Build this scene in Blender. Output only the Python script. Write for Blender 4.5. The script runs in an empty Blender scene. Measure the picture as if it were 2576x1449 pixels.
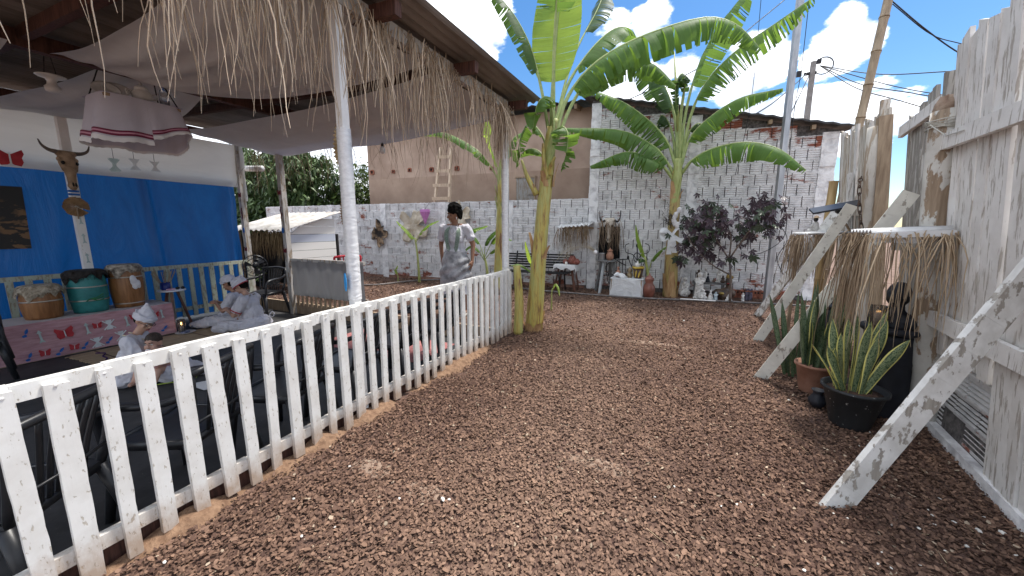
import bpy, bmesh, math, random
import numpy as np
from mathutils import Vector, Matrix, Euler, noise as mnoise
R = math.radians
random.seed(7); rng = np.random.default_rng(7)
sc = bpy.context.scene
COL = sc.collection
# ---------------------------------------------------------------- camera
PITCH, YAW, CAMH, FPX, IW, IH = 9.3, 25.5, 1.35, 930.0, 2576.0, 1449.0
cd = bpy.data.cameras.new('camera'); cam = bpy.data.objects.new('camera', cd); COL.objects.link(cam)
cam.location = (0, 0, CAMH); cam.rotation_euler = Euler((R(90 - PITCH), 0, R(YAW)), 'XYZ')
cd.sensor_fit = 'HORIZONTAL'; cd.sensor_width = 36.0; cd.lens = FPX / IW * 36.0
cd.clip_start = 0.02; cd.clip_end = 6000
sc.camera = cam
# ---------------------------------------------------------------- sky and sun
SUN_EL, SUN_AZ = 68.0, 38.0            # azimuth measured from +Y towards +X
sv = Vector((math.sin(R(SUN_AZ)) * math.cos(R(SUN_EL)), math.cos(R(SUN_AZ)) * math.cos(R(SUN_EL)), math.sin(R(SUN_EL))))
sl = bpy.data.lights.new('sun', 'SUN'); sun = bpy.data.objects.new('sun', sl); COL.objects.link(sun)
sl.energy = 2.0; sl.angle = R(8); sl.color = (1.0, 0.95, 0.88)
sun.rotation_euler = sv.to_track_quat('Z', 'Y').to_euler(); sun.location = (3, 3, 9)
world = bpy.data.worlds.new('World'); sc.world = world; world.use_nodes = True
_c = math.cos(R(PITCH)); _F = Vector((-math.sin(R(YAW)) * _c, math.cos(R(YAW)) * _c, -math.sin(R(PITCH))))
_R = Vector((math.cos(R(YAW)), math.sin(R(YAW)), 0)); _U = _R.cross(_F)
def ray(u, v): return _F + _R * ((u - IW / 2) / FPX) + _U * ((IH / 2 - v) / FPX)
O = Vector((0, 0, CAMH))
def atz(u, v, z=0.0):
    d = ray(u, v); return O + d * ((z - CAMH) / d.z)
def atx(u, v, x):
    d = ray(u, v); return O + d * (x / d.x)
def aty(u, v, y):
    d = ray(u, v); return O + d * (y / d.y)
def atpl(u, v, p, n):
    d = ray(u, v); p = Vector(p); n = Vector(n); return O + d * ((p - O).dot(n) / d.dot(n))
def sky():
    nt = world.node_tree; N = nt.nodes; L = nt.links; N.clear()
    out = N.new('ShaderNodeOutputWorld')
    st = N.new('ShaderNodeTexSky'); st.sky_type = 'NISHITA'; st.sun_disc = False
    st.sun_elevation = R(SUN_EL); st.sun_rotation = R(SUN_AZ); st.air_density = 1.0; st.dust_density = 0.4; st.ozone_density = 2.2
    bg = N.new('ShaderNodeBackground'); bg.inputs[1].default_value = 0.066
    hs = N.new('ShaderNodeHueSaturation'); hs.inputs['Saturation'].default_value = 1.28; hs.inputs['Value'].default_value = 1.0
    L.new(st.outputs[0], hs.inputs['Color']); L.new(hs.outputs[0], bg.inputs[0])
    tc = N.new('ShaderNodeTexCoord')
    sep = N.new('ShaderNodeSeparateXYZ'); L.new(tc.outputs['Generated'], sep.inputs[0])
    def math_(op, a, b=None, c=None):
        m = N.new('ShaderNodeMath'); m.operation = op
        for i, q in enumerate((a, b, c)):
            if q is None: continue
            if isinstance(q, (int, float)): m.inputs[i].default_value = q
            else: L.new(q, m.inputs[i])
        return m.outputs[0]
    zz = math_('MAXIMUM', sep.outputs[2], 0.0)
    den = math_('ADD', zz, 0.32)
    px = math_('DIVIDE', sep.outputs[0], den); py = math_('DIVIDE', sep.outputs[1], den)
    cb = N.new('ShaderNodeCombineXYZ'); L.new(px, cb.inputs[0]); L.new(py, cb.inputs[1]); L.new(math_('MULTIPLY', zz, 1.6), cb.inputs[2])
    n1 = N.new('ShaderNodeTexNoise'); n1.inputs['Scale'].default_value = 2.3; n1.inputs['Detail'].default_value = 3; n1.inputs['Roughness'].default_value = 0.5
    L.new(cb.outputs[0], n1.inputs['Vector'])
    n2 = N.new('ShaderNodeTexNoise'); n2.inputs['Scale'].default_value = 9.0; n2.inputs['Detail'].default_value = 9; n2.inputs['Roughness'].default_value = 0.58
    L.new(cb.outputs[0], n2.inputs['Vector'])
    # individual cumulus banks of the photograph: (u, v, angular radius) -> soft caps on the sky sphere
    banks = [(1150, 20, .13, 1.), (1190, 80, .085, .95), (1110, -60, .15, 1.), (1640, 40, .05, .7), (1540, 70, .05, .7), (1555, 240, .065, .9), (1640, 250, .075, .95), (1720, 190, .05, .75), (1905, 160, .07, .9), (1830, 205, .06, .85),
             (2122, 62, .036, .9), (2110, 95, .046, .95), (2135, 120, .05, .95), (2185, 105, .03, .8), (2065, 160, .04, .8), (2040, 285, .06, .9), (2090, 275, .055, .9), (2170, 305, .07, .95), (2250, 285, .05, .85), (1975, 300, .06, .85), (1860, 290, .06, .8), (850, 420, .2, 1.)]
    acc = None
    for (u, v, rad, amp) in banks:
        d = ray(u, v).normalized()
        vm = N.new('ShaderNodeVectorMath'); vm.operation = 'DOT_PRODUCT'; vm.inputs[1].default_value = d
        L.new(tc.outputs['Generated'], vm.inputs[0])
        mr = N.new('ShaderNodeMapRange'); mr.interpolation_type = 'SMOOTHSTEP'
        L.new(vm.outputs['Value'], mr.inputs[0])
        mr.inputs[1].default_value = math.cos(rad * 1.25); mr.inputs[2].default_value = math.cos(rad * .25)
        mr.inputs[3].default_value = 0; mr.inputs[4].default_value = amp
        acc = mr.outputs[0] if acc is None else math_('MAXIMUM', acc, mr.outputs[0])
    # wider random field outside the named banks; unseen cover thickened for neutral fill light
    fld = N.new('ShaderNodeMapRange'); L.new(n1.outputs[0], fld.inputs[0]); fld.inputs[1].default_value = .36; fld.inputs[2].default_value = .52
    fld.interpolation_type = 'SMOOTHSTEP'
    vm = N.new('ShaderNodeVectorMath'); vm.operation = 'DOT_PRODUCT'; vm.inputs[1].default_value = ray(1850, 150).normalized(); L.new(tc.outputs['Generated'], vm.inputs[0])
    win = N.new('ShaderNodeMapRange'); L.new(vm.outputs['Value'], win.inputs[0]); win.inputs[1].default_value = math.cos(.95); win.inputs[2].default_value = math.cos(.62); win.inputs[3].default_value = 1; win.inputs[4].default_value = .0
    tot = math_('MAXIMUM', acc, math_('MULTIPLY', fld.outputs[0], win.outputs[0]))
    fine = math_('MULTIPLY', math_('SUBTRACT', n2.outputs[0], .5), 1.9)
    s = math_('ADD', tot, fine)
    mask = N.new('ShaderNodeMapRange'); mask.interpolation_type = 'SMOOTHSTEP'; L.new(s, mask.inputs[0]); mask.inputs[1].default_value = .42; mask.inputs[2].default_value = .72
    # thickness shades the underside of each cloud a little
    n3 = N.new('ShaderNodeTexNoise'); n3.inputs['Scale'].default_value = 6.0; n3.inputs['Detail'].default_value = 5
    L.new(cb.outputs[0], n3.inputs['Vector'])
    ramp = N.new('ShaderNodeValToRGB'); L.new(n3.outputs[0], ramp.inputs[0])
    ramp.color_ramp.elements[0].position = .40; ramp.color_ramp.elements[0].color = (.33, .37, .44, 1)
    ramp.color_ramp.elements[1].position = .64; ramp.color_ramp.elements[1].color = (.86, .87, .89, 1)
    cl = N.new('ShaderNodeBackground'); L.new(ramp.outputs[0], cl.inputs[0]); cl.inputs[1].default_value = 1.08
    mx = N.new('ShaderNodeMixShader'); L.new(mask.outputs[0], mx.inputs[0]); L.new(bg.outputs[0], mx.inputs[1]); L.new(cl.outputs[0], mx.inputs[2])
    L.new(mx.outputs[0], out.inputs[0])
sky()
sc.view_settings.view_transform = 'Standard'; sc.view_settings.look = 'None'
sc.view_settings.exposure = 1.5; sc.view_settings.gamma = 1.0; sc.view_settings.use_curve_mapping = False
# ---------------------------------------------------------------- mesh helpers
class MB:
    def __init__(s): s.v = []; s.f = []; s.m = []; s.cur = 0
    def add(s, vs, fs):
        b = len(s.v); s.v += [tuple(v) for v in vs]; s.f += [tuple(b + i for i in f) for f in fs]; s.m += [s.cur] * len(fs); return s
    def hexa(s, c8):            # 8 corners: bottom 4 ccw, top 4 ccw
        return s.add(c8, [(3, 2, 1, 0), (4, 5, 6, 7), (0, 1, 5, 4), (1, 2, 6, 5), (2, 3, 7, 6), (3, 0, 4, 7)])
    def box(s, c, d, rz=0.0, M=None):
        x, y, z = d[0] / 2, d[1] / 2, d[2] / 2
        q = [Vector(p) for p in ((-x, -y, -z), (x, -y, -z), (x, y, -z), (-x, y, -z), (-x, -y, z), (x, -y, z), (x, y, z), (-x, y, z))]
        m = M if M is not None else Matrix.Rotation(rz, 3, 'Z')
        return s.hexa([Vector(c) + m @ p for p in q])
    def bar(s, a, b, w, t, up=(0, 0, 1)):     # rectangular bar from a to b: w across, t along up
        a = Vector(a); b = Vector(b); d = (b - a).normalized(); up = Vector(up)
        x = d.cross(up)
        if x.length < 1e-4: x = d.cross(Vector((0, 1, 0)))
        x.normalize(); y = x.cross(d); x *= w / 2; y *= t / 2
        return s.hexa([a - x - y, a + x - y, a + x + y, a - x + y, b - x - y, b + x - y, b + x + y, b - x + y])
    def tube(s, pts, rad, n=8, cap=True, jit=0):
        P = [Vector(p) for p in pts]; k = len(P)
        rr = rad if hasattr(rad, '__len__') else [rad] * k
        vs = []; ref = None
        for i in range(k):
            d = (P[min(i + 1, k - 1)] - P[max(i - 1, 0)])
            d = d.normalized() if d.length > 1e-9 else Vector((0, 0, 1))
            if ref is None:
                ref = d.cross(Vector((0.13, 0.97, 0.2))); 
                if ref.length < .1: ref = d.cross(Vector((1, 0, 0)))
            x = (ref - d * ref.dot(d)).normalized(); y = d.cross(x); ref = x
            for j in range(n):
                a = 2 * math.pi * j / n; q = rr[i] * (1 + (random.uniform(-jit, jit) if jit else 0))
                vs.append(P[i] + x * (math.cos(a) * q) + y * (math.sin(a) * q))
        fs = [(i * n + j, i * n + (j + 1) % n, (i + 1) * n + (j + 1) % n, (i + 1) * n + j) for i in range(k - 1) for j in range(n)]
        if cap: fs += [tuple(range(n - 1, -1, -1)), tuple((k - 1) * n + j for j in range(n))]
        return s.add(vs, fs)
    def lathe(s, prof, c=(0, 0, 0), n=20, M=None, sx=1.0, sy=1.0):     # prof: [(r, z)] bottom to top
        c = Vector(c); vs = []
        for r, z in prof:
            for j in range(n):
                a = 2 * math.pi * j / n; p = Vector((r * math.cos(a) * sx, r * math.sin(a) * sy, z))
                vs.append(c + (M @ p if M is not None else p))
        k = len(prof)
        fs = [(i * n + j, i * n + (j + 1) % n, (i + 1) * n + (j + 1) % n, (i + 1) * n + j) for i in range(k - 1) for j in range(n)]
        fs += [tuple(range(n - 1, -1, -1)), tuple((k - 1) * n + j for j in range(n))]
        return s.add(vs, fs)
    def ball(s, c, r, n=10, M=None):
        rx, ry, rz = r if hasattr(r, '__len__') else (r, r, r)
        k = max(4, n // 2 + 1); c = Vector(c); vs = []
        for i in range(1, k):
            th = math.pi * i / k
            for j in range(n):
                a = 2 * math.pi * j / n
                p = Vector((rx * math.sin(th) * math.cos(a), ry * math.sin(th) * math.sin(a), -rz * math.cos(th)))
                vs.append(c + (M @ p if M is not None else p))
        p0 = Vector((0, 0, -rz)); p1 = Vector((0, 0, rz))
        vs += [c + (M @ p0 if M is not None else p0), c + (M @ p1 if M is not None else p1)]
        fs = [(i * n + j, i * n + (j + 1) % n, (i + 1) * n + (j + 1) % n, (i + 1) * n + j) for i in range(k - 2) for j in range(n)]
        b = (k - 1) * n
        fs += [(b, (j + 1) % n, j) for j in range(n)] + [(b + 1, (k - 2) * n + j, (k - 2) * n + (j + 1) % n) for j in range(n)]
        return s.add(vs, fs)
    def cap(s, a, b, ra, rb, n=10):           # closed capsule with two radii
        a = Vector(a); b = Vector(b); s.ball(a, ra, n); s.ball(b, rb, n)
        if (b - a).length > 1e-4: s.tube([a, b], [ra, rb], n)
        return s
    def prism(s, poly, o, ex, ey, ez):        # polygon in (ex,ey) pushed along vector ez
        o = Vector(o); ex = Vector(ex); ey = Vector(ey); ez = Vector(ez); n = len(poly)
        A = [o + ex * x + ey * y for x, y in poly]; B = [p + ez for p in A]
        return s.add(A + B, [tuple(range(n - 1, -1, -1)), tuple(range(n, 2 * n))] + [(i, (i + 1) % n, n + (i + 1) % n, n + i) for i in range(n)])
    def grid(s, fn, nu, nv, thick=0.0):       # fn(s,t)->point
        vs = [fn(i / nu, j / nv) for j in range(nv + 1) for i in range(nu + 1)]
        w = nu + 1
        return s.add(vs, [(j * w + i, j * w + i + 1, (j + 1) * w + i + 1, (j + 1) * w + i) for j in range(nv) for i in range(nu)])
    def mesh(s, name, mats, smooth=False):
        me = bpy.data.meshes.new(name); me.from_pydata(s.v, [], s.f)
        if not isinstance(mats, (list, tuple)): mats = [mats]
        for m in mats: me.materials.append(m)
        if len(mats) > 1: me.polygons.foreach_set('material_index', s.m)
        if smooth: me.polygons.foreach_set('use_smooth', [True] * len(me.polygons))
        me.update(); return me
    def build(s, name, mats, parent=None, smooth=False, **kw):
        return mk(name, s.mesh(name, mats, smooth), parent, **kw)
def mk(name, data, parent=None, label=None, cat=None, group=None, kind=None, loc=None):
    o = bpy.data.objects.new(name, data); COL.objects.link(o)
    if parent is not None:
        o.parent = parent; o.matrix_parent_inverse = parent.get('_inv') and Matrix(np.array(parent['_inv']).reshape(4, 4).tolist()) or Matrix.Identity(4)
    if loc is not None: o.location = loc
    tag(o, label, cat, group, kind); return o
def tag(o, label=None, cat=None, group=None, kind=None):
    if label: o['label'] = label
    if cat: o['category'] = cat
    if group: o['group'] = group
    if kind: o['kind'] = kind
    return o
def thing(name, label, cat, loc=(0, 0, 0), group=None, kind=None):
    o = mk(name, None, None, label, cat, group, kind); o.location = loc; o.empty_display_size = .1
    WORLDROOT[o.name] = Vector(loc); return o
WORLDROOT = {}
def wpart(mb, name, mats, root, smooth=False, **kw):       # part given in world coordinates
    o = mk(name, mb.mesh(name, mats, smooth), None, **kw); attach(o, root); return o
def attach(o, root):                                       # roots sit at their location; parts carry world coordinates
    o.parent = root; o.matrix_parent_inverse = Matrix.Translation(-root.location) if root.parent is None else Matrix.Identity(4); return o
def copy_tree(o, parent=None):
    c = o.copy(); COL.objects.link(c); c.parent = parent
    for ch in list(o.children): copy_tree(ch, c)
    return c
# sculpted bodies: overlapping primitives fused by voxel remesh (resolved once, at the end)
BLOBS = []
def blob(mb, name, mat, root, vox=.012, sm=4, label=None, cat=None, group=None, post=None):
    o = mk(name, mb.mesh(name, mat, True), None, label, cat, group)
    if root is not None: attach(o, root)
    m = o.modifiers.new('r', 'REMESH'); m.mode = 'VOXEL'; m.voxel_size = vox; m.use_smooth_shade = True
    if sm: q = o.modifiers.new('s', 'SMOOTH'); q.factor = .5; q.iterations = sm
    BLOBS.append((o, post)); return o
def folds(amp=.006, f=(17, 17, 6), sd=0.0):            # cloth creases: push the surface along its normal
    def post(me):
        n = len(me.vertices); co = np.zeros(n * 3, dtype=np.float32); me.vertices.foreach_get('co', co); co = co.reshape(-1, 3); nr = np.zeros(n * 3, dtype=np.float32); me.vertices.foreach_get('normal', nr); nr = nr.reshape(-1, 3)
        h = np.array([1 - 2 * abs(mnoise.noise((c[0] * f[0] + 2.5 * c[2], c[1] * f[1] + sd, c[2] * f[2]))) + .5 * mnoise.noise((c[0] * 40, c[1] * 40, c[2] * 18)) for c in co]) - .5
        me.vertices.foreach_set('co', (co + nr * (h * amp)[:, None]).astype(np.float32).ravel()); me.update()
    return post
def resolve_blobs():
    bpy.context.view_layer.update(); dg = bpy.context.evaluated_depsgraph_get()
    for o, post in BLOBS:
        me = bpy.data.meshes.new_from_object(o.evaluated_get(dg)); old = o.data; mats = list(old.materials)
        o.modifiers.clear(); o.data = me
        if len(me.materials) == 0:
            for m in mats: me.materials.append(m)
        if post: post(me)
        me.polygons.foreach_set('use_smooth', [True] * len(me.polygons))
# ---------------------------------------------------------------- materials
MATS = {}
def nodes(name):
    m = bpy.data.materials.new(name); m.use_nodes = True; nt = m.node_tree
    b = nt.nodes['Principled BSDF']; MATS[name] = m; return m, nt, b
def lk(nt, a, b): nt.links.new(a, b)
def tex(nt, scale=5, detail=4, rough=.55, coord='Object', stretch=(1, 1, 1), kind='NOISE', dist=0.0, rand=False):
    tc = nt.nodes.new('ShaderNodeTexCoord'); mp = nt.nodes.new('ShaderNodeMapping'); mp.inputs['Scale'].default_value = stretch
    if coord == 'World':
        g = nt.nodes.new('ShaderNodeNewGeometry'); lk(nt, g.outputs['Position'], mp.inputs['Vector'])
    else: lk(nt, tc.outputs[coord], mp.inputs['Vector'])
    if rand:
        oi = nt.nodes.new('ShaderNodeObjectInfo'); cb = nt.nodes.new('ShaderNodeCombineXYZ'); mu = nt.nodes.new('ShaderNodeMath'); mu.operation = 'MULTIPLY'; mu.inputs[1].default_value = 37.
        lk(nt, oi.outputs['Random'], mu.inputs[0])
        for i in range(3): lk(nt, mu.outputs[0], cb.inputs[i])
        lk(nt, cb.outputs[0], mp.inputs['Location'])
    if kind == 'NOISE':
        t = nt.nodes.new('ShaderNodeTexNoise'); t.inputs['Scale'].default_value = scale; t.inputs['Detail'].default_value = detail; t.inputs['Roughness'].default_value = rough; t.inputs['Distortion'].default_value = dist
    elif kind == 'WAVE':
        t = nt.nodes.new('ShaderNodeTexWave'); t.inputs['Scale'].default_value = scale; t.inputs['Detail'].default_value = detail; t.inputs['Distortion'].default_value = dist
    elif kind == 'VOR':
        t = nt.nodes.new('ShaderNodeTexVoronoi'); t.inputs['Scale'].default_value = scale
    lk(nt, mp.outputs[0], t.inputs['Vector']); return t
def ramp(nt, src, stops):
    r = nt.nodes.new('ShaderNodeValToRGB'); lk(nt, src, r.inputs[0]); cr = r.color_ramp
    while len(cr.elements) < len(stops): cr.elements.new(.5)
    for e, (p, c) in zip(cr.elements, stops): e.position = p; e.color = (*c, 1) if len(c) == 3 else c
    return r
def mix(nt, fac, a, b):
    m = nt.nodes.new('ShaderNodeMix'); m.data_type = 'RGBA'
    if isinstance(fac, (int, float)): m.inputs[0].default_value = fac
    else: lk(nt, fac, m.inputs[0])
    for i, q in ((6, a), (7, b)):
        if isinstance(q, tuple): m.inputs[i].default_value = (*q, 1)
        else: lk(nt, q, m.inputs[i])
    return m.outputs[2]
def bump(nt, b, src, strength=.3, dist=.01):
    n = nt.nodes.new('ShaderNodeBump'); n.inputs['Strength'].default_value = strength; n.inputs['Distance'].default_value = dist
    lk(nt, src, n.inputs['Height']); lk(nt, n.outputs[0], b.inputs['Normal']); return n
def mottle(name, c1, c2, rough=.7, scale=8, bs=.3, bd=.005, stretch=(1, 1, 1), coord='Object', detail=5, lo=.35, hi=.65, spec=None, metal=0, rand=True, trans=0, sheen=0):
    m, nt, b = nodes(name); t = tex(nt, scale, detail, .6, coord, stretch, rand=rand)
    r = ramp(nt, t.outputs[0], [(lo, c1), (hi, c2)]); lk(nt, r.outputs[0], b.inputs['Base Color']); b.inputs['Roughness'].default_value = rough; b.inputs['Metallic'].default_value = metal
    if spec is not None: b.inputs['Specular IOR Level'].default_value = spec
    if bs: bump(nt, b, t.outputs[0], bs, bd)
    if sheen: b.inputs['Sheen Weight'].default_value = sheen
    if trans: translucent(m, nt, b, r.outputs[0], trans)
    return m
def translucent(m, nt, b, col, amt):
    tr = nt.nodes.new('ShaderNodeBsdfTranslucent')
    if isinstance(col, tuple): tr.inputs[0].default_value = (*col, 1)
    else: lk(nt, col, tr.inputs[0])
    mx = nt.nodes.new('ShaderNodeMixShader'); mx.inputs[0].default_value = amt
    lk(nt, b.outputs[0], mx.inputs[1]); lk(nt, tr.outputs[0], mx.inputs[2])
    out = [n for n in nt.nodes if n.type == 'OUTPUT_MATERIAL'][0]; lk(nt, mx.outputs[0], out.inputs[0])
def peel(name, paint, wood, wood2, amount=.5, scale=6, stretch=(6, 6, 1), grain=30, rough=.75, dirt=(.28, .25, .21), dirtamt=.35, cscale=1.0, mud=0.0):
    """worn paint over weathered wood: flakes stretched along the board"""
    m, nt, b = nodes(name)
    t = tex(nt, scale, 6, .62, 'Object', stretch, rand=True)
    g = tex(nt, grain, 3, .6, 'Object', (stretch[0] * 1.0, stretch[1] * 1.0, stretch[2] * .12), rand=True)
    w = ramp(nt, g.outputs[0], [(.3, wood), (.7, wood2)])
    d = tex(nt, 3.5 * cscale, 5, .6, 'Object', (1, 1, 1), rand=True)
    pd = ramp(nt, d.outputs[0], [(.35, tuple(p * (1 - dirtamt) + q * dirtamt for p, q in zip(paint, dirt))), (.62, paint)])
    mk_ = ramp(nt, t.outputs[0], [(amount - .014, (0, 0, 0)), (amount + .014, (1, 1, 1))])
    c = mix(nt, mk_.outputs[0], w.outputs[0], pd.outputs[0])
    if mud:                                            # splashed mud stain near the ground
        g2 = nt.nodes.new('ShaderNodeNewGeometry'); s2 = nt.nodes.new('ShaderNodeSeparateXYZ'); lk(nt, g2.outputs['Position'], s2.inputs[0]); sn = tex(nt, 16, 5, .7, 'World', (1, 1, .6))
        q = nt.nodes.new('ShaderNodeMath'); q.operation = 'MULTIPLY_ADD'; lk(nt, sn.outputs[0], q.inputs[0]); q.inputs[1].default_value = -.28; lk(nt, s2.outputs[2], q.inputs[2])
        mr = nt.nodes.new('ShaderNodeMapRange'); lk(nt, q.outputs[0], mr.inputs[0]); mr.inputs[1].default_value = .06; mr.inputs[2].default_value = -.10; mr.inputs[3].default_value = 0; mr.inputs[4].default_value = mud
        c = mix(nt, mr.outputs[0], c, (.34, .21, .12))
    lk(nt, c, b.inputs['Base Color'])
    b.inputs['Roughness'].default_value = rough
    mm = nt.nodes.new('ShaderNodeMath'); mm.operation = 'MULTIPLY_ADD'; lk(nt, g.outputs[0], mm.inputs[0]); mm.inputs[1].default_value = .45; lk(nt, mk_.outputs[0], mm.inputs[2])
    bump(nt, b, mm.outputs[0], .5, .004); return m
def plain(name, c, rough=.6, metal=0, spec=None, emit=0, trans=0):
    m, nt, b = nodes(name); b.inputs['Base Color'].default_value = (*c, 1); b.inputs['Roughness'].default_value = rough; b.inputs['Metallic'].default_value = metal
    if spec is not None: b.inputs['Specular IOR Level'].default_value = spec
    if emit: b.inputs['Emission Color'].default_value = (*c, 1); b.inputs['Emission Strength'].default_value = emit
    t = tex(nt, 60, 3, .6); bump(nt, b, t.outputs[0], .12, .002)
    if trans: translucent(m, nt, b, c, trans)
    return m
def attrmat(name, rough=.8, attr='Col', bumpscale=0, spec=.3, trans=0):
    m, nt, b = nodes(name); a = nt.nodes.new('ShaderNodeVertexColor'); a.layer_name = attr
    lk(nt, a.outputs[0], b.inputs['Base Color']); b.inputs['Roughness'].default_value = rough; b.inputs['Specular IOR Level'].default_value = spec
    if bumpscale: t = tex(nt, bumpscale, 4); bump(nt, b, t.outputs[0], .3, .003)
    if trans: translucent(m, nt, b, a.outputs[0], trans)
    return m
def npmesh(name, V, F, mat, cols=None, smooth=False):
    """V (n,3), F (m,3 or 4) numpy -> mesh, cols (n,3) point colours"""
    me = bpy.data.meshes.new(name); k = F.shape[1]
    me.vertices.add(len(V)); me.vertices.foreach_set('co', np.ascontiguousarray(V, dtype=np.float32).ravel())
    me.loops.add(F.size); me.loops.foreach_set('vertex_index', np.ascontiguousarray(F, dtype=np.int32).ravel())
    me.polygons.add(len(F)); me.polygons.foreach_set('loop_start', np.arange(0, F.size, k, dtype=np.int32))
    if smooth: me.polygons.foreach_set('use_smooth', np.ones(len(F), dtype=bool))
    if cols is not None:
        a = me.color_attributes.new('Col', 'FLOAT_COLOR', 'POINT'); c4 = np.ones((len(V), 4), dtype=np.float32); c4[:, :3] = cols; a.data.foreach_set('color', c4.ravel())
    me.materials.append(mat); me.update(calc_edges=True); me.validate(); return me
def strands(name, roots, dirs, lens, r, mat, col=None, seg=5, wig=.05, grav=.6, parent=None, flat=False, **kw):
    """many thin hanging fibres (triangular tubes) as one mesh"""
    n = len(roots); V = np.zeros((n, seg + 1, 3, 3), dtype=np.float32); P = np.array(roots, dtype=np.float64).copy(); D = np.array(dirs, dtype=np.float64).copy()
    D /= np.linalg.norm(D, axis=1, keepdims=True); L = np.array(lens)[:, None] / seg
    ph = rng.uniform(0, 6.28, n); rr = np.array(r) if hasattr(r, '__len__') else np.full(n, r)
    ang = rng.uniform(0, 6.28, n)
    for i in range(seg + 1):
        tap = 1.0 - .75 * (i / seg) ** 2
        for j in range(3):
            a = ang + j * 2.094
            off = np.stack([np.cos(a), np.sin(a), 0 * a], 1) * (rr * tap)[:, None]
            V[:, i, j] = P + off
        P = P + D * L
        D = D + rng.normal(0, wig, (n, 3)) + np.array([0, 0, -grav]); D /= np.linalg.norm(D, axis=1, keepdims=True)
    idx = np.arange(n * (seg + 1) * 3).reshape(n, seg + 1, 3); F = []
    for i in range(seg):
        for j in range(3):
            k = (j + 1) % 3; F.append(np.stack([idx[:, i, j], idx[:, i, k], idx[:, i + 1, k], idx[:, i + 1, j]], 1))
    F = np.concatenate(F)
    cols = None
    if col is not None: cols = np.repeat(np.asarray(col), (seg + 1) * 3, axis=0)
    o = mk(name, npmesh(name, V.reshape(-1, 3), F, mat, cols), None, **kw)
    if parent is not None: attach(o, parent)
    return o
def straw_cols(n, base=(.42, .32, .20), dark=(.16, .11, .07)):
    t = np.clip(rng.beta(2, 2, (n, 1)), 0, 1); c = np.array(dark) * (1 - t) + np.array(base) * t
    return c * rng.uniform(.8, 1.2, (n, 1))
# ---------------------------------------------------------------- palette
WHITEPAINT = peel('white_picket_paint', (.74, .73, .70), (.40, .36, .30), (.54, .49, .42), amount=.375, scale=26, stretch=(3, 3, 1.3), dirt=(.42, .38, .32), dirtamt=.32, cscale=2.2, mud=.75)
PLANKPAINT = peel('flaking_plank_paint', (.76, .74, .71), (.36, .32, .28), (.50, .46, .41), amount=.425, scale=8, stretch=(6, 6, .6), dirt=(.40, .36, .32), dirtamt=.45)
PLANKGREY = peel('grey_weathered_plank', (.50, .49, .46), (.17, .16, .14), (.33, .31, .28), amount=.55, scale=5, stretch=(6, 6, .6), dirtamt=.6)
PLANKWARM = peel('warm_weathered_plank', (.64, .60, .53), (.30, .23, .16), (.46, .38, .29), amount=.48, scale=4, stretch=(6, 6, .6), dirtamt=.5)
GREENSLAT = peel('faded_green_slat_paint', (.40, .44, .36), (.22, .20, .15), (.34, .31, .24), amount=.46, scale=8, stretch=(4, 4, 1.2), dirtamt=.45)
CREAMPAINT = peel('cream_brace_paint', (.78, .75, .66), (.30, .26, .21), (.40, .36, .30), amount=.40, scale=9, stretch=(2, 2, 1.2), dirtamt=.3, cscale=2)
WORNBRACE = peel('worn_brace_paint', (.76, .75, .72), (.26, .23, .20), (.40, .37, .32), amount=.45, scale=9, stretch=(2, 2, 1.2), dirtamt=.4, cscale=2)
REDWOOD = mottle('red_brown_timber', (.045, .018, .012), (.13, .055, .038), .75, 14, .5, .004, (4, 4, .5))
RAWWOOD = mottle('raw_timber', (.24, .17, .11), (.40, .30, .20), .8, 10, .5, .004, (4, 4, .5))
BLACKPLASTIC = mottle('black_plastic', (.012, .013, .016), (.022, .023, .027), .38, 12, .1, .002)
STRAW = attrmat('dry_straw', .85, spec=.15)
IRON = plain('black_iron', (.02, .02, .022), .5, .4)
SOILC = mottle('dark_soil', (.075, .040, .030), (.14, .082, .06), .95, 30, .9, .02, coord='World')
# ---------------------------------------------------------------- ground
g = MB(); g.add([(-400, -400, -.32), (400, -400, -.32), (400, 600, -.32), (-400, 600, -.32)], [(0, 1, 2, 3)])
g.build('ground', mottle('earth', (.13, .075, .05), (.22, .14, .10), .95, 3, .6, .02, coord='World'), kind='structure', label='brown earth around the yard')
def hground(x, y): return .018 * mnoise.noise((x * .9, y * .9, 3.1)) + .008 * mnoise.noise((x * 3.1, y * 3.1, 1.7))
def wall_y(x): return 8.3 + .09 * x
gy = MB()
gy.grid(lambda s, t: (lambda x, y: (x, y, hground(x, y)))(-2.045 + 4.8 * s, -1.2 + 10.2 * t), 50, 100)
gy.grid(lambda s, t: (lambda x, y: (x, y, hground(x, y)))(-14.5 + 12.455 * s, 4.27 + 4.7 * t), 90, 40)
for k in (0,):
    gy.hexa([(-2.06, -1.2, -.3), (-2.03, -1.2, -.3), (-2.03, 4.27, -.3), (-2.06, 4.27, -.3), (-2.06, -1.2, -.02), (-2.03, -1.2, -.02), (-2.03, 4.27, -.02), (-2.06, 4.27, -.02)])
    gy.hexa([(-8.2, 4.25, -.3), (-2.06, 4.25, -.3), (-2.06, 4.28, -.3), (-8.2, 4.28, -.3), (-8.2, 4.25, -.02), (-2.06, 4.25, -.02), (-2.06, 4.28, -.02), (-8.2, 4.28, -.02)])
gy.build('yard_soil', SOILC, smooth=True, kind='structure', label='dark soil of the yard under the wood chips')
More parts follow.
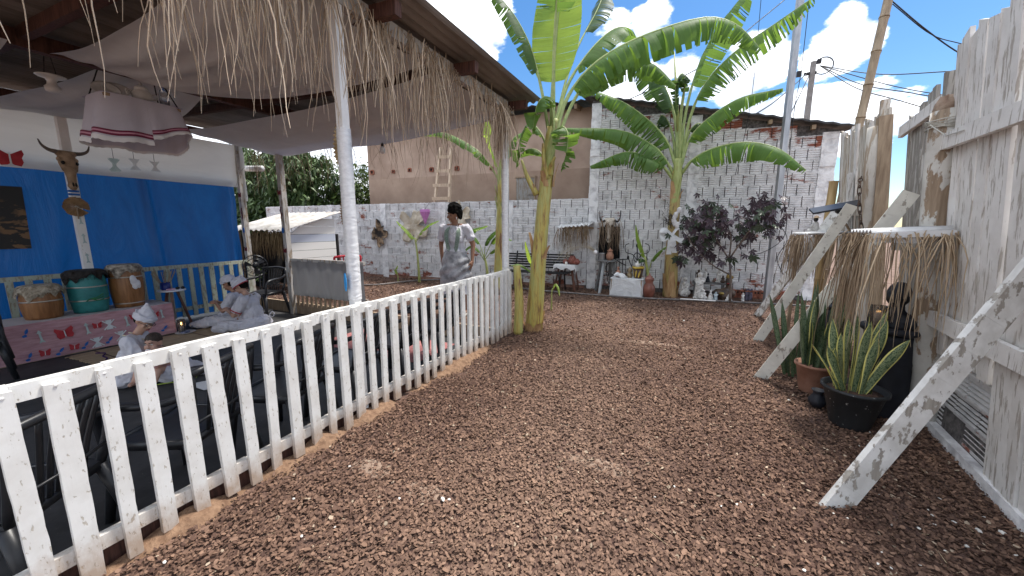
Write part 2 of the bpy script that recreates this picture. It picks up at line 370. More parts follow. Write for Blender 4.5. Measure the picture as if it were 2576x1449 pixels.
# wood chips / husk mulch covering the yard
def chips():
    sand = [(atz(1060, 1240), .16, .10), (atz(1500, 1165), .28, .09), (atz(1650, 865), .5, .10), (atz(930, 1175), .17, .09)]
    def inside(x, y):
        ok = ((x > -1.98) | (y > 4.25)) & (y < 8.25 + .09 * x) & (x < 1.42 + .1 * (y - 2.4) + .3) & (x > -9)
        # inside camera frustum with a margin
        cx = x * math.cos(R(YAW)) + y * math.sin(R(YAW)); cy = -x * math.sin(R(YAW)) + y * math.cos(R(YAW))
        return ok & (cy > .62) & (np.abs(cx) < cy * 1.62 + .35)
    bands = [(0, 2.0, 9800, 1.0), (2.0, 3.2, 8200, 1.0), (3.2, 5, 4900, 1.1), (5, 7, 1900, 1.3), (7, 12, 1000, 1.6)]
    C = []; S = []
    for a, b, den, sc_ in bands:
        n = int((12.5 * 10) * den); x = rng.uniform(-10, 2.5, n); y = rng.uniform(-.6, 9.4, n); d = np.hypot(x, y)
        k = (d >= a) & (d < b) & inside(x, y)
        for p, rx, ry in sand:
            q = ((x - p.x) / rx) ** 2 + ((y - p.y) / ry) ** 2 + rng.normal(0, .25, n); k &= ~((q < 1) & (rng.uniform(0, 1, n) < .35))
        # thin strip of bare earth along the fence foot
        k &= ~((x < -1.95) & (y < 4.1) & (rng.uniform(0, 1, n) < .8))
        C.append(np.stack([x[k], y[k]], 1)); S.append(np.full(k.sum(), sc_))
    C = np.concatenate(C); S = np.concatenate(S); n = len(C)
    L = rng.uniform(.0058, .0125, n) * S; Wd = L * rng.uniform(.5, .9, n); big = rng.uniform(0, 1, n) < .05; L[big] *= 1.7; Wd[big] *= 1.5; cup = L * rng.uniform(.15, .55, n) * rng.choice([-1, 1, 1], n)
    ang = np.arange(6) * math.pi / 3
    base = np.zeros((n, 7, 3)); jit = rng.uniform(.75, 1.15, (n, 6))
    base[:, 1:, 0] = np.cos(ang) * L[:, None] * jit; base[:, 1:, 1] = np.sin(ang) * Wd[:, None] * jit
    base[:, 1:, 2] = -cup[:, None] * (.35 + .65 * np.abs(np.sin(ang)))[None]
    az = rng.uniform(0, 6.283, n); tl = rng.normal(0, .42, n); t2 = rng.normal(0, .35, n)
    def rot(V, a, i, j):
        c, s = np.cos(a)[:, None], np.sin(a)[:, None]; A = V[:, :, i] * c - V[:, :, j] * s; B = V[:, :, i] * s + V[:, :, j] * c; V[:, :, i] = A; V[:, :, j] = B
    rot(base, tl, 1, 2); rot(base, t2, 0, 2); rot(base, az, 0, 1)
    hz = np.array([hground(x, y) for x, y in C]); base[:, :, 0] += C[:, :1]; base[:, :, 1] += C[:, 1:]; base[:, :, 2] += (hz + rng.uniform(.002, .02, n))[:, None]
    idx = np.arange(n * 7).reshape(n, 7)
    F = np.concatenate([np.stack([idx[:, 0], idx[:, 1 + i], idx[:, 1 + (i + 1) % 6]], 1) for i in range(6)])
    lowf = np.array([mnoise.noise((x * 1.1, y * 1.1, 7.7)) + .6 * mnoise.noise((x * 4, y * 4, 2.2)) for x, y in C])[:, None]
    mid_pale = np.exp(-((C[:, :1] + .75 + .12 * (C[:, 1:] - 3)) / .55) ** 2) * .30            # chips paler towards the middle of the yard
    t = np.clip(rng.beta(1.5, 2.3, (n, 1)) + .16 * lowf + mid_pale * .5, 0, 1); col = np.array((.060, .031, .023)) * (1 - t) + np.array((.275, .168, .115)) * t
    col = col * (1 - mid_pale * .5) + np.array((.33, .235, .175)) * mid_pale * .5
    pale = rng.uniform(0, 1, n) < .012; col[pale] = np.array((.42, .33, .24)) * rng.uniform(.7, 1.1, (pale.sum(), 1))
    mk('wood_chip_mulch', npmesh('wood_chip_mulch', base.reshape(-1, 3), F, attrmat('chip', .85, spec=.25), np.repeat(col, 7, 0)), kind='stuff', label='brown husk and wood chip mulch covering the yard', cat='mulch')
    # pale sandy patches that show through
    for i, (p, rx, ry) in enumerate(sand):
        m = MB(); m.grid(lambda s, t: (lambda a, r: (p.x + rx * 1.1 * r * math.cos(a), p.y + ry * 1.1 * r * math.sin(a), hground(p.x, p.y) + .008 - .016 * r + (.008 if i == 3 else .001) * (1 - r * r) + .005 * mnoise.noise((p.x * 9 + r * 4 * math.cos(a), r * 4 * math.sin(a), 0))))(s * 2 * math.pi, t), 22, 5)
        m.build('sand_patch', SANDM, smooth=True, kind='structure', label='pale sandy patch showing through the mulch')
SANDM = mottle('sandy_earth', (.20, .135, .098), (.31, .22, .165), .95, 40, .9, .01, coord='World')
chips()
def scatter_bits():
    # white pebbles and shards, each lying on the mulch
    m, n = MB(), 0
    def spot(umin, umax, vmin, vmax):
        return atz(random.uniform(umin, umax), random.uniform(vmin, vmax))
    wm = mottle('pale_shard', (.55, .52, .46), (.80, .78, .74), .8, 20, .2)
    mesh = []
    for k in range(4):
        q = MB(); q.ball((0, 0, 0), (1, .7, .35), 6)
        q.v = [tuple(Vector(v) * random.uniform(.7, 1.2)) for v in q.v]; mesh.append(q.mesh('pale_pebble', wm))
    named = [(740, 1265), (760, 1358), (1005, 1262), (1115, 1262), (1130, 1262), (415, 1420), (1985, 1010), (2155, 1250), (2430, 1380), (1720, 810), (1690, 795), (1310, 937), (2115, 1030), (2350, 1325), (2520, 1345), (2400, 1320), (1830, 820), (1560, 818), (880, 1180), (1560, 765), (2460, 1340), (2310, 1335)]
    for i in range(52):
        if i < len(named): p = atz(*named[i]); s = random.uniform(.008, .017)
        else:
            p = spot(1500, 2570, 1230, 1448) if i % 3 else spot(600, 2300, 860, 1400)
            s = random.uniform(.004, .009)
        if p.x < -1.9 or p.x > 1.5 + .1 * (p.y - 2.4): continue
        o = mk('pale_pebble', mesh[i % 4], None, label='small pale stone shard lying loose on the brown mulch', cat='pebble', group='pale shards in the mulch')
        o.location = (p.x, p.y, hground(p.x, p.y) + .016); o.scale = (s, s, s); o.rotation_euler = (random.uniform(-.4, .4), random.uniform(-.4, .4), random.uniform(0, 6))
    # dry straws on the ground
    n = 170; x = rng.uniform(-1.8, 1.3, n); y = rng.uniform(.5, 4.8, n)
    roots = np.stack([x, y, np.array([hground(a, b) for a, b in zip(x, y)]) + .022], 1); a = rng.uniform(0, 6.28, n)
    strands('fallen_straw', roots, np.stack([np.cos(a), np.sin(a), 0 * a], 1), rng.uniform(.04, .17, n), .0016, STRAW, straw_cols(n, (.55, .43, .28), (.3, .2, .12)), 4, .08, 0.0, kind='stuff', label='dry straw bits fallen on the mulch', cat='straw')
scatter_bits()
# low bank of sandy soil heaped against the fence foot
def bank():
    m = MB(); lumps = [(.72, .20, .05), (1.15, .10, .03), (1.42, .13, .055), (1.75, .12, .05), (1.95, .10, .045), (2.75, .22, .045), (3.05, .22, .045), (3.4, .2, .035), (2.35, .1, .02), (.3, .12, .03)]
    def f(s, t):
        y = -.2 + 4.25 * s; w = .010 + sum(.12 * math.exp(-((y - c) / r) ** 2) for c, r, h in lumps); w = min(w, .21) * (1 + .3 * mnoise.noise((y * 8, 2, 0)))
        x = -2.035 + w * t; hh = -.012 + sum(h * 1.4 * math.exp(-((y - c) / r) ** 2) for c, r, h in lumps)
        return (x, y, max(-.01, hh * (1 - t ** 2.2) * (1 + .35 * mnoise.noise((y * 13, t * 3, 5)))) + hground(x, y))
    m.grid(f, 260, 9); m.build('dirt_bank', mottle('ochre_dirt', (.15, .083, .048), (.27, .165, .10), .95, 26, 1., .02, coord='World'), smooth=True, kind='structure', label='ochre dirt heaped along the foot of the picket fence')
bank()
# ---------------------------------------------------------------- pavilion floor
FZ = -.18
fm, nt, b = nodes('black_floor')
t1 = tex(nt, 7, 6, .65, 'World'); t2 = tex(nt, 34, 4, .7, 'World', stretch=(1, 2.4, 1))
c1 = ramp(nt, t1.outputs[0], [(.3, (.020, .020, .021)), (.7, (.052, .051, .052))])
dm = ramp(nt, t2.outputs[0], [(.66, (0, 0, 0)), (.74, (1, 1, 1))]); lk(nt, mix(nt, dm.outputs[0], c1.outputs[0], (.20, .185, .16)), b.inputs['Base Color'])
b.inputs['Roughness'].default_value = .62; bump(nt, b, t1.outputs[0], .2, .01)
m = MB(); m.box((-5.07, 1.27, FZ - .06), (6.0, 5.94, .12)); m.build('pavilion_floor', fm, kind='structure', label='black painted floor slab of the pavilion')
# ---------------------------------------------------------------- brick walls
def brickmat(name, paint, topz=None, amt=.36):
    m, nt, b = nodes(name)
    t = tex(nt, 3.0, 7, .68, 'World', (1, 1, 2.2)); r2 = tex(nt, 40, 3, .6, 'World', (.5, .5, 2))
    oi = nt.nodes.new('ShaderNodeObjectInfo')
    src = t.outputs[0]
    ad = nt.nodes.new('ShaderNodeMath'); ad.operation = 'MULTIPLY_ADD'; lk(nt, oi.outputs['Random'], ad.inputs[0]); ad.inputs[1].default_value = .10; lk(nt, src, ad.inputs[2]); src = ad.outputs[0]
    ad = nt.nodes.new('ShaderNodeMath'); ad.operation = 'MULTIPLY_ADD'; lk(nt, r2.outputs[0], ad.inputs[0]); ad.inputs[1].default_value = .22; lk(nt, src, ad.inputs[2]); src = ad.outputs[0]
    g = nt.nodes.new('ShaderNodeNewGeometry'); sp = nt.nodes.new('ShaderNodeSeparateXYZ'); lk(nt, g.outputs['Position'], sp.inputs[0])
    # bare band: painter never reached the courses under the roof, and the lowest courses have lost their paint
    def band(a0, a1, k, s):
        q = nt.nodes.new('ShaderNodeMapRange'); lk(nt, s, q.inputs[0]); q.inputs[1].default_value = a0; q.inputs[2].default_value = a1; q.inputs[3].default_value = 0; q.inputs[4].default_value = k
        sb = nt.nodes.new('ShaderNodeMath'); sb.operation = 'SUBTRACT'; lk(nt, src, sb.inputs[0]); lk(nt, q.outputs[0], sb.inputs[1]); return sb.outputs[0]
    src = band(.55, .0, .17, sp.outputs[2])
    if topz:
        mm = nt.nodes.new('ShaderNodeMath'); mm.operation = 'MULTIPLY_ADD'; lk(nt, sp.outputs[0], mm.inputs[0]); mm.inputs[1].default_value = .22; lk(nt, sp.outputs[2], mm.inputs[2])
        src = band(2.98, 3.35, .19, mm.outputs[0])
    mask = ramp(nt, src, [(amt + .125, (0, 0, 0)), (amt + .20, (1, 1, 1))])
    clay = ramp(nt, r2.outputs[0], [(.3, (.22, .065, .04)), (.7, (.36, .13, .08))])
    pd = tex(nt, 5, 8, .75, 'World', (1, 1, .8)); pc = ramp(nt, pd.outputs[0], [(.30, tuple(c * .45 for c in paint)), (.46, tuple(c * .82 for c in paint)), (.62, paint)])
    lk(nt, mix(nt, mask.outputs[0], clay.outputs[0], pc.outputs[0]), b.inputs['Base Color']); b.inputs['Roughness'].default_value = .85
    bump(nt, b, r2.outputs[0], .5, .006); return m
BRICKW = brickmat('whitewashed_hollow_brick', (.80, .79, .79), 1, .335)
BRICKL = brickmat('whitewashed_brick_low_wall', (.80, .79, .79), None, .345)
BRICKR = brickmat('whitewashed_brick_base', (.62, .61, .60), None, .33)
MORTARD = mottle('dark_joint', (.05, .045, .043), (.17, .155, .15), .95, 20, .6, .01, coord='World')
MORTARW = mottle('whitewashed_mortar', (.50, .49, .49), (.80, .79, .79), .9, 30, 1., .02, coord='World')
CONCW = mottle('rough_white_concrete', (.46, .45, .46), (.82, .81, .81), .9, 7, 1., .03, coord='World', lo=.3, hi=.55)
def brick_mesh(w, h, d, ribs, mat, name='brick'):
    pr = [(-d, 0)]; gh = h / (ribs)
    z = 0; pr.append((0, 0))
    for i in range(ribs - 1):
        zc = gh * (i + 1); pr += [(0, zc - .012), (-.015, zc - .006), (-.015, zc + .006), (0, zc + .012)]
    pr += [(0, h), (-d, h)]
    m = MB(); m.prism(pr, (-w / 2, 0, 0), (0, -1, 0), (0, 0, 1), (w, 0, 0)); return m.mesh(name, mat)
WROT = math.atan(.09)
def wallp(x, z, off=0.0):          # point on the whitewashed wall line, off towards the yard
    return Vector((x + off * math.sin(WROT), wall_y(x) - off * math.cos(WROT), z))
def lay_bricks(root, bays, ztop, z0, w, h, d, ribs, mat, cap=300, joint=.013, bed=.014, hide=None):
    """courses of hollow brick bay by bay; ztop(x) gives the top line; the first `cap` are single objects, the rest one part"""
    meshes = {}
    def mesh_for(wd):
        k = round(wd / w, 2)
        if k not in meshes: meshes[k] = brick_mesh(w * k, h, d, ribs, mat)
        return meshes[k]
    spots = []
    for (x0, x1) in bays:
        row = 0; z = z0; n = max(1, round((x1 - x0) / (w + joint))); wb = (x1 - x0 - joint * (n - 1)) / n
        while z + h < 4.6:
            cells = [(x0 + i * (wb + joint), wb) for i in range(n)] if row % 2 == 0 else [(x0, wb * .5 - joint / 2)] + [(x0 + wb * .5 + joint / 2 + i * (wb + joint), wb) for i in range(n - 1)] + [(x1 - wb * .5 + joint / 2, wb * .5 - joint / 2)]
            for xa, wd in cells:
                if z + h <= ztop(xa + wd / 2): spots.append((xa + wd / 2, z, wd))
            z += h + bed; row += 1
    if hide: spots.sort(key=lambda s_: hide(s_))
    rest = MB()
    for i, (x, z, k) in enumerate(spots):
        me = mesh_for(k * random.choice((1, 1, .985)))
        p = wallp(x, z, random.uniform(-.004, .006))
        M_ = Matrix.Translation(p) @ Matrix.Rotation(WROT + random.uniform(-.012, .012), 4, 'Z')
        if i < cap:
            o = mk('brick', me, None); o.parent = root; o.matrix_world = M_; o.matrix_parent_inverse = Matrix.Translation(-root.location); o.matrix_basis = M_
        else:
            rest.add([M_ @ v.co for v in me.vertices], [tuple(p_.vertices) for p_ in me.polygons])
    if rest.v: wpart(rest, 'brickwork', mat, root, kind='stuff')
    return spots
def wslab(m, x0, x1, z0, z1, f, bk):      # slab along the wall line between offsets f (front) and bk (back)
    a, b_, c, d = wallp(x0, 0, f), wallp(x1, 0, f), wallp(x1, 0, bk), wallp(x0, 0, bk)
    zz = z1 if callable(z1) else (lambda x: z1)
    m.hexa([Vector((p.x, p.y, z0)) for p in (a, b_, c, d)] + [Vector((a.x, a.y, zz(x0))), Vector((b_.x, b_.y, zz(x1))), Vector((c.x, c.y, zz(x1))), Vector((d.x, d.y, zz(x0)))])
def lumpy_bed(m, x0, x1, z, h, off):
    n = int((x1 - x0) / .05); pts = []
    for i in range(n + 1):
        x = x0 + (x1 - x0) * i / n; pts.append(x)
    for i in range(n):
        o1 = off + random.uniform(-.006, .009); hh = h * random.uniform(.7, 1.5)
        wslab(m, pts[i], pts[i + 1], z - (hh - h) / 2, z + hh, o1, off - .03)
# tall building wall on the right half
bt = thing('brick_building', 'tall whitewashed hollow brick building wall with dark sloping metal roof', 'building', tuple(wallp(0, 0)))
tz = lambda x: 3.95 - .222 * (x + 2.0)
PILL = [(-2.02, -1.84), (-.12, .06), (1.98, 2.2)]
m = MB(); wslab(m, -2.02, 2.2, -.05, tz, -.028, -.2); wpart(m, 'wall_core', MORTARD, bt)
lay_bricks(bt, [(-1.83, -.13), (.07, 1.97)], lambda x: tz(x) - .02, .09, .185, .19, .018, 5, BRICKW, hide=lambda s_: -s_[1] if s_[1] > 3.2 else (0 if s_[1] > .5 else 9))
m = MB()
for r_ in range(20):
    z = .09 + .204 * (r_ + 1) - .014
    for xa, xb in ((-1.83, -.13), (.07, 1.97)):
        xb2 = min(xb, (3.95 - .06 - z) / .222 - 2.0)
        if xb2 - xa > .1: lumpy_bed(m, xa, xb2, z, .014, -.004)
wpart(m, 'mortar_beds', MORTARW, bt, kind='stuff')
for a, b_ in PILL:
    m = MB(); n = 26
    for i in range(n):
        za = -.03 + i * (tz(b_) - .0) / n; zb = za + tz(b_) / n - .001
        wslab(m, a - random.uniform(0, .018), b_ + random.uniform(0, .018), za, zb, .012 + random.uniform(-.008, .010), -.05)
    wpart(m, 'pillar', CONCW, bt)
m = MB(); m.cur = 0
ROOFM = mottle('dark_roof_edge', (.03, .03, .032), (.075, .075, .08), .7, 10, .3)
for i in range(42):
    x0, x1 = -2.25 + i * .11, -2.25 + (i + 1) * .11
    a, b_ = wallp(x0, tz(x0) + .02, .16), wallp(x1, tz(x1) + .02, .16); d = Vector((0, 3.2, .3)); k = .018 * (i % 2)
    m.hexa([a + Vector((0, 0, k)), b_ + Vector((0, 0, .018 - k)), b_ + d + Vector((0, 0, .018 - k)), a + d + Vector((0, 0, k)), a + Vector((0, 0, k + .03)), b_ + Vector((0, 0, .048 - k)), b_ + d + Vector((0, 0, .048 - k)), a + d + Vector((0, 0, k + .03))])
rf = wpart(m, 'roof', ROOFM, bt)
for x in (-1.45, -.5, .35, 1.15, 1.8):
    m = MB(); p = wallp(x, tz(x) - .035, .1); m.bar(p, p + Vector((0, .5, .03)), .06, .07); wpart(m, 'rafter_end', RAWWOOD, rf)
# low wall on the left half
bl = thing('brick_garden_wall', 'low whitewashed hollow brick garden wall with stained red patches, below the plastered house', 'wall', tuple(wallp(-6, 0)))
lz = lambda x: 1.99 - .012 * (x + 2) * 0
m = MB(); wslab(m, -11.9, -2.03, -.12, 1.97, -.028, -.16); wpart(m, 'wall_core', MORTARD, bl)
LP = [(-3.95, -3.78), (-5.75, -5.58), (-7.55, -7.38), (-9.4, -9.23)]
lay_bricks(bl, list(zip([-11.85] + [b_ + .01 for a, b_ in reversed(LP)], [a - .01 for a, b_ in reversed(LP)] + [-2.04])), lambda x: 2.03, .07, .235, .176, .018, 5, BRICKL, hide=lambda s_: -s_[0])
m = MB()
for r_ in range(10):
    for xa, xb in zip([-11.85] + [b_ for a, b_ in reversed(LP)], [a for a, b_ in reversed(LP)] + [-2.04]): lumpy_bed(m, xa, xb, .07 + .19 * (r_ + 1) - .014, .014, -.003)
wpart(m, 'mortar_beds', MORTARW, bl, kind='stuff')
for a, b_ in LP:
    m = MB()
    for i in range(13): wslab(m, a - random.uniform(0, .015), b_ + random.uniform(0, .015), -.05 + i * .156, -.05 + (i + 1) * .156 - .001, .008 + random.uniform(-.006, .008), -.05)
    wpart(m, 'pillar', CONCW, bl)
m = MB(); 
for i in range(60):
    x0 = -11.85 + i * .163; wslab(m, x0, x0 + .16, -.1, .064 + random.uniform(-.01, .0), -.002 + random.uniform(0, .012), -.05)
wpart(m, 'footing', mottle('reddish_footing', (.16, .07, .045), (.34, .20, .15), .95, 8, .8, .02, coord='World'), bl)
# plastered house behind
def hp(u, v, off=0): return atpl(u, v, (0, wall_y(0) + .75 - off, 0), (-.09, 1, 0))
PLAST = mottle('tan_plaster', (.30, .205, .15), (.46, .335, .25), .92, 1.1, .5, .02, coord='World', detail=8)
hs = thing('plastered_house', 'plain tan plastered house with a row of small beam holes and a shuttered window', 'house', (-5, 8.6, 0))
def hx(u): return hp(u, 500).x
m = MB(); xa, xb = hx(931), -2.0
def hslab(m, x0, x1, z0, z1, f, bk):
    ya, yb = wall_y(x0) + .75, wall_y(x1) + .75
    m.hexa([(x0, ya - f, z0), (x1, yb - f, z0), (x1, yb - bk, z0), (x0, ya - bk, z0), (x0, ya - f, z1), (x1, yb - f, z1), (x1, yb - bk, z1), (x0, ya - bk, z1)])
hslab(m, xa, xb, 0, 2.72, .004, -4); hw = wpart(m, 'lower_wall', PLAST, hs)
m = MB(); hslab(m, xa, xb, 2.72, 4.05, .0, -4); wpart(m, 'upper_wall', mottle('pink_tan_plaster', (.37, .26, .195), (.54, .40, .31), .92, 1.3, .5, .02, coord='World', detail=8), hs)
m = MB(); n = 80; x0 = xa - .5; x1 = -1.7
for i in range(n):
    a, b_ = x0 + (x1 - x0) * i / n, x0 + (x1 - x0) * (i + 1) / n; k, l = .03 * (i % 2), .03 * ((i + 1) % 2); z = 4.06
    y0, y1 = wall_y(a) + .3, wall_y(b_) + .3
    m.hexa([(a, y0, z + k), (b_, y1, z + l), (b_, y1 + 4.5, z + l + .9), (a, y0 + 4.5, z + k + .9), (a, y0, z + k + .012), (b_, y1, z + l + .012), (b_, y1 + 4.5, z + l + .912), (a, y0 + 4.5, z + k + .912)])
rf = wpart(m, 'roof', ROOFM, hs)
for u in (905, 1410, 1452):
    m = MB(); p = hp(u, 500); p.z = 4.0; m.bar(p + Vector((0, -.35, 0)), p + Vector((0, .6, .1)), .07, .1); wpart(m, 'rafter_end', RAWWOOD, rf)
CLAY = mottle('red_clay', (.20, .06, .035), (.36, .14, .085), .9, 15, .6, .01)
DARK = plain('dark_void', (.01, .009, .008), .9)
for (u, v) in ((937, 434), (990, 432), (1031, 428), (1086, 427), (1150, 424), (1237, 424), (1372, 398)):
    p = hp(u, v); s_ = .075 * random.uniform(.8, 1.2); m = MB()
    for dx, dz, wx, wz in ((-s_ * .62, 0, s_ * .4, s_ * 1.2), (s_ * .62, 0, s_ * .4, s_ * 1.3), (0, s_ * .62, s_ * .84, s_ * .35), (0, -s_ * .55, s_ * .84, s_ * .25)):
        m.box(p + Vector((dx, -.004, dz)), (wx, .05, wz), .09)
    o = wpart(m, 'hole_surround', CLAY, hs)
    m = MB(); m.box(p + Vector((0, .004, 0)), (s_ * .82, .03, s_ * .9), .09); wpart(m, 'beam_hole', DARK, o)
m = MB(); p0, p1 = hp(1300, 447), hp(1347, 512)
sh = MB(); cx = (p0.x + p1.x) / 2; wz = p0.z - 1.9; 
SHUT = peel('grey_shutter_paint', (.30, .29, .27), (.20, .16, .13), (.30, .25, .20), amount=.5, scale=6, stretch=(5, 5, 1))
yy = wall_y(cx) + .75
sh.box((cx, yy - .012, 1.9 + wz / 2), (p1.x - p0.x, .03, wz), .09); so = wpart(sh, 'shutter', SHUT, hs)
for k in (-1, 1):
    q = MB(); q.box((cx + k * (p1.x - p0.x) * .24, yy - .03, 1.9 + wz * .62), (abs(p1.x - p0.x) * .3, .014, wz * .5), .09); wpart(q, 'shutter_panel', SHUT, so)
q = MB()
for dx, dz, wx, wz_ in ((-.5, 0, .05, 1.06), (.5, 0, .05, 1.06), (0, .5, 1.1, .05)): q.box((cx + dx * (p1.x - p0.x), yy - .022, 1.9 + wz / 2 + dz * wz), (wx * (p1.x - p0.x), .05, wz_ * wz), .09)
wpart(q, 'window_frame', RAWWOOD, so)
# ladder standing on the low wall against the house
ld = thing('wooden_ladder', 'pale home made wooden ladder leaning on the tan house above the wall', 'ladder', tuple(wallp(-6.2, 1.98)))
LW = mottle('pale_ladder_wood', (.50, .38, .27), (.68, .54, .40), .8, 9, .4, .004, (4, 4, .5))
ya, yb = wall_y(-6) - .0, wall_y(-6) + .68
def lp(u, v):
    lo = aty(u, v, ya + .04); f = min(1, max(0, (lo.z - 1.98) / 1.9)); return aty(u, v, ya + .04 + f * (.6))
for ua, ub in ((1094, 1108), (1130, 1134)):
    m = MB(); a = lp(ua, 508); b_ = lp(ub, 372); m.bar(a, b_, .05, .06, (0, 1, 0)); wpart(m, 'rail', LW, ld)
for v, ua, ub in ((500, 1090, 1134), (467, 1092, 1133), (431, 1098, 1134), (396, 1102, 1135)):
    m = MB(); a = lp(ua, v); b_ = lp(ub, v - 1); m.bar(a - Vector((0, .045, 0)), b_ - Vector((0, .045, 0)), .075, .028, (0, 1, .15)); wpart(m, 'rung', LW, ld)
# ---------------------------------------------------------------- pavilion
pv = thing('pavilion', 'open timber pavilion with corrugated metal roof and white posts', 'pavilion', (-4.8, 1.8, 0))
POSTW = peel('white_post_paint', (.80, .79, .77), (.34, .30, .25), (.45, .40, .33), amount=.34, scale=8, stretch=(4, 4, 1.2), dirtamt=.2, dirt=(.5, .46, .4))
OLDPOST = peel('old_white_post', (.52, .50, .47), (.24, .19, .14), (.36, .30, .23), amount=.46, scale=6, stretch=(4, 4, .9), dirtamt=.4)
WRAP = mottle('wrapped_white_gauze', (.68, .68, .68), (.82, .82, .82), .9, 14, .4, .008, (1.6, 1.6, 4))
def roofz(x): return 2.80 + .045 * (-1.6 - x)
def post(x, y, w, top, mat, name='post'):
    m = MB(); n = 14; z0 = FZ
    for i in range(n):
        za = z0 + i * (top - z0) / n; zb = z0 + (i + 1) * (top - z0) / n
        a, b_ = w * random.uniform(.97, 1.03), w * random.uniform(.97, 1.03)
        m.hexa([(x - w / 2, y - w / 2, za), (x + w / 2, y - w / 2, za), (x + w / 2, y + w / 2, za), (x - w / 2, y + w / 2, za), (x - w / 2, y - w / 2, zb - .0005), (x + w / 2, y - w / 2, zb - .0005), (x + w / 2, y + w / 2, zb - .0005), (x - w / 2, y + w / 2, zb - .0005)])
    return wpart(m, name, mat, pv)
def wrap(o, x, y, w, z0, z1, n=90):       # bandage of thin white cloth wound round a post
    m = MB(); prev = None; ring = []
    for i in range(n + 1):
        z = z0 + (z1 - z0) * i / n; s_ = w / 2 + .003 + random.uniform(0, .0012); ti = .012 * math.sin(i * .7) + random.uniform(-.004, .004)
        ring.append([(x - s_, y - s_, z + ti), (x + s_, y - s_, z - ti), (x + s_, y + s_, z + ti * .5), (x - s_, y + s_, z - ti)])
    for i in range(n): 
        b0 = len(m.v); m.add(ring[i] + ring[i + 1], [(j, (j + 1) % 4, 4 + (j + 1) % 4, 4 + j) for j in range(4)])
    return wpart(m, 'cloth_wrap', WRAP, o, True)
p1 = post(-2.06, 1.80, .055, 2.70, POSTW); wrap(p1, -2.06, 1.80, .055, .86, 1.98)
p2 = post(-2.06, 4.13, .06, 2.70, POSTW); wrap(p2, -2.06, 4.13, .06, .86, 2.15)
post(-2.075, -.55, .085, 2.70, POSTW)
post(-7.5, 4.17, .085, 2.95, OLDPOST); pf = post(-6.33, 4.17, .085, 2.95, OLDPOST); post(-7.5, -.7, .085, 2.95, OLDPOST)
sp = post(-7.34, 2.03, .085, 2.95, POSTW)           # post that carries the skull
def beam(a, b_, w, h, name, mat=REDWOOD):
    m = MB(); m.bar(a, b_, w, h); return wpart(m, name, mat, pv)
beam((-2.06, -1.2, 2.75), (-2.06, 4.3, 2.75), .07, .1, 'front_beam', OLDPOST)
beam((-5.0, -1.2, 2.85), (-5.0, 4.25, 2.85), .08, .13, 'middle_beam'); beam((-7.5, -1.2, 2.93), (-7.5, 4.3, 2.93), .08, .1, 'back_beam')
for y in (-.75, .25, 1.25, 2.07, 3.05, 4.17):
    beam((-7.7, y, roofz(-7.7) - .065), (-1.80, y, roofz(-1.80) - .065), .06, .09, 'rafter', REDWOOD if y > 1 else REDWOOD)
def corr(m, x0, x1, y0, y1, pitch=.09, amp=.014, z=roofz, th=.006):
    n = int((x1 - x0) / (pitch / 6)); P = []
    for i in range(n + 1):
        x = x0 + (x1 - x0) * i / n; P.append((x, z(x) + amp * math.sin(x / pitch * 2 * math.pi)))
    for i in range(n):
        (a, za), (b_, zb) = P[i], P[i + 1]
        m.add([(a, y0, za), (b_, y0, zb), (b_, y1, zb), (a, y1, za), (a, y0, za + th), (b_, y0, zb + th), (b_, y1, zb + th), (a, y1, za + th)], [(3, 2, 1, 0), (4, 5, 6, 7), (0, 1, 5, 4), (2, 3, 7, 6)])
METAL = mottle('weathered_corrugated_roof', (.16, .135, .115), (.27, .24, .215), .7, 5, .2, .004, (1, .3, 1), coord='World', metal=.25)
for i, (a, b_) in enumerate(((-7.95, -6.3), (-6.36, -4.7), (-4.76, -3.2), (-3.26, -1.70))):
    for j, (c, d) in enumerate(((-1.3, 2.0), (1.9, 4.42))):
        m = MB(); corr(m, a, b_, c, d, z=lambda x: roofz(x) + .014 + .007 * (i % 2) + .0075 * j); wpart(m, 'roof_sheet', METAL, pv)
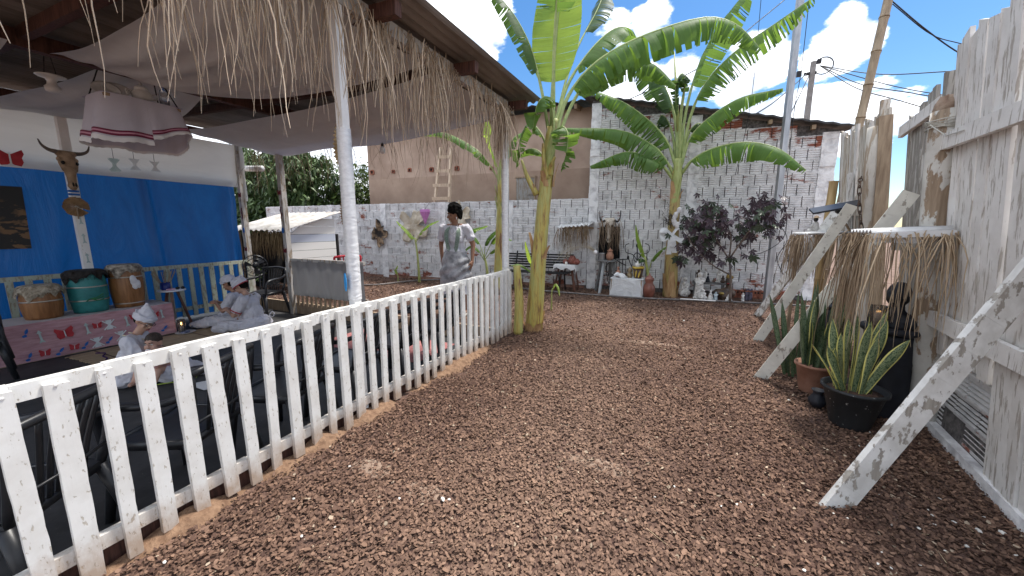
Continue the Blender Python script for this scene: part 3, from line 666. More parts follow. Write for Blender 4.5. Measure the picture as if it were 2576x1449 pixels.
# ---------------------------------------------------------------- draped ceiling cloths and tarpaulins
def clothmat(name, c, trans=.35, wr=.5, scale=2.2, st=(1, 1, 1)):
    m, nt, b = nodes(name); t = tex(nt, scale, 6, .6, 'World', st, dist=.6); f = tex(nt, 400, 2, .5, 'World')
    r_ = ramp(nt, t.outputs[0], [(.3, tuple(q * .86 for q in c)), (.7, c)]); lk(nt, r_.outputs[0], b.inputs['Base Color']); b.inputs['Roughness'].default_value = .92; b.inputs['Specular IOR Level'].default_value = .1
    bump(nt, b, t.outputs[0], wr, .05); translucent(m, nt, b, r_.outputs[0], trans); return m
VOILE = clothmat('white_voile', (.86, .86, .85), .35, .45)
SHEET = clothmat('white_sheet_valance', (.78, .78, .74), .3, .5, 1.6, (1, .5, 2.0))
def drape(c00, c10, c11, c01, sag, label, folds=5, famp=.015, nu=44, nv=26, sagpow=1.0, edge=0.0, axis=0, name='ceiling_drape', mat=None, cat='drape', group=None, bulge=None):
    """cloth hung from four corners (s along c00-c10, t along c00-c01), sagging in between with soft swag folds"""
    A, B, C, D = (Vector(q) for q in (c00, c10, c11, c01)); sd = random.uniform(0, 50)
    def f(s, t):
        p = (A * (1 - s) + B * s) * (1 - t) + (D * (1 - s) + C * s) * t
        w = (4 * s * (1 - s)) ** sagpow; w2 = edge + (1 - edge) * (4 * t * (1 - t))
        z = -sag * w * (.45 + .55 * w2)
        ph = t if axis == 0 else s; q = (4 * s * (1 - s)) if axis == 0 else (4 * t * (1 - t))
        z += famp * math.sin(ph * folds * 6.283 + 2 * mnoise.noise((s * 2, t * 2, sd))) * (.35 + .65 * q)
        z += .02 * mnoise.noise((s * 3 + sd, t * 3, 1)); 
        if bulge: z += bulge(s, t)
        return p + Vector((0, 0, z))
    m = MB(); m.grid(f, nu, nv); return m.build(name, mat or VOILE, None, True, label=label, cat=cat, group=group)
drape((-5.0, 1.38, 2.80), (-2.12, 1.25, 2.74), (-2.12, 2.75, 2.70), (-5.0, 2.45, 2.80), .24, 'grey white voile swagged under the roof between middle beam and front post', 6, .022, axis=0, group='ceiling voiles')
drape((-6.9, 3.0, 2.78), (-2.12, 2.9, 2.72), (-2.12, 4.25, 2.68), (-6.9, 4.25, 2.72), .14, 'long grey white voile sagging below the far rafter of the pavilion', 3, .015, axis=0, edge=.6, sagpow=.7, group='ceiling voiles',
      bulge=lambda s, t: -.10 * math.exp(-((s - .12) / .16) ** 2) * t - .05 * math.exp(-((s - .6) / .22) ** 2) * t)
drape((-7.4, -.6, 2.80), (-4.6, -.6, 2.72), (-4.75, 1.12, 2.76), (-7.4, 1.12, 2.80), .14, 'grey voile spread below the rafter above the stacked chairs', 3, .012, edge=.7, group='ceiling voiles')
drape((-7.42, 1.3, 2.72), (-5.05, 1.7, 2.80), (-5.05, 2.55, 2.82), (-7.42, 3.0, 2.80), .10, 'limp voile hanging behind the dangling offering shelf', 4, .02, group='ceiling voiles')
# blue tarpaulin along the back and the white valance over it
m, nt, b = nodes('blue_tarpaulin'); t = tex(nt, 1.5, 7, .66, 'World', (1, 1.9, .45), dist=1.2); r_ = ramp(nt, t.outputs[0], [(.34, (.003, .033, .135)), (.5, (.006, .065, .22)), (.68, (.011, .11, .32))])
lk(nt, r_.outputs[0], b.inputs['Base Color']); b.inputs['Roughness'].default_value = .42; bump(nt, b, t.outputs[0], .6, .08); translucent(m, nt, b, (.008, .13, .42), .28); BLUE = m
def sheet_wall(x, y0, y1, z0, z1, mat, name, label, amp=.02, cat='tarpaulin', cut=None, n=70, nv=24):
    sd = random.uniform(0, 40)
    def f(s, t):
        y = y0 + (y1 - y0) * s; z = z0 + (z1 - z0) * t
        return (x + amp * (math.sin(y * 5 + 1.5 * mnoise.noise((y * 1.5, z, sd))) * .5 + 1.2 * mnoise.noise((y * 2.2, z * .8, sd))) + (cut(s, t) if cut else 0), y + .02 * mnoise.noise((z * 3, sd, 0)) * (1 if s > .9 else 0), z)
    m = MB(); m.grid(f, n, nv); return m.build(name, mat, None, True, label=label, cat=cat)
sheet_wall(-7.62, -1.0, 4.1, -.14, 2.2, BLUE, 'blue_tarpaulin', 'bright blue tarpaulin hung as back wall of the pavilion', .035, n=150, nv=40, cut=lambda s, t: (lambda y: .07 * math.exp(-((y - 2.95 + .12 * t) / .05) ** 2) - .06 * math.exp(-((y - 3.06 + .12 * t) / .05) ** 2) + .03 * math.exp(-((y - 1.75 - .25 * t) / .07) ** 2) + .05 * math.exp(-((y - 3.95) / .06) ** 2) + .018 * math.sin(y * 23 + 5 * t) * max(0, t - .55) + .02 * abs(mnoise.noise((y * 3 + t * 4, t * 3, 8))))(-1 + 5.1 * s))
sheet_wall(-7.54, -1.0, 4.16, 2.07, 2.80, SHEET, 'white_valance', 'white cloth valance stretched above the blue tarpaulin', .03, 'valance', cut=lambda s, t: .06 * t + .05 * (1 - t) ** 3)
m = MB(); fr = MB()
def vend(s, t): return (-7.5 + .08 * s + .012 * math.sin(t * 9), 4.20 + .03 * math.sin(s * 7 + t * 3), 2.78 - .95 * t)
m.grid(vend, 8, 14); m.build('gathered_cloth_end', SHEET, None, True, label='gathered end of white cloth tied on the back corner post', cat='cloth')
# ---------------------------------------------------------------- straw fringes
def fringe(name, a, b_, n, lmin, lmax, r, label, clump=40, spread=(.02, .03), out=(0, 0, -1), grav=.5, wig=.06, base=(.50, .38, .26), dark=(.2, .14, .09), seg=7, pw=1.0):
    a = np.array(a); b_ = np.array(b_); cen = rng.uniform(0, 1, clump); w = rng.uniform(.2, 1, clump) ** pw; w /= w.sum()
    t = np.clip(rng.choice(cen, n, p=w) + rng.normal(0, .012, n), 0, 1); u = rng.uniform(0, 1, n); k = rng.uniform(0, 1, n) < .35; t[k] = u[k]
    P = a + (b_ - a) * t[:, None] + rng.normal(0, 1, (n, 3)) * np.array([spread[0], spread[0], spread[1]])
    D = np.array(out) + rng.normal(0, .28, (n, 3)); L = lmin + (lmax - lmin) * rng.beta(2, 2, n)
    return strands(name, P, D, L, rng.uniform(.6, 1.3, n) * r, STRAW, straw_cols(n, base, dark), seg, wig, grav, kind='stuff', label=label, cat='straw fringe')
fringe('straw_fringe', (-2.0, -.3, 2.75), (-2.0, 4.2, 2.75), 520, .2, 1.0, .0044, 'pale straw fringe hanging from the front beam along the picket fence', 55, (.018, .03), base=(.72, .58, .43), dark=(.34, .25, .17), wig=.13, grav=.42, seg=9, pw=3)
fringe('straw_fringe', (-7.4, 4.28, 2.72), (-2.05, 4.28, 2.70), 170, .35, .95, .0032, 'thin dark straw fringe hanging from the far beam against the house', 50, (.02, .03), base=(.40, .30, .21), dark=(.12, .09, .065), wig=.2, grav=.34, seg=8, pw=2)
fringe('straw_fringe', (-2.03, 4.02, 2.72), (-2.12, 4.22, 2.72), 90, .4, .72, .0036, 'bunch of straw covering the top of the far corner post', 6, (.03, .03), base=(.52, .40, .29), wig=.04)
# ---------------------------------------------------------------- white picket fence
pf_ = thing('picket_fence', 'white painted picket fence with flaking paint in front of the pavilion', 'fence', (-2.0, 1.9, 0))
for z, h in ((.800, .062), (.125, .06)):
    m = MB(); n = 20
    for i in range(n):
        y0, y1 = -.35 + 4.5 * i / n, -.35 + 4.5 * (i + 1) / n; dz = .003 * math.sin(i * 1.7)
        m.box((-2.025, (y0 + y1) / 2, z + dz), (.035, y1 - y0 - .0006, h))
    wpart(m, 'rail', WHITEPAINT, pf_)
y = -.30; k = 0
while y < 4.16:
    w = random.uniform(.043, .064) if abs(y - 1.8) > .05 else .072; top = .822 + random.uniform(-.022, .010); bot = .012 + random.uniform(-.012, .03); ln = random.uniform(-.010, .010)
    m = MB(); n = 14; L_, R_ = [], []
    for i in range(n + 1):
        z = bot + (top - bot) * i / n; jl, jr = random.uniform(-.0012, .0012), random.uniform(-.0012, .0012); o = ln * (i / n - .5) * 2
        L_.append((y - w / 2 + jl + o, z)); R_.append((y + w / 2 + jr + o, z))
    R_[-1] = (R_[-1][0], R_[-1][1] + random.uniform(-.008, .008))
    m.prism(L_[::-1] + R_, (-2.005, 0, 0), (0, 1, 0), (0, 0, 1), (random.uniform(.020, .026), 0, 0))
    pk = wpart(m, 'picket', WHITEPAINT, pf_)
    m = MB(); m.ball((-1.981, y, .80), (.003, .006, .006), 6); wpart(m, 'nail_head', WHITEPAINT, pk)
    y += .1185 * random.uniform(.96, 1.04); k += 1
m = MB(); m.box((-2.075, 1.9, -.045), (.03, 4.5, .25)); wpart(m, 'kick_board', REDWOOD, pf_)
# faded green slat fence at the back of the pavilion
gf = thing('slat_fence', 'faded green wooden slat fence in front of the blue tarpaulin', 'fence', (-7.42, 2.5, 0))
for z in (.72, .02):
    m = MB(); m.box((-7.46, 1.7, z), (.04, 4.9, .06)); wpart(m, 'rail', GREENSLAT, gf)
y = -.6
while y < 4.12:
    m = MB(); w = random.uniform(.06, .075); m.box((-7.428, y, .295), (.02, w, .81)); wpart(m, 'slat', GREENSLAT, gf); y += .152
# grey sheet panel closing part of the far end
gp = thing('panel_rail', 'low grey sheeted panel with wooden slat feet at the far end of pavilion', 'panel', (-5.4, 4.15, 0))
GREYS = clothmat('grey_sheet', (.30, .30, .30), .25, .5, 2.0, (3, 1, .6))
def f(s, t): x = -6.27 + 1.72 * s; return (x, 4.165 + .012 * math.sin(x * 22) + .02 * mnoise.noise((x * 3, t * 2, 9)), .17 + .62 * t)
m = MB(); m.grid(f, 50, 10); wpart(m, 'sheet', GREYS, gp, True)
for z in (.795,):
    m = MB(); m.box((-5.41, 4.185, z), (1.74, .045, .05)); wpart(m, 'rail', OLDPOST, gp)
m = MB(); m.box((-5.41, 4.205, .2), (1.74, .035, .05)); wpart(m, 'rail', OLDPOST, gp)
for i in range(15):
    m = MB(); m.box((-6.2 + i * .116, 4.19, .08), (.05, .02, .20)); wpart(m, 'slat_foot', RAWWOOD, gp)
m = MB(); m.bar((-7.6, 4.222, -.075), (-2.11, 4.222, -.075), .045, .2); m.build('edge_timber', RAWWOOD, None, label='brown timber edging the far side of pavilion floor', cat='timber')
# round light bulb and palm fan hanging inside
lb = thing('light_bulb', 'bare white light bulb hanging from the far beam', 'lamp', tuple(aty(962, 372, 4.1)))
p = aty(962, 372, 4.1); m = MB(); m.lathe([(.012, -.075), (.03, -.07), (.036, -.045), (.037, -.02), (.028, .01), (.018, .02)], p, 14); wpart(m, 'bulb', mottle('milky_bulb', (.6, .6, .6), (.75, .75, .74), .3, 20, .05), lb, True)
m = MB(); m.lathe([(.019, .015), (.02, .05), (.012, .06)], p, 12); wpart(m, 'socket', IRON, lb, True)
m = MB(); m.tube([p + Vector((0, 0, .055)), p + Vector((0, 0, 2.72 - p.z))], .004, 6); wpart(m, 'cord', IRON, lb)
# ---------------------------------------------------------------- right hand plank fence
LEAN = .075; RA = R(5.7); RE = Vector((math.sin(RA), math.cos(RA), 0)); RN = Vector((-math.cos(RA), math.sin(RA), 0)); R0 = Vector((1.46, 2.4, 0))
def rp(y, z, off=0.0):            # point on the fence line at distance y along the yard, off towards the yard
    return R0 + RE * ((y - 2.4) / math.cos(RA)) + RN * (off + LEAN * z) + Vector((0, 0, z))
def rfp(u, v, off=0): return atpl(u, v, R0 + RN * off, RE.cross(Vector((0, 0, 1)) + RN * LEAN))
def planks(root, y0, y1, wmin, wmax, top, bot, off, mat, gap=.006, thick=.022, jag=.04, lean=.006, name='plank', holes=()):
    y = y0
    while y < y1 - .03:
        w = min(random.uniform(wmin, wmax), y1 - y); yc = y + w / 2
        zt = top(yc) + random.uniform(-jag, jag); zb = bot(yc) + random.uniform(-.02, .02); of = off + random.uniform(-.006, .010); ln = random.uniform(-lean, lean)
        if not any(a < yc < b_ for a, b_ in holes):
            m = MB(); n = 12; L_, R_ = [], []
            for i in range(n + 1):
                z = zb + (zt - zb) * i / n; o = ln * i / n * 3
                L_.append((-w / 2 + o + random.uniform(-.0025, .0025), z)); R_.append((w / 2 - gap + o + random.uniform(-.0025, .0025), z))
            c = random.random()
            if c < .5: L_[-1] = (L_[-1][0], zt - random.uniform(.005, .04))
            else: R_[-1] = (R_[-1][0], zt - random.uniform(.005, .04))
            m.prism(L_[::-1] + R_, rp(yc, 0, of), RE, Vector((0, 0, 1)) + RN * LEAN, RN * -thick)
            wpart(m, name, mat if not isinstance(mat, list) else random.choice(mat), root)
        y += w
FA = thing('plank_fence', 'tall white flaking plank fence panel standing on a brick base', 'fence', tuple(rp(3.1, 0)))
planks(FA, 1.5, 3.35, .085, .125, lambda y: 2.45 - .06 * (3.35 - y), lambda y: .0 if y < 2.72 else .56 + .02 * math.sin(9 * y), .0, PLANKPAINT)
for z, za in ((1.87, 1.90), (.775, .80)):
    m = MB(); m.bar(rp(1.5, z - .02, .035), rp(3.36, za - .03, .035), .03, .095); wpart(m, 'rail', PLANKPAINT, FA)
m = MB(); m.bar(rp(3.37, 0.55, .0), rp(3.37, 2.3, .0), .03, .06, RN); wpart(m, 'stile', PLANKGREY, FA)
FB = thing('plank_gate', 'grey weathered plank gate panel with one slanting top rail', 'gate', tuple(rp(4.5, 0)))
planks(FB, 3.42, 4.24, .07, .10, lambda y: 2.25 + .03 * math.sin(7 * y), lambda y: .45, -.05, PLANKGREY, jag=.06, gap=.012)
m = MB(); m.bar(rp(3.40, 2.17, -.02), rp(4.26, 2.12, -.02), .03, .085); wpart(m, 'rail', PLANKPAINT, FB)
m = MB(); m.bar(rp(3.40, 1.25, -.02), rp(4.26, 1.2, -.02), .03, .085); wpart(m, 'rail', PLANKGREY, FB)
FC = thing('plank_fence', 'pale brown plank fence panel between brick building and locked post', 'fence', tuple(rp(6, 0)))
planks(FC, 4.48, 6.32, .075, .115, lambda y: 2.38 + .08 * (y - 4.48), lambda y: .1, .0, [PLANKWARM, PLANKWARM, PLANKPAINT], jag=.06)
for z in (1.50, .6):
    m = MB(); m.bar(rp(4.5, z, .03), rp(6.3, z + .05, .03), .03, .09); wpart(m, 'rail', PLANKWARM, FC)
m = MB(); m.bar(rp(5.45, .2, .05), rp(5.5, 1.95, .05), .11, .03, RN); wpart(m, 'patch_board', PLANKPAINT, FC)
def trunkpost(y, top, r, off, mat, name, label, capm=None):
    m = MB(); pts = []; rr = []
    for i in range(12):
        z = top * i / 11; p = rp(y, z, off) + Vector((.008 * math.sin(i * 1.3), .008 * math.cos(i * 1.7), 0)); pts.append(p); rr.append(r * (1 + .05 * math.sin(i * 2.1)))
    pts[-1] += Vector((0, 0, .005)); m.tube(pts, rr, 12, jit=.03); o = m.build(name, mat, None, True, label=label, cat='post'); return o
TY = rfp(2372, 400, .02).y; SY = rfp(2196, 420, .10).y
BARK = peel('flaking_trunk_paint', (.62, .60, .55), (.20, .14, .09), (.34, .25, .17), amount=.47, scale=4, stretch=(2, 2, .8), dirtamt=.5)
trunkpost(TY, 2.06, .075, .02, BARK, 'trunk_post', 'thick flaking white trunk post with wire round its top')
trunkpost(SY, 2.22, .055, .10, PLANKWARM, 'trunk_post', 'slim red topped trunk post where the chain hangs')
m = MB(); m.bar(rp(4.44, 0, .04), rp(4.44, 2.3, .04), .09, .09, RN); m.build('gate_post', RAWWOOD, None, label='squared dark brown gate post at the gap', cat='post')
m = MB(); m.bar(rp(4.56, 0, .05), rp(4.54, 2.46, .02), .06, .06, RN); m.build('gate_post', PLANKWARM, None, label='narrow tall weathered stake beside the gap', cat='post')
# stone and wire on the thick trunk post
m = MB(); m.ball(rp(TY, 2.10, .02), (.05, .055, .06), 9); m.v = [tuple(Vector(v) + Vector((random.uniform(-.01, .01), random.uniform(-.01, .01), random.uniform(-.01, .01)))) for v in m.v]
m.build('wood_knot', mottle('brown_knot', (.20, .12, .08), (.42, .32, .24), .9, 14, .6), None, True, label='rough brown knot of wood sitting on the thick trunk post', cat='knot')
m = MB()
for k in range(5):
    z = 1.96 + k * .012; m.tube([rp(TY, z, .02) + Vector((.082 * math.cos(a), .082 * math.sin(a), .006 * math.sin(a * 2 + k))) for a in np.linspace(0, 6.283, 20)], .0035, 5, cap=False)
m.tube([rp(TY - .06, 1.98, .10), rp(TY - .14, 1.9, .06), rp(3.2, 1.89, .06), rp(3.0, 1.88, .055)], .0035, 5)
m.build('tie_wire', plain('pale_wire', (.5, .48, .42), .5, .5), None, label='pale wire wound round the thick trunk post', cat='wire')
# chain and padlock
def chain():
    r_ = thing('chain', 'rusty chain looped between post and gate post', 'chain', tuple(rp(4.7, 1.6, .1)))
    RUST = mottle('rusty_chain', (.045, .035, .03), (.14, .08, .05), .7, 30, .3, metal=.5)
    pts = [rp(SY - .42 * t, 1.80 - .55 * t + .18 * abs(math.sin(t * 6)) * (1 - t) - .22 * math.sin(3.14 * t), .17 + .03 * math.sin(t * 5)) for t in np.linspace(0, 1, 17)]
    for i in range(16):
        a, b_ = pts[i], pts[i + 1]; d = (b_ - a); c = (a + b_) / 2; l = d.length * .72; d.normalize(); s_ = d.cross(Vector((0, 0, 1) if i % 2 else (1, .2, 0))).normalized()
        m = MB(); m.tube([c + d * (l * math.cos(t)) + s_ * (.013 * math.sin(t)) for t in np.linspace(0, 6.283, 13)], .0042, 5, cap=False); wpart(m, 'link', RUST, r_)
    q = thing('padlock', 'grey steel padlock hanging on the rusty chain', 'padlock', tuple(pts[10] - Vector((0, 0, .06))))
    m = MB(); m.box(pts[10] - Vector((0, 0, .085)), (.02, .05, .045), -RA); wpart(m, 'lock_body', plain('steel', (.3, .3, .3), .35, .8), q)
    c = pts[10] - Vector((0, 0, .062)); m = MB(); m.tube([c + RE * (.016 * math.cos(t)) + Vector((0, 0, .035 * math.sin(t))) for t in np.linspace(0, 3.1416, 9)], .0045, 6); wpart(m, 'shackle', plain('shackle_steel', (.4, .4, .4), .3, .9), q)
chain()
# brick base under the near panel
bb = thing('brick_plinth_wall', 'low ribbed grey white brick base below the flaking fence panel', 'wall', tuple(rp(3.3, 0)))
BM = brick_mesh(.24, .135, .07, 5, BRICKR)
for row in range(4):
    for i in range(6):
        y = 2.35 + i * .252 + (.12 if row % 2 else 0); p = rp(y, .075 + row * .143, -.03 + random.uniform(-.004, .004))
        if y > 3.9: continue
        o = mk('brick', BM, None); M_ = Matrix.Translation(p) @ Matrix.Rotation(-RA - math.pi / 2, 4, 'Z'); o.parent = bb; o.matrix_parent_inverse = Matrix.Translation(-bb.location); o.matrix_basis = M_
m = MB(); m.bar(rp(2.1, .3, -.10), rp(4.0, .3, -.10), .1, .62, (0, 0, 1)); wpart(m, 'core', MORTARD, bb)
m = MB(); m.bar(rp(2.1, .02, -.02), rp(3.62, .02, -.02), .08, .09, (0, 0, 1)); wpart(m, 'footing_beam', CONCW, bb)
# diagonal props
def brace(foot, top, w, t, mat, label):
    f, q = Vector(foot), Vector(top); d = (q - f).normalized(); f = f - d * .04
    m = MB(); up = Vector((0, 0, 1)); side = d.cross(up).normalized(); n = 10
    side2 = side; nn = side2.cross(d).normalized()
    for i in range(n):
        a = f + (q - f) * (i / n); b_ = f + (q - f) * ((i + 1) / n) - d * .0006
        jw = w * random.uniform(.985, 1.015)
        m.bar(a, b_, jw, t, nn)
    return m.build('diagonal_brace', mat, None, label=label, cat='brace')
fA = Vector((.73, 2.13, .0)); q = rfp(2576, 712, .05); brace(fA, fA + (q - fA) * 1.22, .028, .128, WORNBRACE, 'widest peeling white diagonal brace propping the flaking fence panel')
brace((.68, 3.88, 0), rp(3.70, 1.60, .05), .028, .098, CREAMPAINT, 'cream diagonal brace rising beside the terracotta snake plant')
brace((.81, 5.11, 0), rp(5.0, 1.58, .12), .03, .10, CREAMPAINT, 'cream diagonal brace ending at the slim trunk post')
brace((1.02, 6.65, 0), rp(5.75, 1.62, .06), .03, .11, WORNBRACE, 'grey white diagonal brace beside the metal post')
# little shrine shelter on the fence: two corrugated sheets on posts
def sheetroof(x0, y0, y1, z, depth, label, slope=.03, pitch=.055):
    m = MB(); n = int((y1 - y0) / (pitch / 6)); amp = .010
    for i in range(n):
        ya, yb = y0 + (y1 - y0) * i / n, y0 + (y1 - y0) * (i + 1) / n; za, zb = z + amp * math.sin(ya / pitch * 6.283), z + amp * math.sin(yb / pitch * 6.283)
        a, b_ = (x0, ya), (x0, yb); xa, xb = rp(ya, 1.3).x - .03, rp(yb, 1.3).x - .03
        m.hexa([(x0, ya, za - .004), (xa, ya, za - .004 + slope), (xb, yb, zb - .004 + slope), (x0, yb, zb - .004), (x0, ya, za + .004), (xa, ya, za + .004 + slope), (xb, yb, zb + .004 + slope), (x0, yb, zb + .004)])
    return m.build('shelter_roof', mottle('white_sheet_metal', (.62, .62, .62), (.8, .8, .8), .5, 12, .1), None, True, label=label, cat='roof')
sheetroof(1.04, 3.12, 3.47, 1.325, .5, 'white corrugated shelter sheet over the black barrel and bust', .022)
sheetroof(1.21, 5.3, 6.0, 1.275, .6, 'smaller white corrugated shelter sheet with a figurine on top', .02)
m = MB(); m.bar((1.05, 3.125, 1.300), (1.42, 3.125, 1.318), .012, .035); m.bar((1.08, 3.15, 1.27), (1.28, 3.15, 1.27), .03, .03); m.build('shelter_trim', plain('white_trim', (.78, .78, .78), .5), None, label='white board trimming the front of the larger shelter sheet', cat='trim')
for (x, y, h, l) in ((1.47, 3.42, 1.30, 'old squared timber post behind the black barrel'), (1.09, 3.42, 1.29, 'thin hidden timber post under the larger shelter sheet'), (1.26, 5.9, 1.255, 'thin timber post under the smaller shelter sheet')):
    m = MB(); w = .075 if x > 1.4 else .035; m.box((x, y, h / 2), (w, w, h), .1); m.build('shelter_post', OLDPOST if x > 1.4 else RAWWOOD, None, label=l, cat='post')
def shelter_straw():
    fringe('straw_fringe', (1.05, 3.11, 1.305), (1.43, 3.11, 1.315), 62, .3, .8, .0042, 'dry straw curtain hanging round the larger shelter sheet', 40, (.012, .012), out=(0, -.12, -1), grav=.7, wig=.10, base=(.66, .52, .36), dark=(.28, .20, .13))
    fringe('straw_fringe', (1.03, 3.12, 1.30), (1.03, 3.48, 1.30), 70, .4, .9, .004, 'brown straw curtain on the yard side of the larger shelter', 30, (.015, .012), out=(-.12, 0, -1), grav=.8, wig=.08, base=(.50, .38, .26), dark=(.2, .14, .09))
    fringe('straw_fringe', (1.21, 5.29, 1.255), (1.6, 5.29, 1.255), 60, .3, .65, .004, 'brown straw curtain below the smaller shelter sheet', 30, (.012, .012), out=(0, -.1, -1), grav=.8, wig=.08, base=(.50, .38, .26), dark=(.2, .14, .09))
    fringe('straw_fringe', (1.2, 5.3, 1.25), (1.2, 6.0, 1.25), 80, .3, .75, .0042, 'brown straw curtain on the yard side of the smaller shelter', 30, (.012, .012), out=(-.1, 0, -1), grav=.8, wig=.08, base=(.50, .38, .26), dark=(.2, .14, .09))
shelter_straw()
# figurine with straw hat sitting on the smaller shelter, and a little solar lamp panel
p = Vector((1.32, 5.5, 1.292)); fg = thing('figurine', 'little seated figurine in straw hat on the smaller shelter sheet', 'figurine', tuple(p))
m = MB(); m.cap(p + Vector((0, 0, .05)), p + Vector((0, 0, .10)), .04, .03); m.cap(p + Vector((-.02, -.01, .03)), p + Vector((-.06, -.02, .03)), .018, .013); m.cap(p + Vector((-.02, .02, .03)), p + Vector((-.06, .03, .03)), .018, .013); m.cap(p + Vector((-.02, 0, .11)), p + Vector((-.05, -.03, .06)), .014, .011)
blob(m, 'body', mottle('white_plaster', (.45, .43, .41), (.7, .69, .67), .8, 25, .3), fg, .006, 3)
m = MB(); m.ball(p + Vector((-.003, 0, .15)), (.024, .023, .028), 10); wpart(m, 'head', plain('dark_paint', (.02, .017, .015), .5), fg, True)
m = MB(); m.lathe([(.045, .165), (.044, .17), (.022, .174), (.02, .19), (.006, .196)], p, 14); wpart(m, 'hat', RAWWOOD, fg, True)
sp_ = thing('solar_lamp', 'dark grey solar lamp panel tilted on a stick beside the bamboo', 'lamp', (1.30, 5.3, 1.7))
c = aty(2103, 521, 5.3); m = MB(); M_ = (Matrix.Rotation(-.2, 3, 'Y') @ Matrix.Rotation(.35, 3, 'X')); m.box(c, (.44, .16, .02), M=M_); wpart(m, 'panel', plain('panel_dark', (.03, .035, .045), .35), sp_)
m = MB(); m.tube([c, Vector((c.x + .2, c.y + .1, c.z - .3)), Vector((c.x + .25, c.y + .12, 0))], .012, 6); wpart(m, 'stick', RAWWOOD, sp_)
m = MB(); m.box(c - Vector((-.05, 0, .035)), (.09, .08, .04), M=M_); wpart(m, 'lamp_head', BLACKPLASTIC, sp_)
# black barrels with busts
NAVY = mottle('black_barrel_paint', (.008, .009, .014), (.017, .019, .028), .6, 8, .2, .003)
def barrel(x, y, r, h, label):
    t = thing('black_barrel', label, 'barrel', (x, y, 0))
    m = MB(); pr = [(r * .93, 0), (r * .95, .02), (r, .05)]
    for k in (.33, .66): pr += [(r, h * k - .02), (r * 1.035, h * k), (r, h * k + .02)]
    pr += [(r, h - .06), (r * 1.03, h - .02)]; m.lathe(pr, (x, y, 0), 28); wpart(m, 'drum', NAVY, t, True)
    m = MB(); m.lathe([(r * 1.0, h - .02), (r * 1.22, h), (r * 1.24, h + .015), (r * 1.18, h + .03), (.02, h + .028)], (x, y, 0), 28); wpart(m, 'lid', NAVY, t, True)
    return t
barrel(1.34, 3.46, .14, .63, 'black oil barrel beside the snake plant in black pot'); barrel(1.36, 4.62, .13, .58, 'black oil barrel under the smaller shelter sheet')
def bust(x, y, z, s_, label):
    t = thing('bust', label, 'bust', (x, y, z)); m = MB(); P_ = lambda a, b_, c: Vector((x + a * s_, y + b_ * s_, z + c * s_))
    m.ball(P_(0, 0, .24), (.062 * s_, .068 * s_, .085 * s_), 12); m.ball(P_(-.03, -.03, .225), (.045 * s_, .045 * s_, .06 * s_), 10); m.cap(P_(0, 0, .16), P_(0, 0, .1), .04 * s_, .045 * s_)
    m.cap(P_(-.07, .05, .06), P_(.07, -.05, .06), .06 * s_, .06 * s_); m.cap(P_(0, 0, .0 + .03), P_(0, 0, .08), .085 * s_, .07 * s_); m.ball(P_(-.058, -.058, .225), .014 * s_, 6)
    blob(m, 'figure', NAVY, t, .007, 3); return t
bust(1.34, 3.44, .64, 1.05, 'black bust of a head and shoulders on the barrel lid')
pz = Vector((1.36, 4.62, .615)); m = MB(); m.lathe([(.05, 0), (.085, .05), (.09, .09), (.06, .14), (.05, .17), (.07, .2), (.062, .2), (.04, .16)], pz, 16); m.build('black_vase', NAVY, None, True, label='black round vase on the farther barrel', cat='vase')
# glass candle holder burning on the barrel
gl = bpy.data.materials.new('smoky_glass'); gl.use_nodes = True; b = gl.node_tree.nodes['Principled BSDF']; b.inputs['Base Color'].default_value = (.55, .5, .46, 1); b.inputs['Roughness'].default_value = .08; b.inputs['Transmission Weight'].default_value = .9; b.inputs['IOR'].default_value = 1.3
FLAME = plain('candle_flame', (1.0, .55, .16), .5, emit=9)
WAX = mottle('white_wax', (.7, .68, .62), (.82, .8, .75), .5, 10, .1)
def candle(p, r, h, label, cr=.018, ch=.5, ri=True):
    t = thing('glass_candle', label, 'candle', tuple(p)); m = MB(); m.lathe([(r * .8, 0), (r * .85, h * .03), (r * .95, h * .5), (r, h), (r * .93, h), (r * .88, h * .5), (r * .75, h * .06)], p, 18); wpart(m, 'glass', gl, t, True)
    m = MB(); m.lathe([(cr, h * .06), (cr, h * ch), (cr * .4, h * ch + .004)], p, 10); wpart(m, 'wax', WAX, t, True)
    m = MB(); m.lathe([(.002, h * ch), (.007, h * ch + .014), (.005, h * ch + .026), (.001, h * ch + .04)], p, 8); wpart(m, 'flame', FLAME, t, True); return t
candle(Vector((1.22, 3.36, .665)), .05, .15, 'smoked glass candle burning beside the black bust', .02, .62)
# ---------------------------------------------------------------- potted snake plants
def grid_uv(P, UV, mats=None):
    """P [k][n] of points -> (verts, faces, uvs)"""
    k, n = len(P), len(P[0]); vs = [p for r_ in P for p in r_]; uv = [q for r_ in UV for q in r_]
    fs = [(i * n + j, i * n + j + 1, (i + 1) * n + j + 1, (i + 1) * n + j) for i in range(k - 1) for j in range(n - 1)]; return vs, fs, uv
class UVM:
    def __init__(s): s.v = []; s.f = []; s.u = []; s.m = []
    def add(s, vs, fs, uv, mi=0):
        b = len(s.v); s.v += [tuple(q) for q in vs]; s.u += uv; s.f += [tuple(b + i for i in f_) for f_ in fs]; s.m += [mi] * len(fs)
    def build(s, name, mats, root, smooth=True, **kw):
        me = bpy.data.meshes.new(name); me.from_pydata(s.v, [], s.f); L = me.uv_layers.new(name='UVMap'); ii = np.zeros(len(me.loops), dtype=np.int32); me.loops.foreach_get('vertex_index', ii)
        L.data.foreach_set('uv', np.array(s.u, dtype=np.float32)[ii].ravel())
        for q in mats: me.materials.append(q)
        me.polygons.foreach_set('material_index', s.m); me.polygons.foreach_set('use_smooth', [smooth] * len(me.polygons)); me.update()
        o = mk(name, me, None, **kw)
        if root is not None: attach(o, root)
        return o
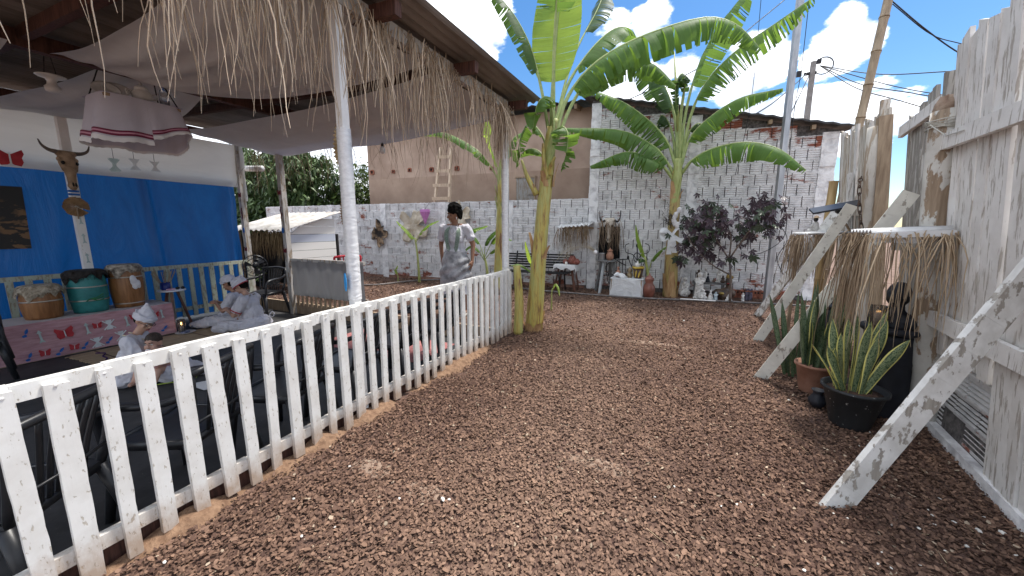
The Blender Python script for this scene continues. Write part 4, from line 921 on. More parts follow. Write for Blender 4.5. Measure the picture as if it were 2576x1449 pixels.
def snakemat(name, edge, dark, light):
    m, nt, b = nodes(name); tc = nt.nodes.new('ShaderNodeTexCoord'); sp = nt.nodes.new('ShaderNodeSeparateXYZ'); lk(nt, tc.outputs['UV'], sp.inputs[0])
    mp = nt.nodes.new('ShaderNodeMapping'); mp.inputs['Scale'].default_value = (5, 46, 1); lk(nt, tc.outputs['UV'], mp.inputs[0]); oi = nt.nodes.new('ShaderNodeObjectInfo'); cb = nt.nodes.new('ShaderNodeCombineXYZ'); mu = nt.nodes.new('ShaderNodeMath'); mu.operation = 'MULTIPLY'; mu.inputs[1].default_value = 20; lk(nt, oi.outputs['Random'], mu.inputs[0]); lk(nt, mu.outputs[0], cb.inputs[0]); lk(nt, mu.outputs[0], cb.inputs[1]); lk(nt, cb.outputs[0], mp.inputs['Location'])
    t = nt.nodes.new('ShaderNodeTexNoise'); t.inputs['Scale'].default_value = 1.0; t.inputs['Detail'].default_value = 3; lk(nt, mp.outputs[0], t.inputs['Vector'])
    r_ = ramp(nt, t.outputs[0], [(.42, dark), (.52, light), (.6, dark), (.68, light)])
    d = nt.nodes.new('ShaderNodeMath'); d.operation = 'SUBTRACT'; lk(nt, sp.outputs[0], d.inputs[0]); d.inputs[1].default_value = .5; a = nt.nodes.new('ShaderNodeMath'); a.operation = 'ABSOLUTE'; lk(nt, d.outputs[0], a.inputs[0])
    e = ramp(nt, a.outputs[0], [(.36, (0, 0, 0)), (.41, (1, 1, 1))]); lk(nt, mix(nt, e.outputs[0], r_.outputs[0], edge), b.inputs['Base Color']); b.inputs['Roughness'].default_value = .45; return m
SNAKEY = snakemat('snake_leaf_yellow_edge', (.68, .62, .18), (.035, .075, .03), (.24, .29, .15))
SNAKEG = snakemat('snake_leaf_green', (.05, .09, .035), (.03, .065, .03), (.15, .20, .11))
def snake_leaf(root, base, lean, L, W, mat, twist=0):
    base = Vector(base); d = Vector((lean[0], lean[1], 1)).normalized(); az = random.uniform(0, 6.28); sd = Vector((math.cos(az), math.sin(az), 0)); sd = (sd - d * sd.dot(d)).normalized(); u = UVM(); P, UV = [], []; n = 14
    c = base.copy(); bend = Vector((lean[0], lean[1], 0)) * random.uniform(.1, .6)
    for i in range(n + 1):
        t = i / n; w = W * (.55 + .9 * t - .3 * t * t) * (1 - max(0, (t - .62) / .38) ** 1.8); s2 = Matrix.Rotation(twist * t + .25 * math.sin(t * 5 + az), 3, d) @ sd; nn = d.cross(s2)
        P.append([c - s2 * w + nn * w * .35, c - s2 * w * .5 + nn * w * .06, c + nn * 0, c + s2 * w * .5 + nn * w * .06, c + s2 * w + nn * w * .35]); UV.append([(q, t * L) for q in (0, .25, .5, .75, 1)])
        c = c + (d + bend * t).normalized() * (L / n)
    u.add(*grid_uv(P, UV)); o = u.build('leaf', [mat], root); md = None; return o
def pot(root, x, y, r0, r1, h, mat, rim=.012):
    m = MB(); m.lathe([(r0, 0), (r0 + .004, .01), (r1 * .97, h - rim * 2), (r1 + rim, h - rim * 1.6), (r1 + rim, h), (r1 - .004, h), (r1 * .9, h - .04), (.01, h - .045)], (x, y, .008), 28); o = wpart(m, 'pot', mat, root, True)
    m = MB(); m.lathe([(.01, h - .05), (r1 * .93, h - .036), (r1 * .5, h - .022), (.01, h - .02)], (x, y, .008), 18); wpart(m, 'soil', SOILC, root, True); return o
sb = thing('snake_plant', 'snake plant with yellow edged leaves in speckled black pot', 'plant', (1.08, 3.14, 0))
bp, nt, b = nodes('speckled_black_pot'); t = tex(nt, 55, 2, .5); r_ = ramp(nt, t.outputs[0], [(.70, (.02, .022, .024)), (.735, (.5, .5, .48))]); lk(nt, r_.outputs[0], b.inputs['Base Color']); b.inputs['Roughness'].default_value = .6
pot(sb, 1.08, 3.14, .105, .168, .275, bp)
for k in range(15):
    a = 2.4 * k; r_ = .10 * math.sqrt((k + .5) / 15); q = (1.06 + r_ * math.cos(a), 3.13 + r_ * .8 * math.sin(a)); L = random.uniform(.40, .60) * (1.0 if k < 11 else .6)
    snake_leaf(sb, (*q, .25), (math.cos(a) * random.uniform(.0, .16), math.sin(a) * random.uniform(.0, .14)), L, random.uniform(.026, .034), SNAKEY, random.uniform(-1.5, 1.5))
for ang, L in ((-.62, .40), (-.45, .36), (.42, .46)): snake_leaf(sb, (1.06 + ang * .1, 3.09, .25), (ang * .8, -.15), L, .032, SNAKEY, random.uniform(-.6, .6))
st_ = thing('snake_plant', 'tall green snake plant in terracotta pot beside the cream brace', 'plant', (1.0, 3.69, 0))
TERRA = mottle('terracotta', (.25, .12, .075), (.38, .20, .135), .8, 9, .3)
pot(st_, 1.0, 3.69, .085, .125, .24, TERRA)
for k in range(20):
    a = 2.4 * k; r_ = .085 * math.sqrt((k + .5) / 20); L = random.uniform(.4, .74)
    snake_leaf(st_, (1.0 + r_ * math.cos(a), 3.69 + r_ * math.sin(a), .2), (math.cos(a) * random.uniform(.0, .18), math.sin(a) * random.uniform(.0, .15)), L, random.uniform(.022, .030), SNAKEG if k % 4 else SNAKEY, random.uniform(-1.2, 1.2))
s3 = thing('snake_plant', 'leaning snake plant growing from the ground behind terracotta pot', 'plant', (.93, 4.05, 0))
for k in range(9):
    a = 2.4 * k; snake_leaf(s3, (.93 + .05 * math.cos(a), 4.05 + .05 * math.sin(a), .0), (-.10 + .12 * math.cos(a), .1 * math.sin(a)), random.uniform(.4, .8), .022, SNAKEG, random.uniform(-1, 1))
m = MB(); m.lathe([(.03, .008), (.055, .04), (.058, .07), (.035, .105), (.03, .125), (.045, .145), (.038, .145), (.02, .12)], (.955, 3.36, 0), 18); m.build('black_jug', NAVY, None, True, label='small black clay jug tucked behind the speckled pot', cat='jug')
# ---------------------------------------------------------------- banana plants
def bananamat(name, top, light, trans):
    m, nt, b = nodes(name); tc = nt.nodes.new('ShaderNodeTexCoord'); mp = nt.nodes.new('ShaderNodeMapping'); mp.inputs['Scale'].default_value = (1.2, 75, 1); lk(nt, tc.outputs['UV'], mp.inputs[0])
    t = nt.nodes.new('ShaderNodeTexNoise'); t.inputs['Scale'].default_value = 1; t.inputs['Detail'].default_value = 3; lk(nt, mp.outputs[0], t.inputs['Vector'])
    big = tex(nt, 3.5, 4, .6, 'World'); c = ramp(nt, big.outputs[0], [(.3, tuple(q * .72 for q in top)), (.7, tuple(q * 1.2 for q in top))])
    v = ramp(nt, t.outputs[0], [(.35, (.72, .72, .72)), (.65, (1.15, 1.15, 1.15))]); mm = nt.nodes.new('ShaderNodeMix'); mm.data_type = 'RGBA'; mm.blend_type = 'MULTIPLY'; mm.inputs[0].default_value = 1; lk(nt, c.outputs[0], mm.inputs[6]); lk(nt, v.outputs[0], mm.inputs[7])
    lk(nt, mm.outputs[2], b.inputs['Base Color']); b.inputs['Roughness'].default_value = .55; b.inputs['Specular IOR Level'].default_value = .3; bump(nt, b, t.outputs[0], .35, .004); translucent(m, nt, b, light, trans); return m
BAN = bananamat('banana_leaf', (.085, .17, .045), (.26, .42, .06), .42)
BANL = bananamat('young_banana_leaf', (.20, .32, .06), (.44, .58, .08), .52)
BAND = bananamat('dark_banana_leaf', (.045, .09, .032), (.12, .22, .04), .32)
RIB = mottle('pale_green_midrib', (.22, .29, .09), (.36, .42, .16), .45, 12, .15, .003)
stem_cols = None
def stemmat(name, c1, c2, c3):
    m, nt, b = nodes(name); t = tex(nt, 3.2, 6, .62, 'World', (5, 5, .7)); f = tex(nt, 22, 4, .6, 'World', (3, 3, .25)); r_ = ramp(nt, t.outputs[0], [(.36, c3), (.44, c1), (.60, c2), (.70, c1)]); d = ramp(nt, f.outputs[0], [(.25, (.55, .5, .42)), (.5, (1, 1, 1))])
    mm = nt.nodes.new('ShaderNodeMix'); mm.data_type = 'RGBA'; mm.blend_type = 'MULTIPLY'; mm.inputs[0].default_value = 1; lk(nt, r_.outputs[0], mm.inputs[6]); lk(nt, d.outputs[0], mm.inputs[7]); lk(nt, mm.outputs[2], b.inputs['Base Color']); b.inputs['Roughness'].default_value = .5; bump(nt, b, f.outputs[0], .5, .006); return m
STEM = stemmat('banana_stem', (.46, .36, .09), (.42, .42, .15), (.20, .11, .05)); STEMG = stemmat('green_banana_stem', (.28, .32, .09), (.36, .40, .15), (.22, .17, .06)); STEMB = stemmat('brown_banana_stem', (.36, .24, .09), (.40, .33, .11), (.13, .07, .035))
DRYSH = mottle('dry_sheath', (.30, .16, .07), (.50, .33, .16), .8, 8, .6, .006, (3, 3, .5))
def bez(pts, n):           # Catmull-Rom through the control points
    P = [Vector(p) for p in pts]; P = [P[0] * 2 - P[1]] + P + [P[-1] * 2 - P[-2]]; out = []; k = len(P) - 3
    for i in range(n + 1):
        f = i / n * k; j = min(int(f), k - 1); t = f - j; a, b_, c, d = P[j:j + 4]
        out.append(.5 * ((2 * b_) + (c - a) * t + (2 * a - 5 * b_ + 4 * c - d) * t * t + (3 * b_ - a - 3 * c + d) * t ** 3))
    return out
def banana_leaf(root, pts, W, pet=.18, droop=.5, torn=.5, mat=BAN, roll=0.0, ribr=.014, name='leaf', asym=(1, 1), hang=0.0, strips=None, gapw=.012, fold=None):
    """pts: midrib control points from stem outward; pet: share of length that is bare petiole"""
    N = 46; C = bez(pts, N); seg = [(C[i + 1] - C[i]).length for i in range(N)]; acc = [0]
    for s_ in seg: acc.append(acc[-1] + s_)
    L = acc[-1]; u = UVM(); up = Vector((0, 0, 1))
    def at(t):
        x = min(max(t, 0), 1) * N; i = min(int(x), N - 1); return C[i].lerp(C[i + 1], x - i)
    def frame(t):
        T = (at(t + .012) - at(t - .012)).normalized(); S = T.cross(up)
        if S.length < .15: S = T.cross(Vector((0, 1, 0)))
        S.normalize(); S = Matrix.Rotation(roll, 3, T) @ S; Nn = S.cross(T).normalized(); return T, S, Nn
    def width(q): return W * (math.sin(math.pi * min(1, (q * .93 + .045)) ** .72) ** .62)
    ns = strips or max(9, int(L * 13)); seed = random.uniform(0, 99)
    for side in (-1, 1):
        cuts = [0]; 
        while cuts[-1] < 1: cuts.append(cuts[-1] + random.uniform(.55, 1.6) / ns)
        cuts[-1] = 1; prevd = 0; d0 = droop
        for ci in range(len(cuts) - 1):
            a, b_ = cuts[ci], cuts[ci + 1]
            tear = random.random() < torn * (.35 + 1.3 * abs(mnoise.noise((a * 4.2, seed, side))) * 2.0)
            if tear: d0 = droop + random.uniform(-.18, .45) * (torn + .2)
            else: d0 = d0 * .6 + droop * .4
            g0 = gapw * (random.uniform(.3, 1.7) if tear else 0); sh = random.uniform(-.012, .03) * (1 if tear else .2)
            P, UV = [], []; na = 3
            for i in range(na + 1):
                q = a + (b_ - a) * i / na; t = pet + (1 - pet) * q; T, S, Nn = frame(t); w = width(q) * (asym[0] if side < 0 else asym[1]); row, ur = [], []; m0 = at(t)
                for j in range(6):
                    x = j / 5; ang = d0 * (.25 + .75 * x) + .08 * mnoise.noise((q * 9, x * 2, seed + side)); 
                    shrink = (g0 * x * (1 if i == 0 else (-1 if i == na else 0))); hx_ = hang * x * x
                    p = m0 + S * (side * w * x * math.cos(ang)) - Nn * (w * x * math.sin(ang)) + T * (sh * x + shrink) - up * (w * hx_)
                    row.append(p); ur.append((x * side, t * L))
                if side > 0: row, ur = row[::-1], ur[::-1]
                P.append(row); UV.append(ur)
            u.add(*grid_uv(P, UV), 0)
    mbt = MB(); k = 22; mbt.tube([at(i / k) for i in range(k + 1)], [max(.003, ribr * (1 - .85 * (i / k)) * (1.35 if i / k < pet else 1)) for i in range(k + 1)], 6)
    u.add(mbt.v, mbt.f, [(0, 0)] * len(mbt.v), 1)
    return u.build(name, [mat, RIB], root)
def stem(root, pts, rad, mat, n=14, name='trunk'):
    m = MB(); C = bez(pts, 16); rr = np.interp(np.linspace(0, 1, 17), np.linspace(0, 1, len(rad)), rad); m.tube(C, list(rr), n, jit=.025); return wpart(m, name, mat, root, True)
def sheaths(root, c, r, h, n=5, mat=DRYSH):
    for k in range(n):
        a = 2 * math.pi * k / n + random.uniform(-.3, .3); P = []; m = MB(); hh = h * random.uniform(.5, 1.1)
        def f(s, t): an = a + (s - .5) * 1.5 * (1 - .75 * t); rr = r * (1.02 + .02 * k) + .05 * t * t; return Vector(c) + Vector((rr * math.cos(an), rr * math.sin(an), hh * t))
        m.grid(f, 5, 5); wpart(m, 'sheath', mat, root, True)
Y = aty
# the big plant at the pavilion corner
B1 = thing('banana_plant', 'big banana plant with yellow trunk at the corner of the picket fence', 'banana plant', (-1.78, 4.42, 0))
by = 4.42
stem(B1, [Y(1342, 838, by), Y(1352, 700, by), Y(1364, 550, by), Y(1378, 420, by), Y(1388, 320, by)], [.118, .098, .085, .080, .06], STEM)
stem(B1, [Y(1368, 470, by - .02), Y(1385, 380, by - .03), Y(1398, 300, by)], [.05, .055, .04], STEMG)
sheaths(B1, Y(1342, 835, by), .105, .26, 7); sheaths(B1, Y(1356, 650, by), .094, .30, 2); sheaths(B1, Y(1378, 470, by), .080, .25, 3)
banana_leaf(B1, [Y(1386, 400, by), Y(1388, 250, 4.45), Y(1398, 120, 4.5), Y(1410, -20, 4.55), Y(1428, -170, 4.7)], .30, .33, .12, .05, BANL, roll=.0, ribr=.02, gapw=0)
banana_leaf(B1, [Y(1392, 330, by), Y(1393, 160, 4.3), Y(1398, 40, 4.2), Y(1405, -90, 4.05), Y(1410, -160, 3.9)], .26, .52, .25, .3, BAN, ribr=.02)
banana_leaf(B1, [Y(1380, 330, by), Y(1362, 225, 4.4), Y(1335, 120, 4.35), Y(1288, 30, 4.25), Y(1225, -40, 4.1)], .19, .36, .75, .25, BAND, ribr=.018)
banana_leaf(B1, [Y(1395, 350, by), Y(1425, 250, 4.5), Y(1490, 165, 4.65), Y(1600, 98, 4.85), Y(1760, 46, 5.1), Y(1850, 60, 5.2), Y(1915, 125, 5.25)], .27, .22, 1.12, .9, BAN, ribr=.022, hang=.15)
banana_leaf(B1, [Y(1398, 360, by), Y(1440, 260, 4.6), Y(1490, 190, 4.85), Y(1560, 150, 5.1), Y(1640, 160, 5.35), Y(1700, 215, 5.4)], .25, .3, 1.1, .5, BAN, ribr=.02, hang=.1)
banana_leaf(B1, [Y(1395, 330, by), Y(1430, 210, 4.7), Y(1500, 110, 5.0), Y(1560, 68, 5.3), Y(1600, 95, 5.6)], .25, .35, .75, .35, BAN, ribr=.018)
banana_leaf(B1, [Y(1392, 330, by), Y(1440, 150, 4.9), Y(1500, 30, 5.3), Y(1520, -20, 5.5)], .2, .5, .5, .3, BAND, ribr=.016)
banana_leaf(B1, [Y(1390, 400, by), Y(1392, 300, 4.36), Y(1378, 245, 4.25), Y(1352, 262, 4.15), Y(1340, 330, 4.12)], .20, .35, .6, .3, BAN, ribr=.014)
banana_leaf(B1, [Y(1380, 420, by), Y(1368, 350, 4.45), Y(1335, 310, 4.45), Y(1310, 345, 4.45), Y(1298, 420, 4.45)], .14, .3, .6, .3, BAN)
banana_leaf(B1, [Y(1378, 430, by), Y(1360, 385, 4.5), Y(1330, 375, 4.5), Y(1303, 395, 4.5)], .10, .3, .8, .3, BAN)
banana_leaf(B1, [Y(1392, 360, by), Y(1410, 320, 4.35), Y(1428, 335, 4.3), Y(1425, 385, 4.28), Y(1412, 425, 4.28)], .19, .2, .55, .9, BAN, strips=16, gapw=.02)
for a, b_ in (((1350, 490), (1312, 402)), ((1378, 450), (1366, 360)), ((1384, 440), (1396, 395))):
    m = MB(); q = bez([Y(*a, by - .06), Y((a[0] + b_[0]) / 2 - 4, (a[1] + b_[1]) / 2, by - .1), Y(*b_, by - .15)], 8); m.tube(q, list(np.linspace(.04, .014, 9)), 8); wpart(m, 'cut_stalk', STEM, B1, True)
BS = thing('banana_stump', 'cut yellow banana stump between corner post and big banana plant', 'stump', tuple(atz(1303, 838)))
q = atz(1303, 840); stem(BS, [q, Y(1306, 760, q.y), Y(1300, 668, q.y)], [.062, .056, .045], STEM)
# second plant in front of the brick building
B2 = thing('banana_plant', 'banana plant with white ribbon bow in front of brick building', 'banana plant', (-.27, 7.85, 0)); y2 = 7.85
stem(B2, [Y(1684, 752, y2), Y(1690, 640, y2), Y(1696, 540, y2), Y(1702, 430, y2)], [.135, .12, .095, .085], STEMB)
stem(B2, [Y(1696, 520, y2 - .02), Y(1703, 450, y2 - .03), Y(1706, 400, y2)], [.07, .085, .07], STEMG)
for pts, W, pet, dr, to, mt in (
    ([(1712, 440, 0), (1745, 400, -.1), (1800, 372, -.2), (1880, 358, -.35), (1960, 375, -.5), (2028, 428, -.6)], .34, .16, 1.1, .6, BAN),
    ([(1698, 445, 0), (1672, 398, -.1), (1640, 365, -.15), (1560, 328, -.3), (1425, 322, -.5)], .36, .18, 1.1, .65, BAN),
    ([(1696, 455, 0), (1665, 415, -.15), (1630, 395, -.25), (1570, 383, -.4), (1484, 418, -.6)], .31, .2, 1.1, .8, BAN),
    ([(1700, 420, 0), (1680, 360, 0), (1640, 310, .0), (1570, 258, -.1), (1490, 226, -.2)], .34, .2, 1.15, 1.0, BAN),
    ([(1712, 420, 0), (1735, 350, 0), (1780, 300, -.05), (1860, 248, -.15), (1970, 222, -.3)], .29, .22, 1.1, .9, BAN),
    ([(1706, 420, 0), (1698, 300, .1), (1670, 215, .1), (1625, 160, .0), (1570, 140, -.1)], .42, .32, .8, .35, BAND),
    ([(1712, 420, 0), (1735, 300, 0), (1775, 210, -.1), (1850, 130, -.3), (1950, 60, -.5), (2050, -10, -.7)], .36, .3, 1.0, 1.2, BAN),
    ([(1710, 420, 0), (1722, 300, .2), (1752, 180, .2), (1800, 80, .1), (1860, 0, 0), (1900, -60, 0)], .38, .34, .7, .3, BAN),
    ([(1708, 420, 0), (1712, 300, -.2), (1722, 215, -.35), (1716, 185, -.45), (1700, 215, -.5), (1702, 290, -.5)], .22, .35, 1.1, .5, BAND),
    ([(1704, 430, 0), (1690, 330, .2), (1665, 290, .2), (1650, 330, .2)], .18, .4, .9, .3, BAND),
    ([(1708, 430, 0), (1730, 340, .2), (1760, 310, .2), (1775, 345, .2)], .16, .4, .9, .3, BAND)):
    banana_leaf(B2, [Y(u_, v_, y2 + d_) for u_, v_, d_ in pts], W, pet, dr, to, mt, ribr=.024, gapw=.02)
sheaths(B2, Vector((-.27, 7.85, .0)), .13, .5, 5); sheaths(B2, Y(1698, 500, y2), .092, .28, 3)
m = MB(); m.tube([Y(1706, 330, y2), Y(1701, 230, y2), Y(1696, 130, y2)], [.03, .026, .008], 8); wpart(m, 'spear_leaf', STEMG, B2, True)
# third, slim, behind the far corner
B3 = thing('banana_plant', 'slim young banana plant with an upright bright leaf behind the corner post', 'banana plant', (-3.2, 6.0, 0)); y3 = 6.0
stem(B3, [Y(1250, 740, y3), Y(1254, 650, y3), Y(1258, 520, y3), Y(1258, 430, y3)], [.085, .072, .06, .045], STEM)
stem(B3, [Y(1257, 520, y3), Y(1258, 440, y3), Y(1262, 400, y3)], [.05, .05, .03], STEMG)
for pts, W, pet, dr, to, mt in (([(1258, 450, 0), (1248, 410, 0), (1232, 360, -.05), (1224, 300, -.1)], .13, .25, .2, .1, BANL), ([(1256, 455, 0), (1225, 405, -.05), (1190, 370, -.1), (1120, 335, -.2), (1060, 338, -.3)], .15, .2, .75, .3, BAN), ([(1258, 450, 0), (1272, 400, 0), (1290, 350, .1), (1320, 330, .2)], .12, .3, .7, .3, BAN)):
    banana_leaf(B3, [Y(u_, v_, y3 + d_) for u_, v_, d_ in pts], W, pet, dr, to, mt, ribr=.013)
for a in range(4):
    m = MB(); z0 = 490 + a * 14; m.tube(bez([Y(1256, z0 + 30, y3), Y(1250 + 14 * (a % 2), z0, y3 - .05), Y(1245 + 26 * (a % 2), z0 - 25, y3 - .1)], 5), [.025, .022, .018, .014, .01, .005], 6); wpart(m, 'cut_stalk', STEMG, B3, True)
def small_banana(name, label, y_, stem_pts, r0, leaves, cat='banana plant'):
    b0 = Y(*stem_pts[0], y_); t = thing(name, label, cat, (b0.x, b0.y, 0)); pts = [Vector((b0.x, b0.y, 0))] + [Y(u_, v_, y_) for u_, v_ in stem_pts]
    stem(t, pts, [r0, r0 * .8, r0 * .5], STEMG, 8)
    for pts, W, pet, mt in leaves: banana_leaf(t, [Y(u_, v_, y_ + d_) for u_, v_, d_ in pts], W, pet, .5, .15, mt, ribr=.008)
    return t
small_banana('young_banana_plant', 'young banana plant with bright leaf in front of the cream hide', 7.2, [(1054, 690), (1050, 640), (1044, 598)], .035, [([(1046, 605, 0), (1036, 592, 0), (1020, 575, -.05), (998, 556, -.1)], .11, .1, BANL), ([(1046, 612, 0), (1058, 585, 0), (1078, 565, 0), (1104, 555, -.1)], .07, .25, BAN)])
small_banana('young_banana_plant', 'bushy young banana plant with broad dark leaves behind the standing woman', 7.0, [(1226, 690), (1222, 660), (1216, 640)], .035, [([(1218, 650, 0), (1205, 610, 0), (1185, 580, -.1), (1225, 568, -.2)], .13, .3, BAN), ([(1218, 650, 0), (1240, 605, 0), (1262, 590, -.1), (1288, 605, -.2)], .14, .25, BAN), ([(1218, 655, 0), (1200, 625, -.1), (1180, 620, -.15), (1160, 640, -.2)], .1, .2, BAN), ([(1218, 650, 0), (1222, 610, 0), (1240, 585, 0), (1265, 575, 0)], .11, .25, BAND), ([(1218, 655, 0), (1240, 630, -.1), (1258, 628, -.15), (1275, 645, -.2)], .1, .2, BAN)])
small_banana('young_banana_plant', 'young banana plant with one upright leaf beside the yellow patterned pot', 7.65, [(1636, 745), (1630, 690), (1622, 645)], .045, [([(1624, 655, 0), (1618, 630, 0), (1608, 600, 0), (1600, 566, 0)], .12, .1, BANL), ([(1630, 690, 0), (1640, 655, -.05), (1655, 635, -.1), (1676, 620, -.15)], .08, .3, BAN), ([(1622, 660, 0), (1614, 650, -.05), (1612, 655, -.1), (1606, 662, -.1)], .09, .1, BAND)])
small_banana('banana_sucker', 'small banana sucker with one leaf by the black iron bench', 5.2, [(1342, 690), (1338, 670)], .02, [([(1342, 680, 0), (1338, 660, 0), (1330, 635, -.05), (1322, 608, -.1)], .06, .1, BANL), ([(1342, 690, 0), (1325, 675, -.05), (1305, 665, -.1), (1285, 668, -.15)], .05, .1, BAN)], 'banana sucker')
small_banana('banana_sucker', 'tiny banana sucker sprouting at the foot of the low wall', 7.1, [(1001, 695), (999, 685)], .015, [([(1000, 692, 0), (998, 684, 0), (996, 676, 0), (1000, 668, 0)], .05, .1, BANL)], 'banana sucker')
small_banana('banana_sucker', 'small drooping sucker at the foot of the big banana plant', 5.6, [(1388, 735), (1390, 725)], .014, [([(1388, 735, 0), (1396, 715, 0), (1404, 722, -.05), (1408, 745, -.1)], .03, .1, BANL)], 'banana sucker')
# ---------------------------------------------------------------- leafy trees
def leaf_cloud(name, centres, per, L, W, cols, mat, root, droop=.5, spread=.35, seed=0):
    """rosettes of long leaves: each leaf a folded 4-triangle blade"""
    rg = np.random.default_rng(seed); n = len(centres) * per; C = np.repeat(np.asarray(centres), per, 0)
    az = rg.uniform(0, 6.283, n); el = rg.uniform(-1.0, .55, n) - droop * .4; d = np.stack([np.cos(az) * np.cos(el), np.sin(az) * np.cos(el), np.sin(el)], 1)
    C = C + rg.normal(0, spread * .22, (n, 3)); l = L * rg.uniform(.6, 1.2, (n, 1)); w = W * rg.uniform(.7, 1.2, (n, 1)); s = np.cross(d, np.array([0, 0, 1.])); s /= np.linalg.norm(s, axis=1, keepdims=True) + 1e-6
    s = s + rg.normal(0, .35, (n, 3)); nn = np.cross(s, d); dn = np.array([0, 0, -1.])
    mid = C + d * l * .5 + nn * 0 + dn * l * droop * .10; tip = C + d * l + dn * l * droop * .45
    V = np.stack([C, mid - s * w + nn * w * .3, mid, mid + s * w + nn * w * .3, tip], 1).reshape(-1, 3); i = np.arange(n)[:, None] * 5
    F = np.concatenate([i + np.array([[0, 1, 2]]), i + np.array([[0, 2, 3]]), i + np.array([[1, 4, 2]]), i + np.array([[2, 4, 3]])])
    t = rg.beta(1.5, 1.8, (n, 1)); col = np.asarray(cols[0]) * (1 - t) + np.asarray(cols[1]) * t; col *= rg.uniform(.75, 1.25, (n, 1))
    o = mk(name, npmesh(name, V, F, mat, np.repeat(col, 5, 0)), None); attach(o, root); return o
LEAFM = attrmat('tree_leaf', .45, spec=.45, trans=.22)
def crown_pts(cs, n, seed):
    rg = np.random.default_rng(seed); P = []
    for (c, r, w) in cs:
        k = int(n * w); v = rg.normal(0, 1, (k, 3)); v /= np.linalg.norm(v, axis=1, keepdims=True); rad = rg.uniform(.55, 1.0, (k, 1)) ** .6
        P.append(np.asarray(c) + v * rad * np.asarray(r) * (1 + .18 * np.sin(v[:, :1] * 7 + v[:, 1:2] * 5)))
    return np.concatenate(P)
def tree(name, label, base, trunk, lobes, n, per, L, W, cols, seed, droop=.6, group='trees beyond the garden wall'):
    t = thing(name, label, 'tree', base, group); b0 = Vector(base); m = MB(); top = b0 + Vector((0, 0, trunk)); m.tube([b0, b0 + Vector((.08, .05, trunk * .5)), top], [.24, .18, .13], 10); wpart(m, 'trunk', REDWOOD, t, True)
    m = MB()
    for c, r_, w in lobes: m.tube([top - Vector((0, 0, .3)), (top + Vector(c)) / 2 + Vector((.1, 0, -.1)), Vector(c)], [.09, .06, .02], 7)
    wpart(m, 'limbs', REDWOOD, t, True); leaf_cloud('crown', crown_pts(lobes, n, seed), per, L, W, cols, LEAFM, t, droop, .4, seed); return t
mc = aty(690, 460, 9.4); mg = tree('mango_tree', 'dense dark mango tree with pale green fruit behind the little hut', (mc.x - .6, mc.y, 0), 1.6, [((mc.x - .3, mc.y, 3.0), (1.9, 1.0, 1.3), .30), ((mc.x + 1.5, mc.y - .1, 3.0), (1.5, .9, 1.3), .30), ((mc.x - 2.2, mc.y, 3.2), (1.7, 1, 1.4), .2), ((mc.x + .2, mc.y - .3, 2.0), (2.6, .8, .8), .2)], 2300, 11, .27, .03, ((.028, .06, .018), (.15, .22, .08)), 3, .7)
MANGO = mottle('green_mango', (.12, .17, .07), (.20, .25, .12), .5, 6, .1)
mm_ = MB(); mm_.ball((0, 0, 0), (.05, .045, .07), 10); mme = mm_.mesh('mango', MANGO, True)
for (u_, v_) in ((719, 443), (728, 462), (752, 408), (786, 452), (742, 480), (776, 500), (820, 470), (690, 470), (800, 430)):
    o = mk('mango', mme, None); q = aty(u_, v_, 8.35); attach(o, mg); o.location = q
lc = aty(905, 455, 10.2); tree('bushy_tree', 'lighter green bushy tree standing right beside the plastered house', (lc.x, lc.y, 0), 1.4, [((lc.x, lc.y, 2.7), (.95, .7, .85), .5), ((lc.x - .6, lc.y, 2.2), (1.0, .6, .8), .5)], 620, 9, .2, .03, ((.03, .06, .012), (.14, .20, .05)), 5, .4)
pc = aty(660, 600, 8.6); tree('shade_bush', 'shaded broad leaved bush low behind the hut roof', (pc.x, pc.y, 0), .5, [((pc.x, pc.y, 1.35), (1.6, .6, .6), 1.)], 260, 9, .26, .06, ((.02, .05, .015), (.09, .13, .04)), 8, .3)
# palm-like spray by the house corner
pp = thing('palm_clump', 'small feathery palm at the house corner above the wall', 'palm', tuple(aty(912, 600, 8.9))); q = aty(912, 540, 8.9); n = 90; a = rng.uniform(0, 6.28, n); d = np.stack([np.cos(a), np.sin(a), rng.uniform(.5, 2.2, n)], 1)
strands('fronds', np.tile(np.array(q) - np.array([0, 0, .3]), (n, 1)), d, rng.uniform(.5, .85, n), .012, attrmat('palm_leaf', .5, trans=.2), np.array((.14, .19, .05)) * rng.uniform(.6, 1.2, (n, 1)), 6, .03, .16, parent=pp, kind='stuff')
m = MB(); m.tube([(q.x, q.y, 0), (q.x, q.y, q.z - .25)], .06, 8); wpart(m, 'stem', RAWWOOD, pp)
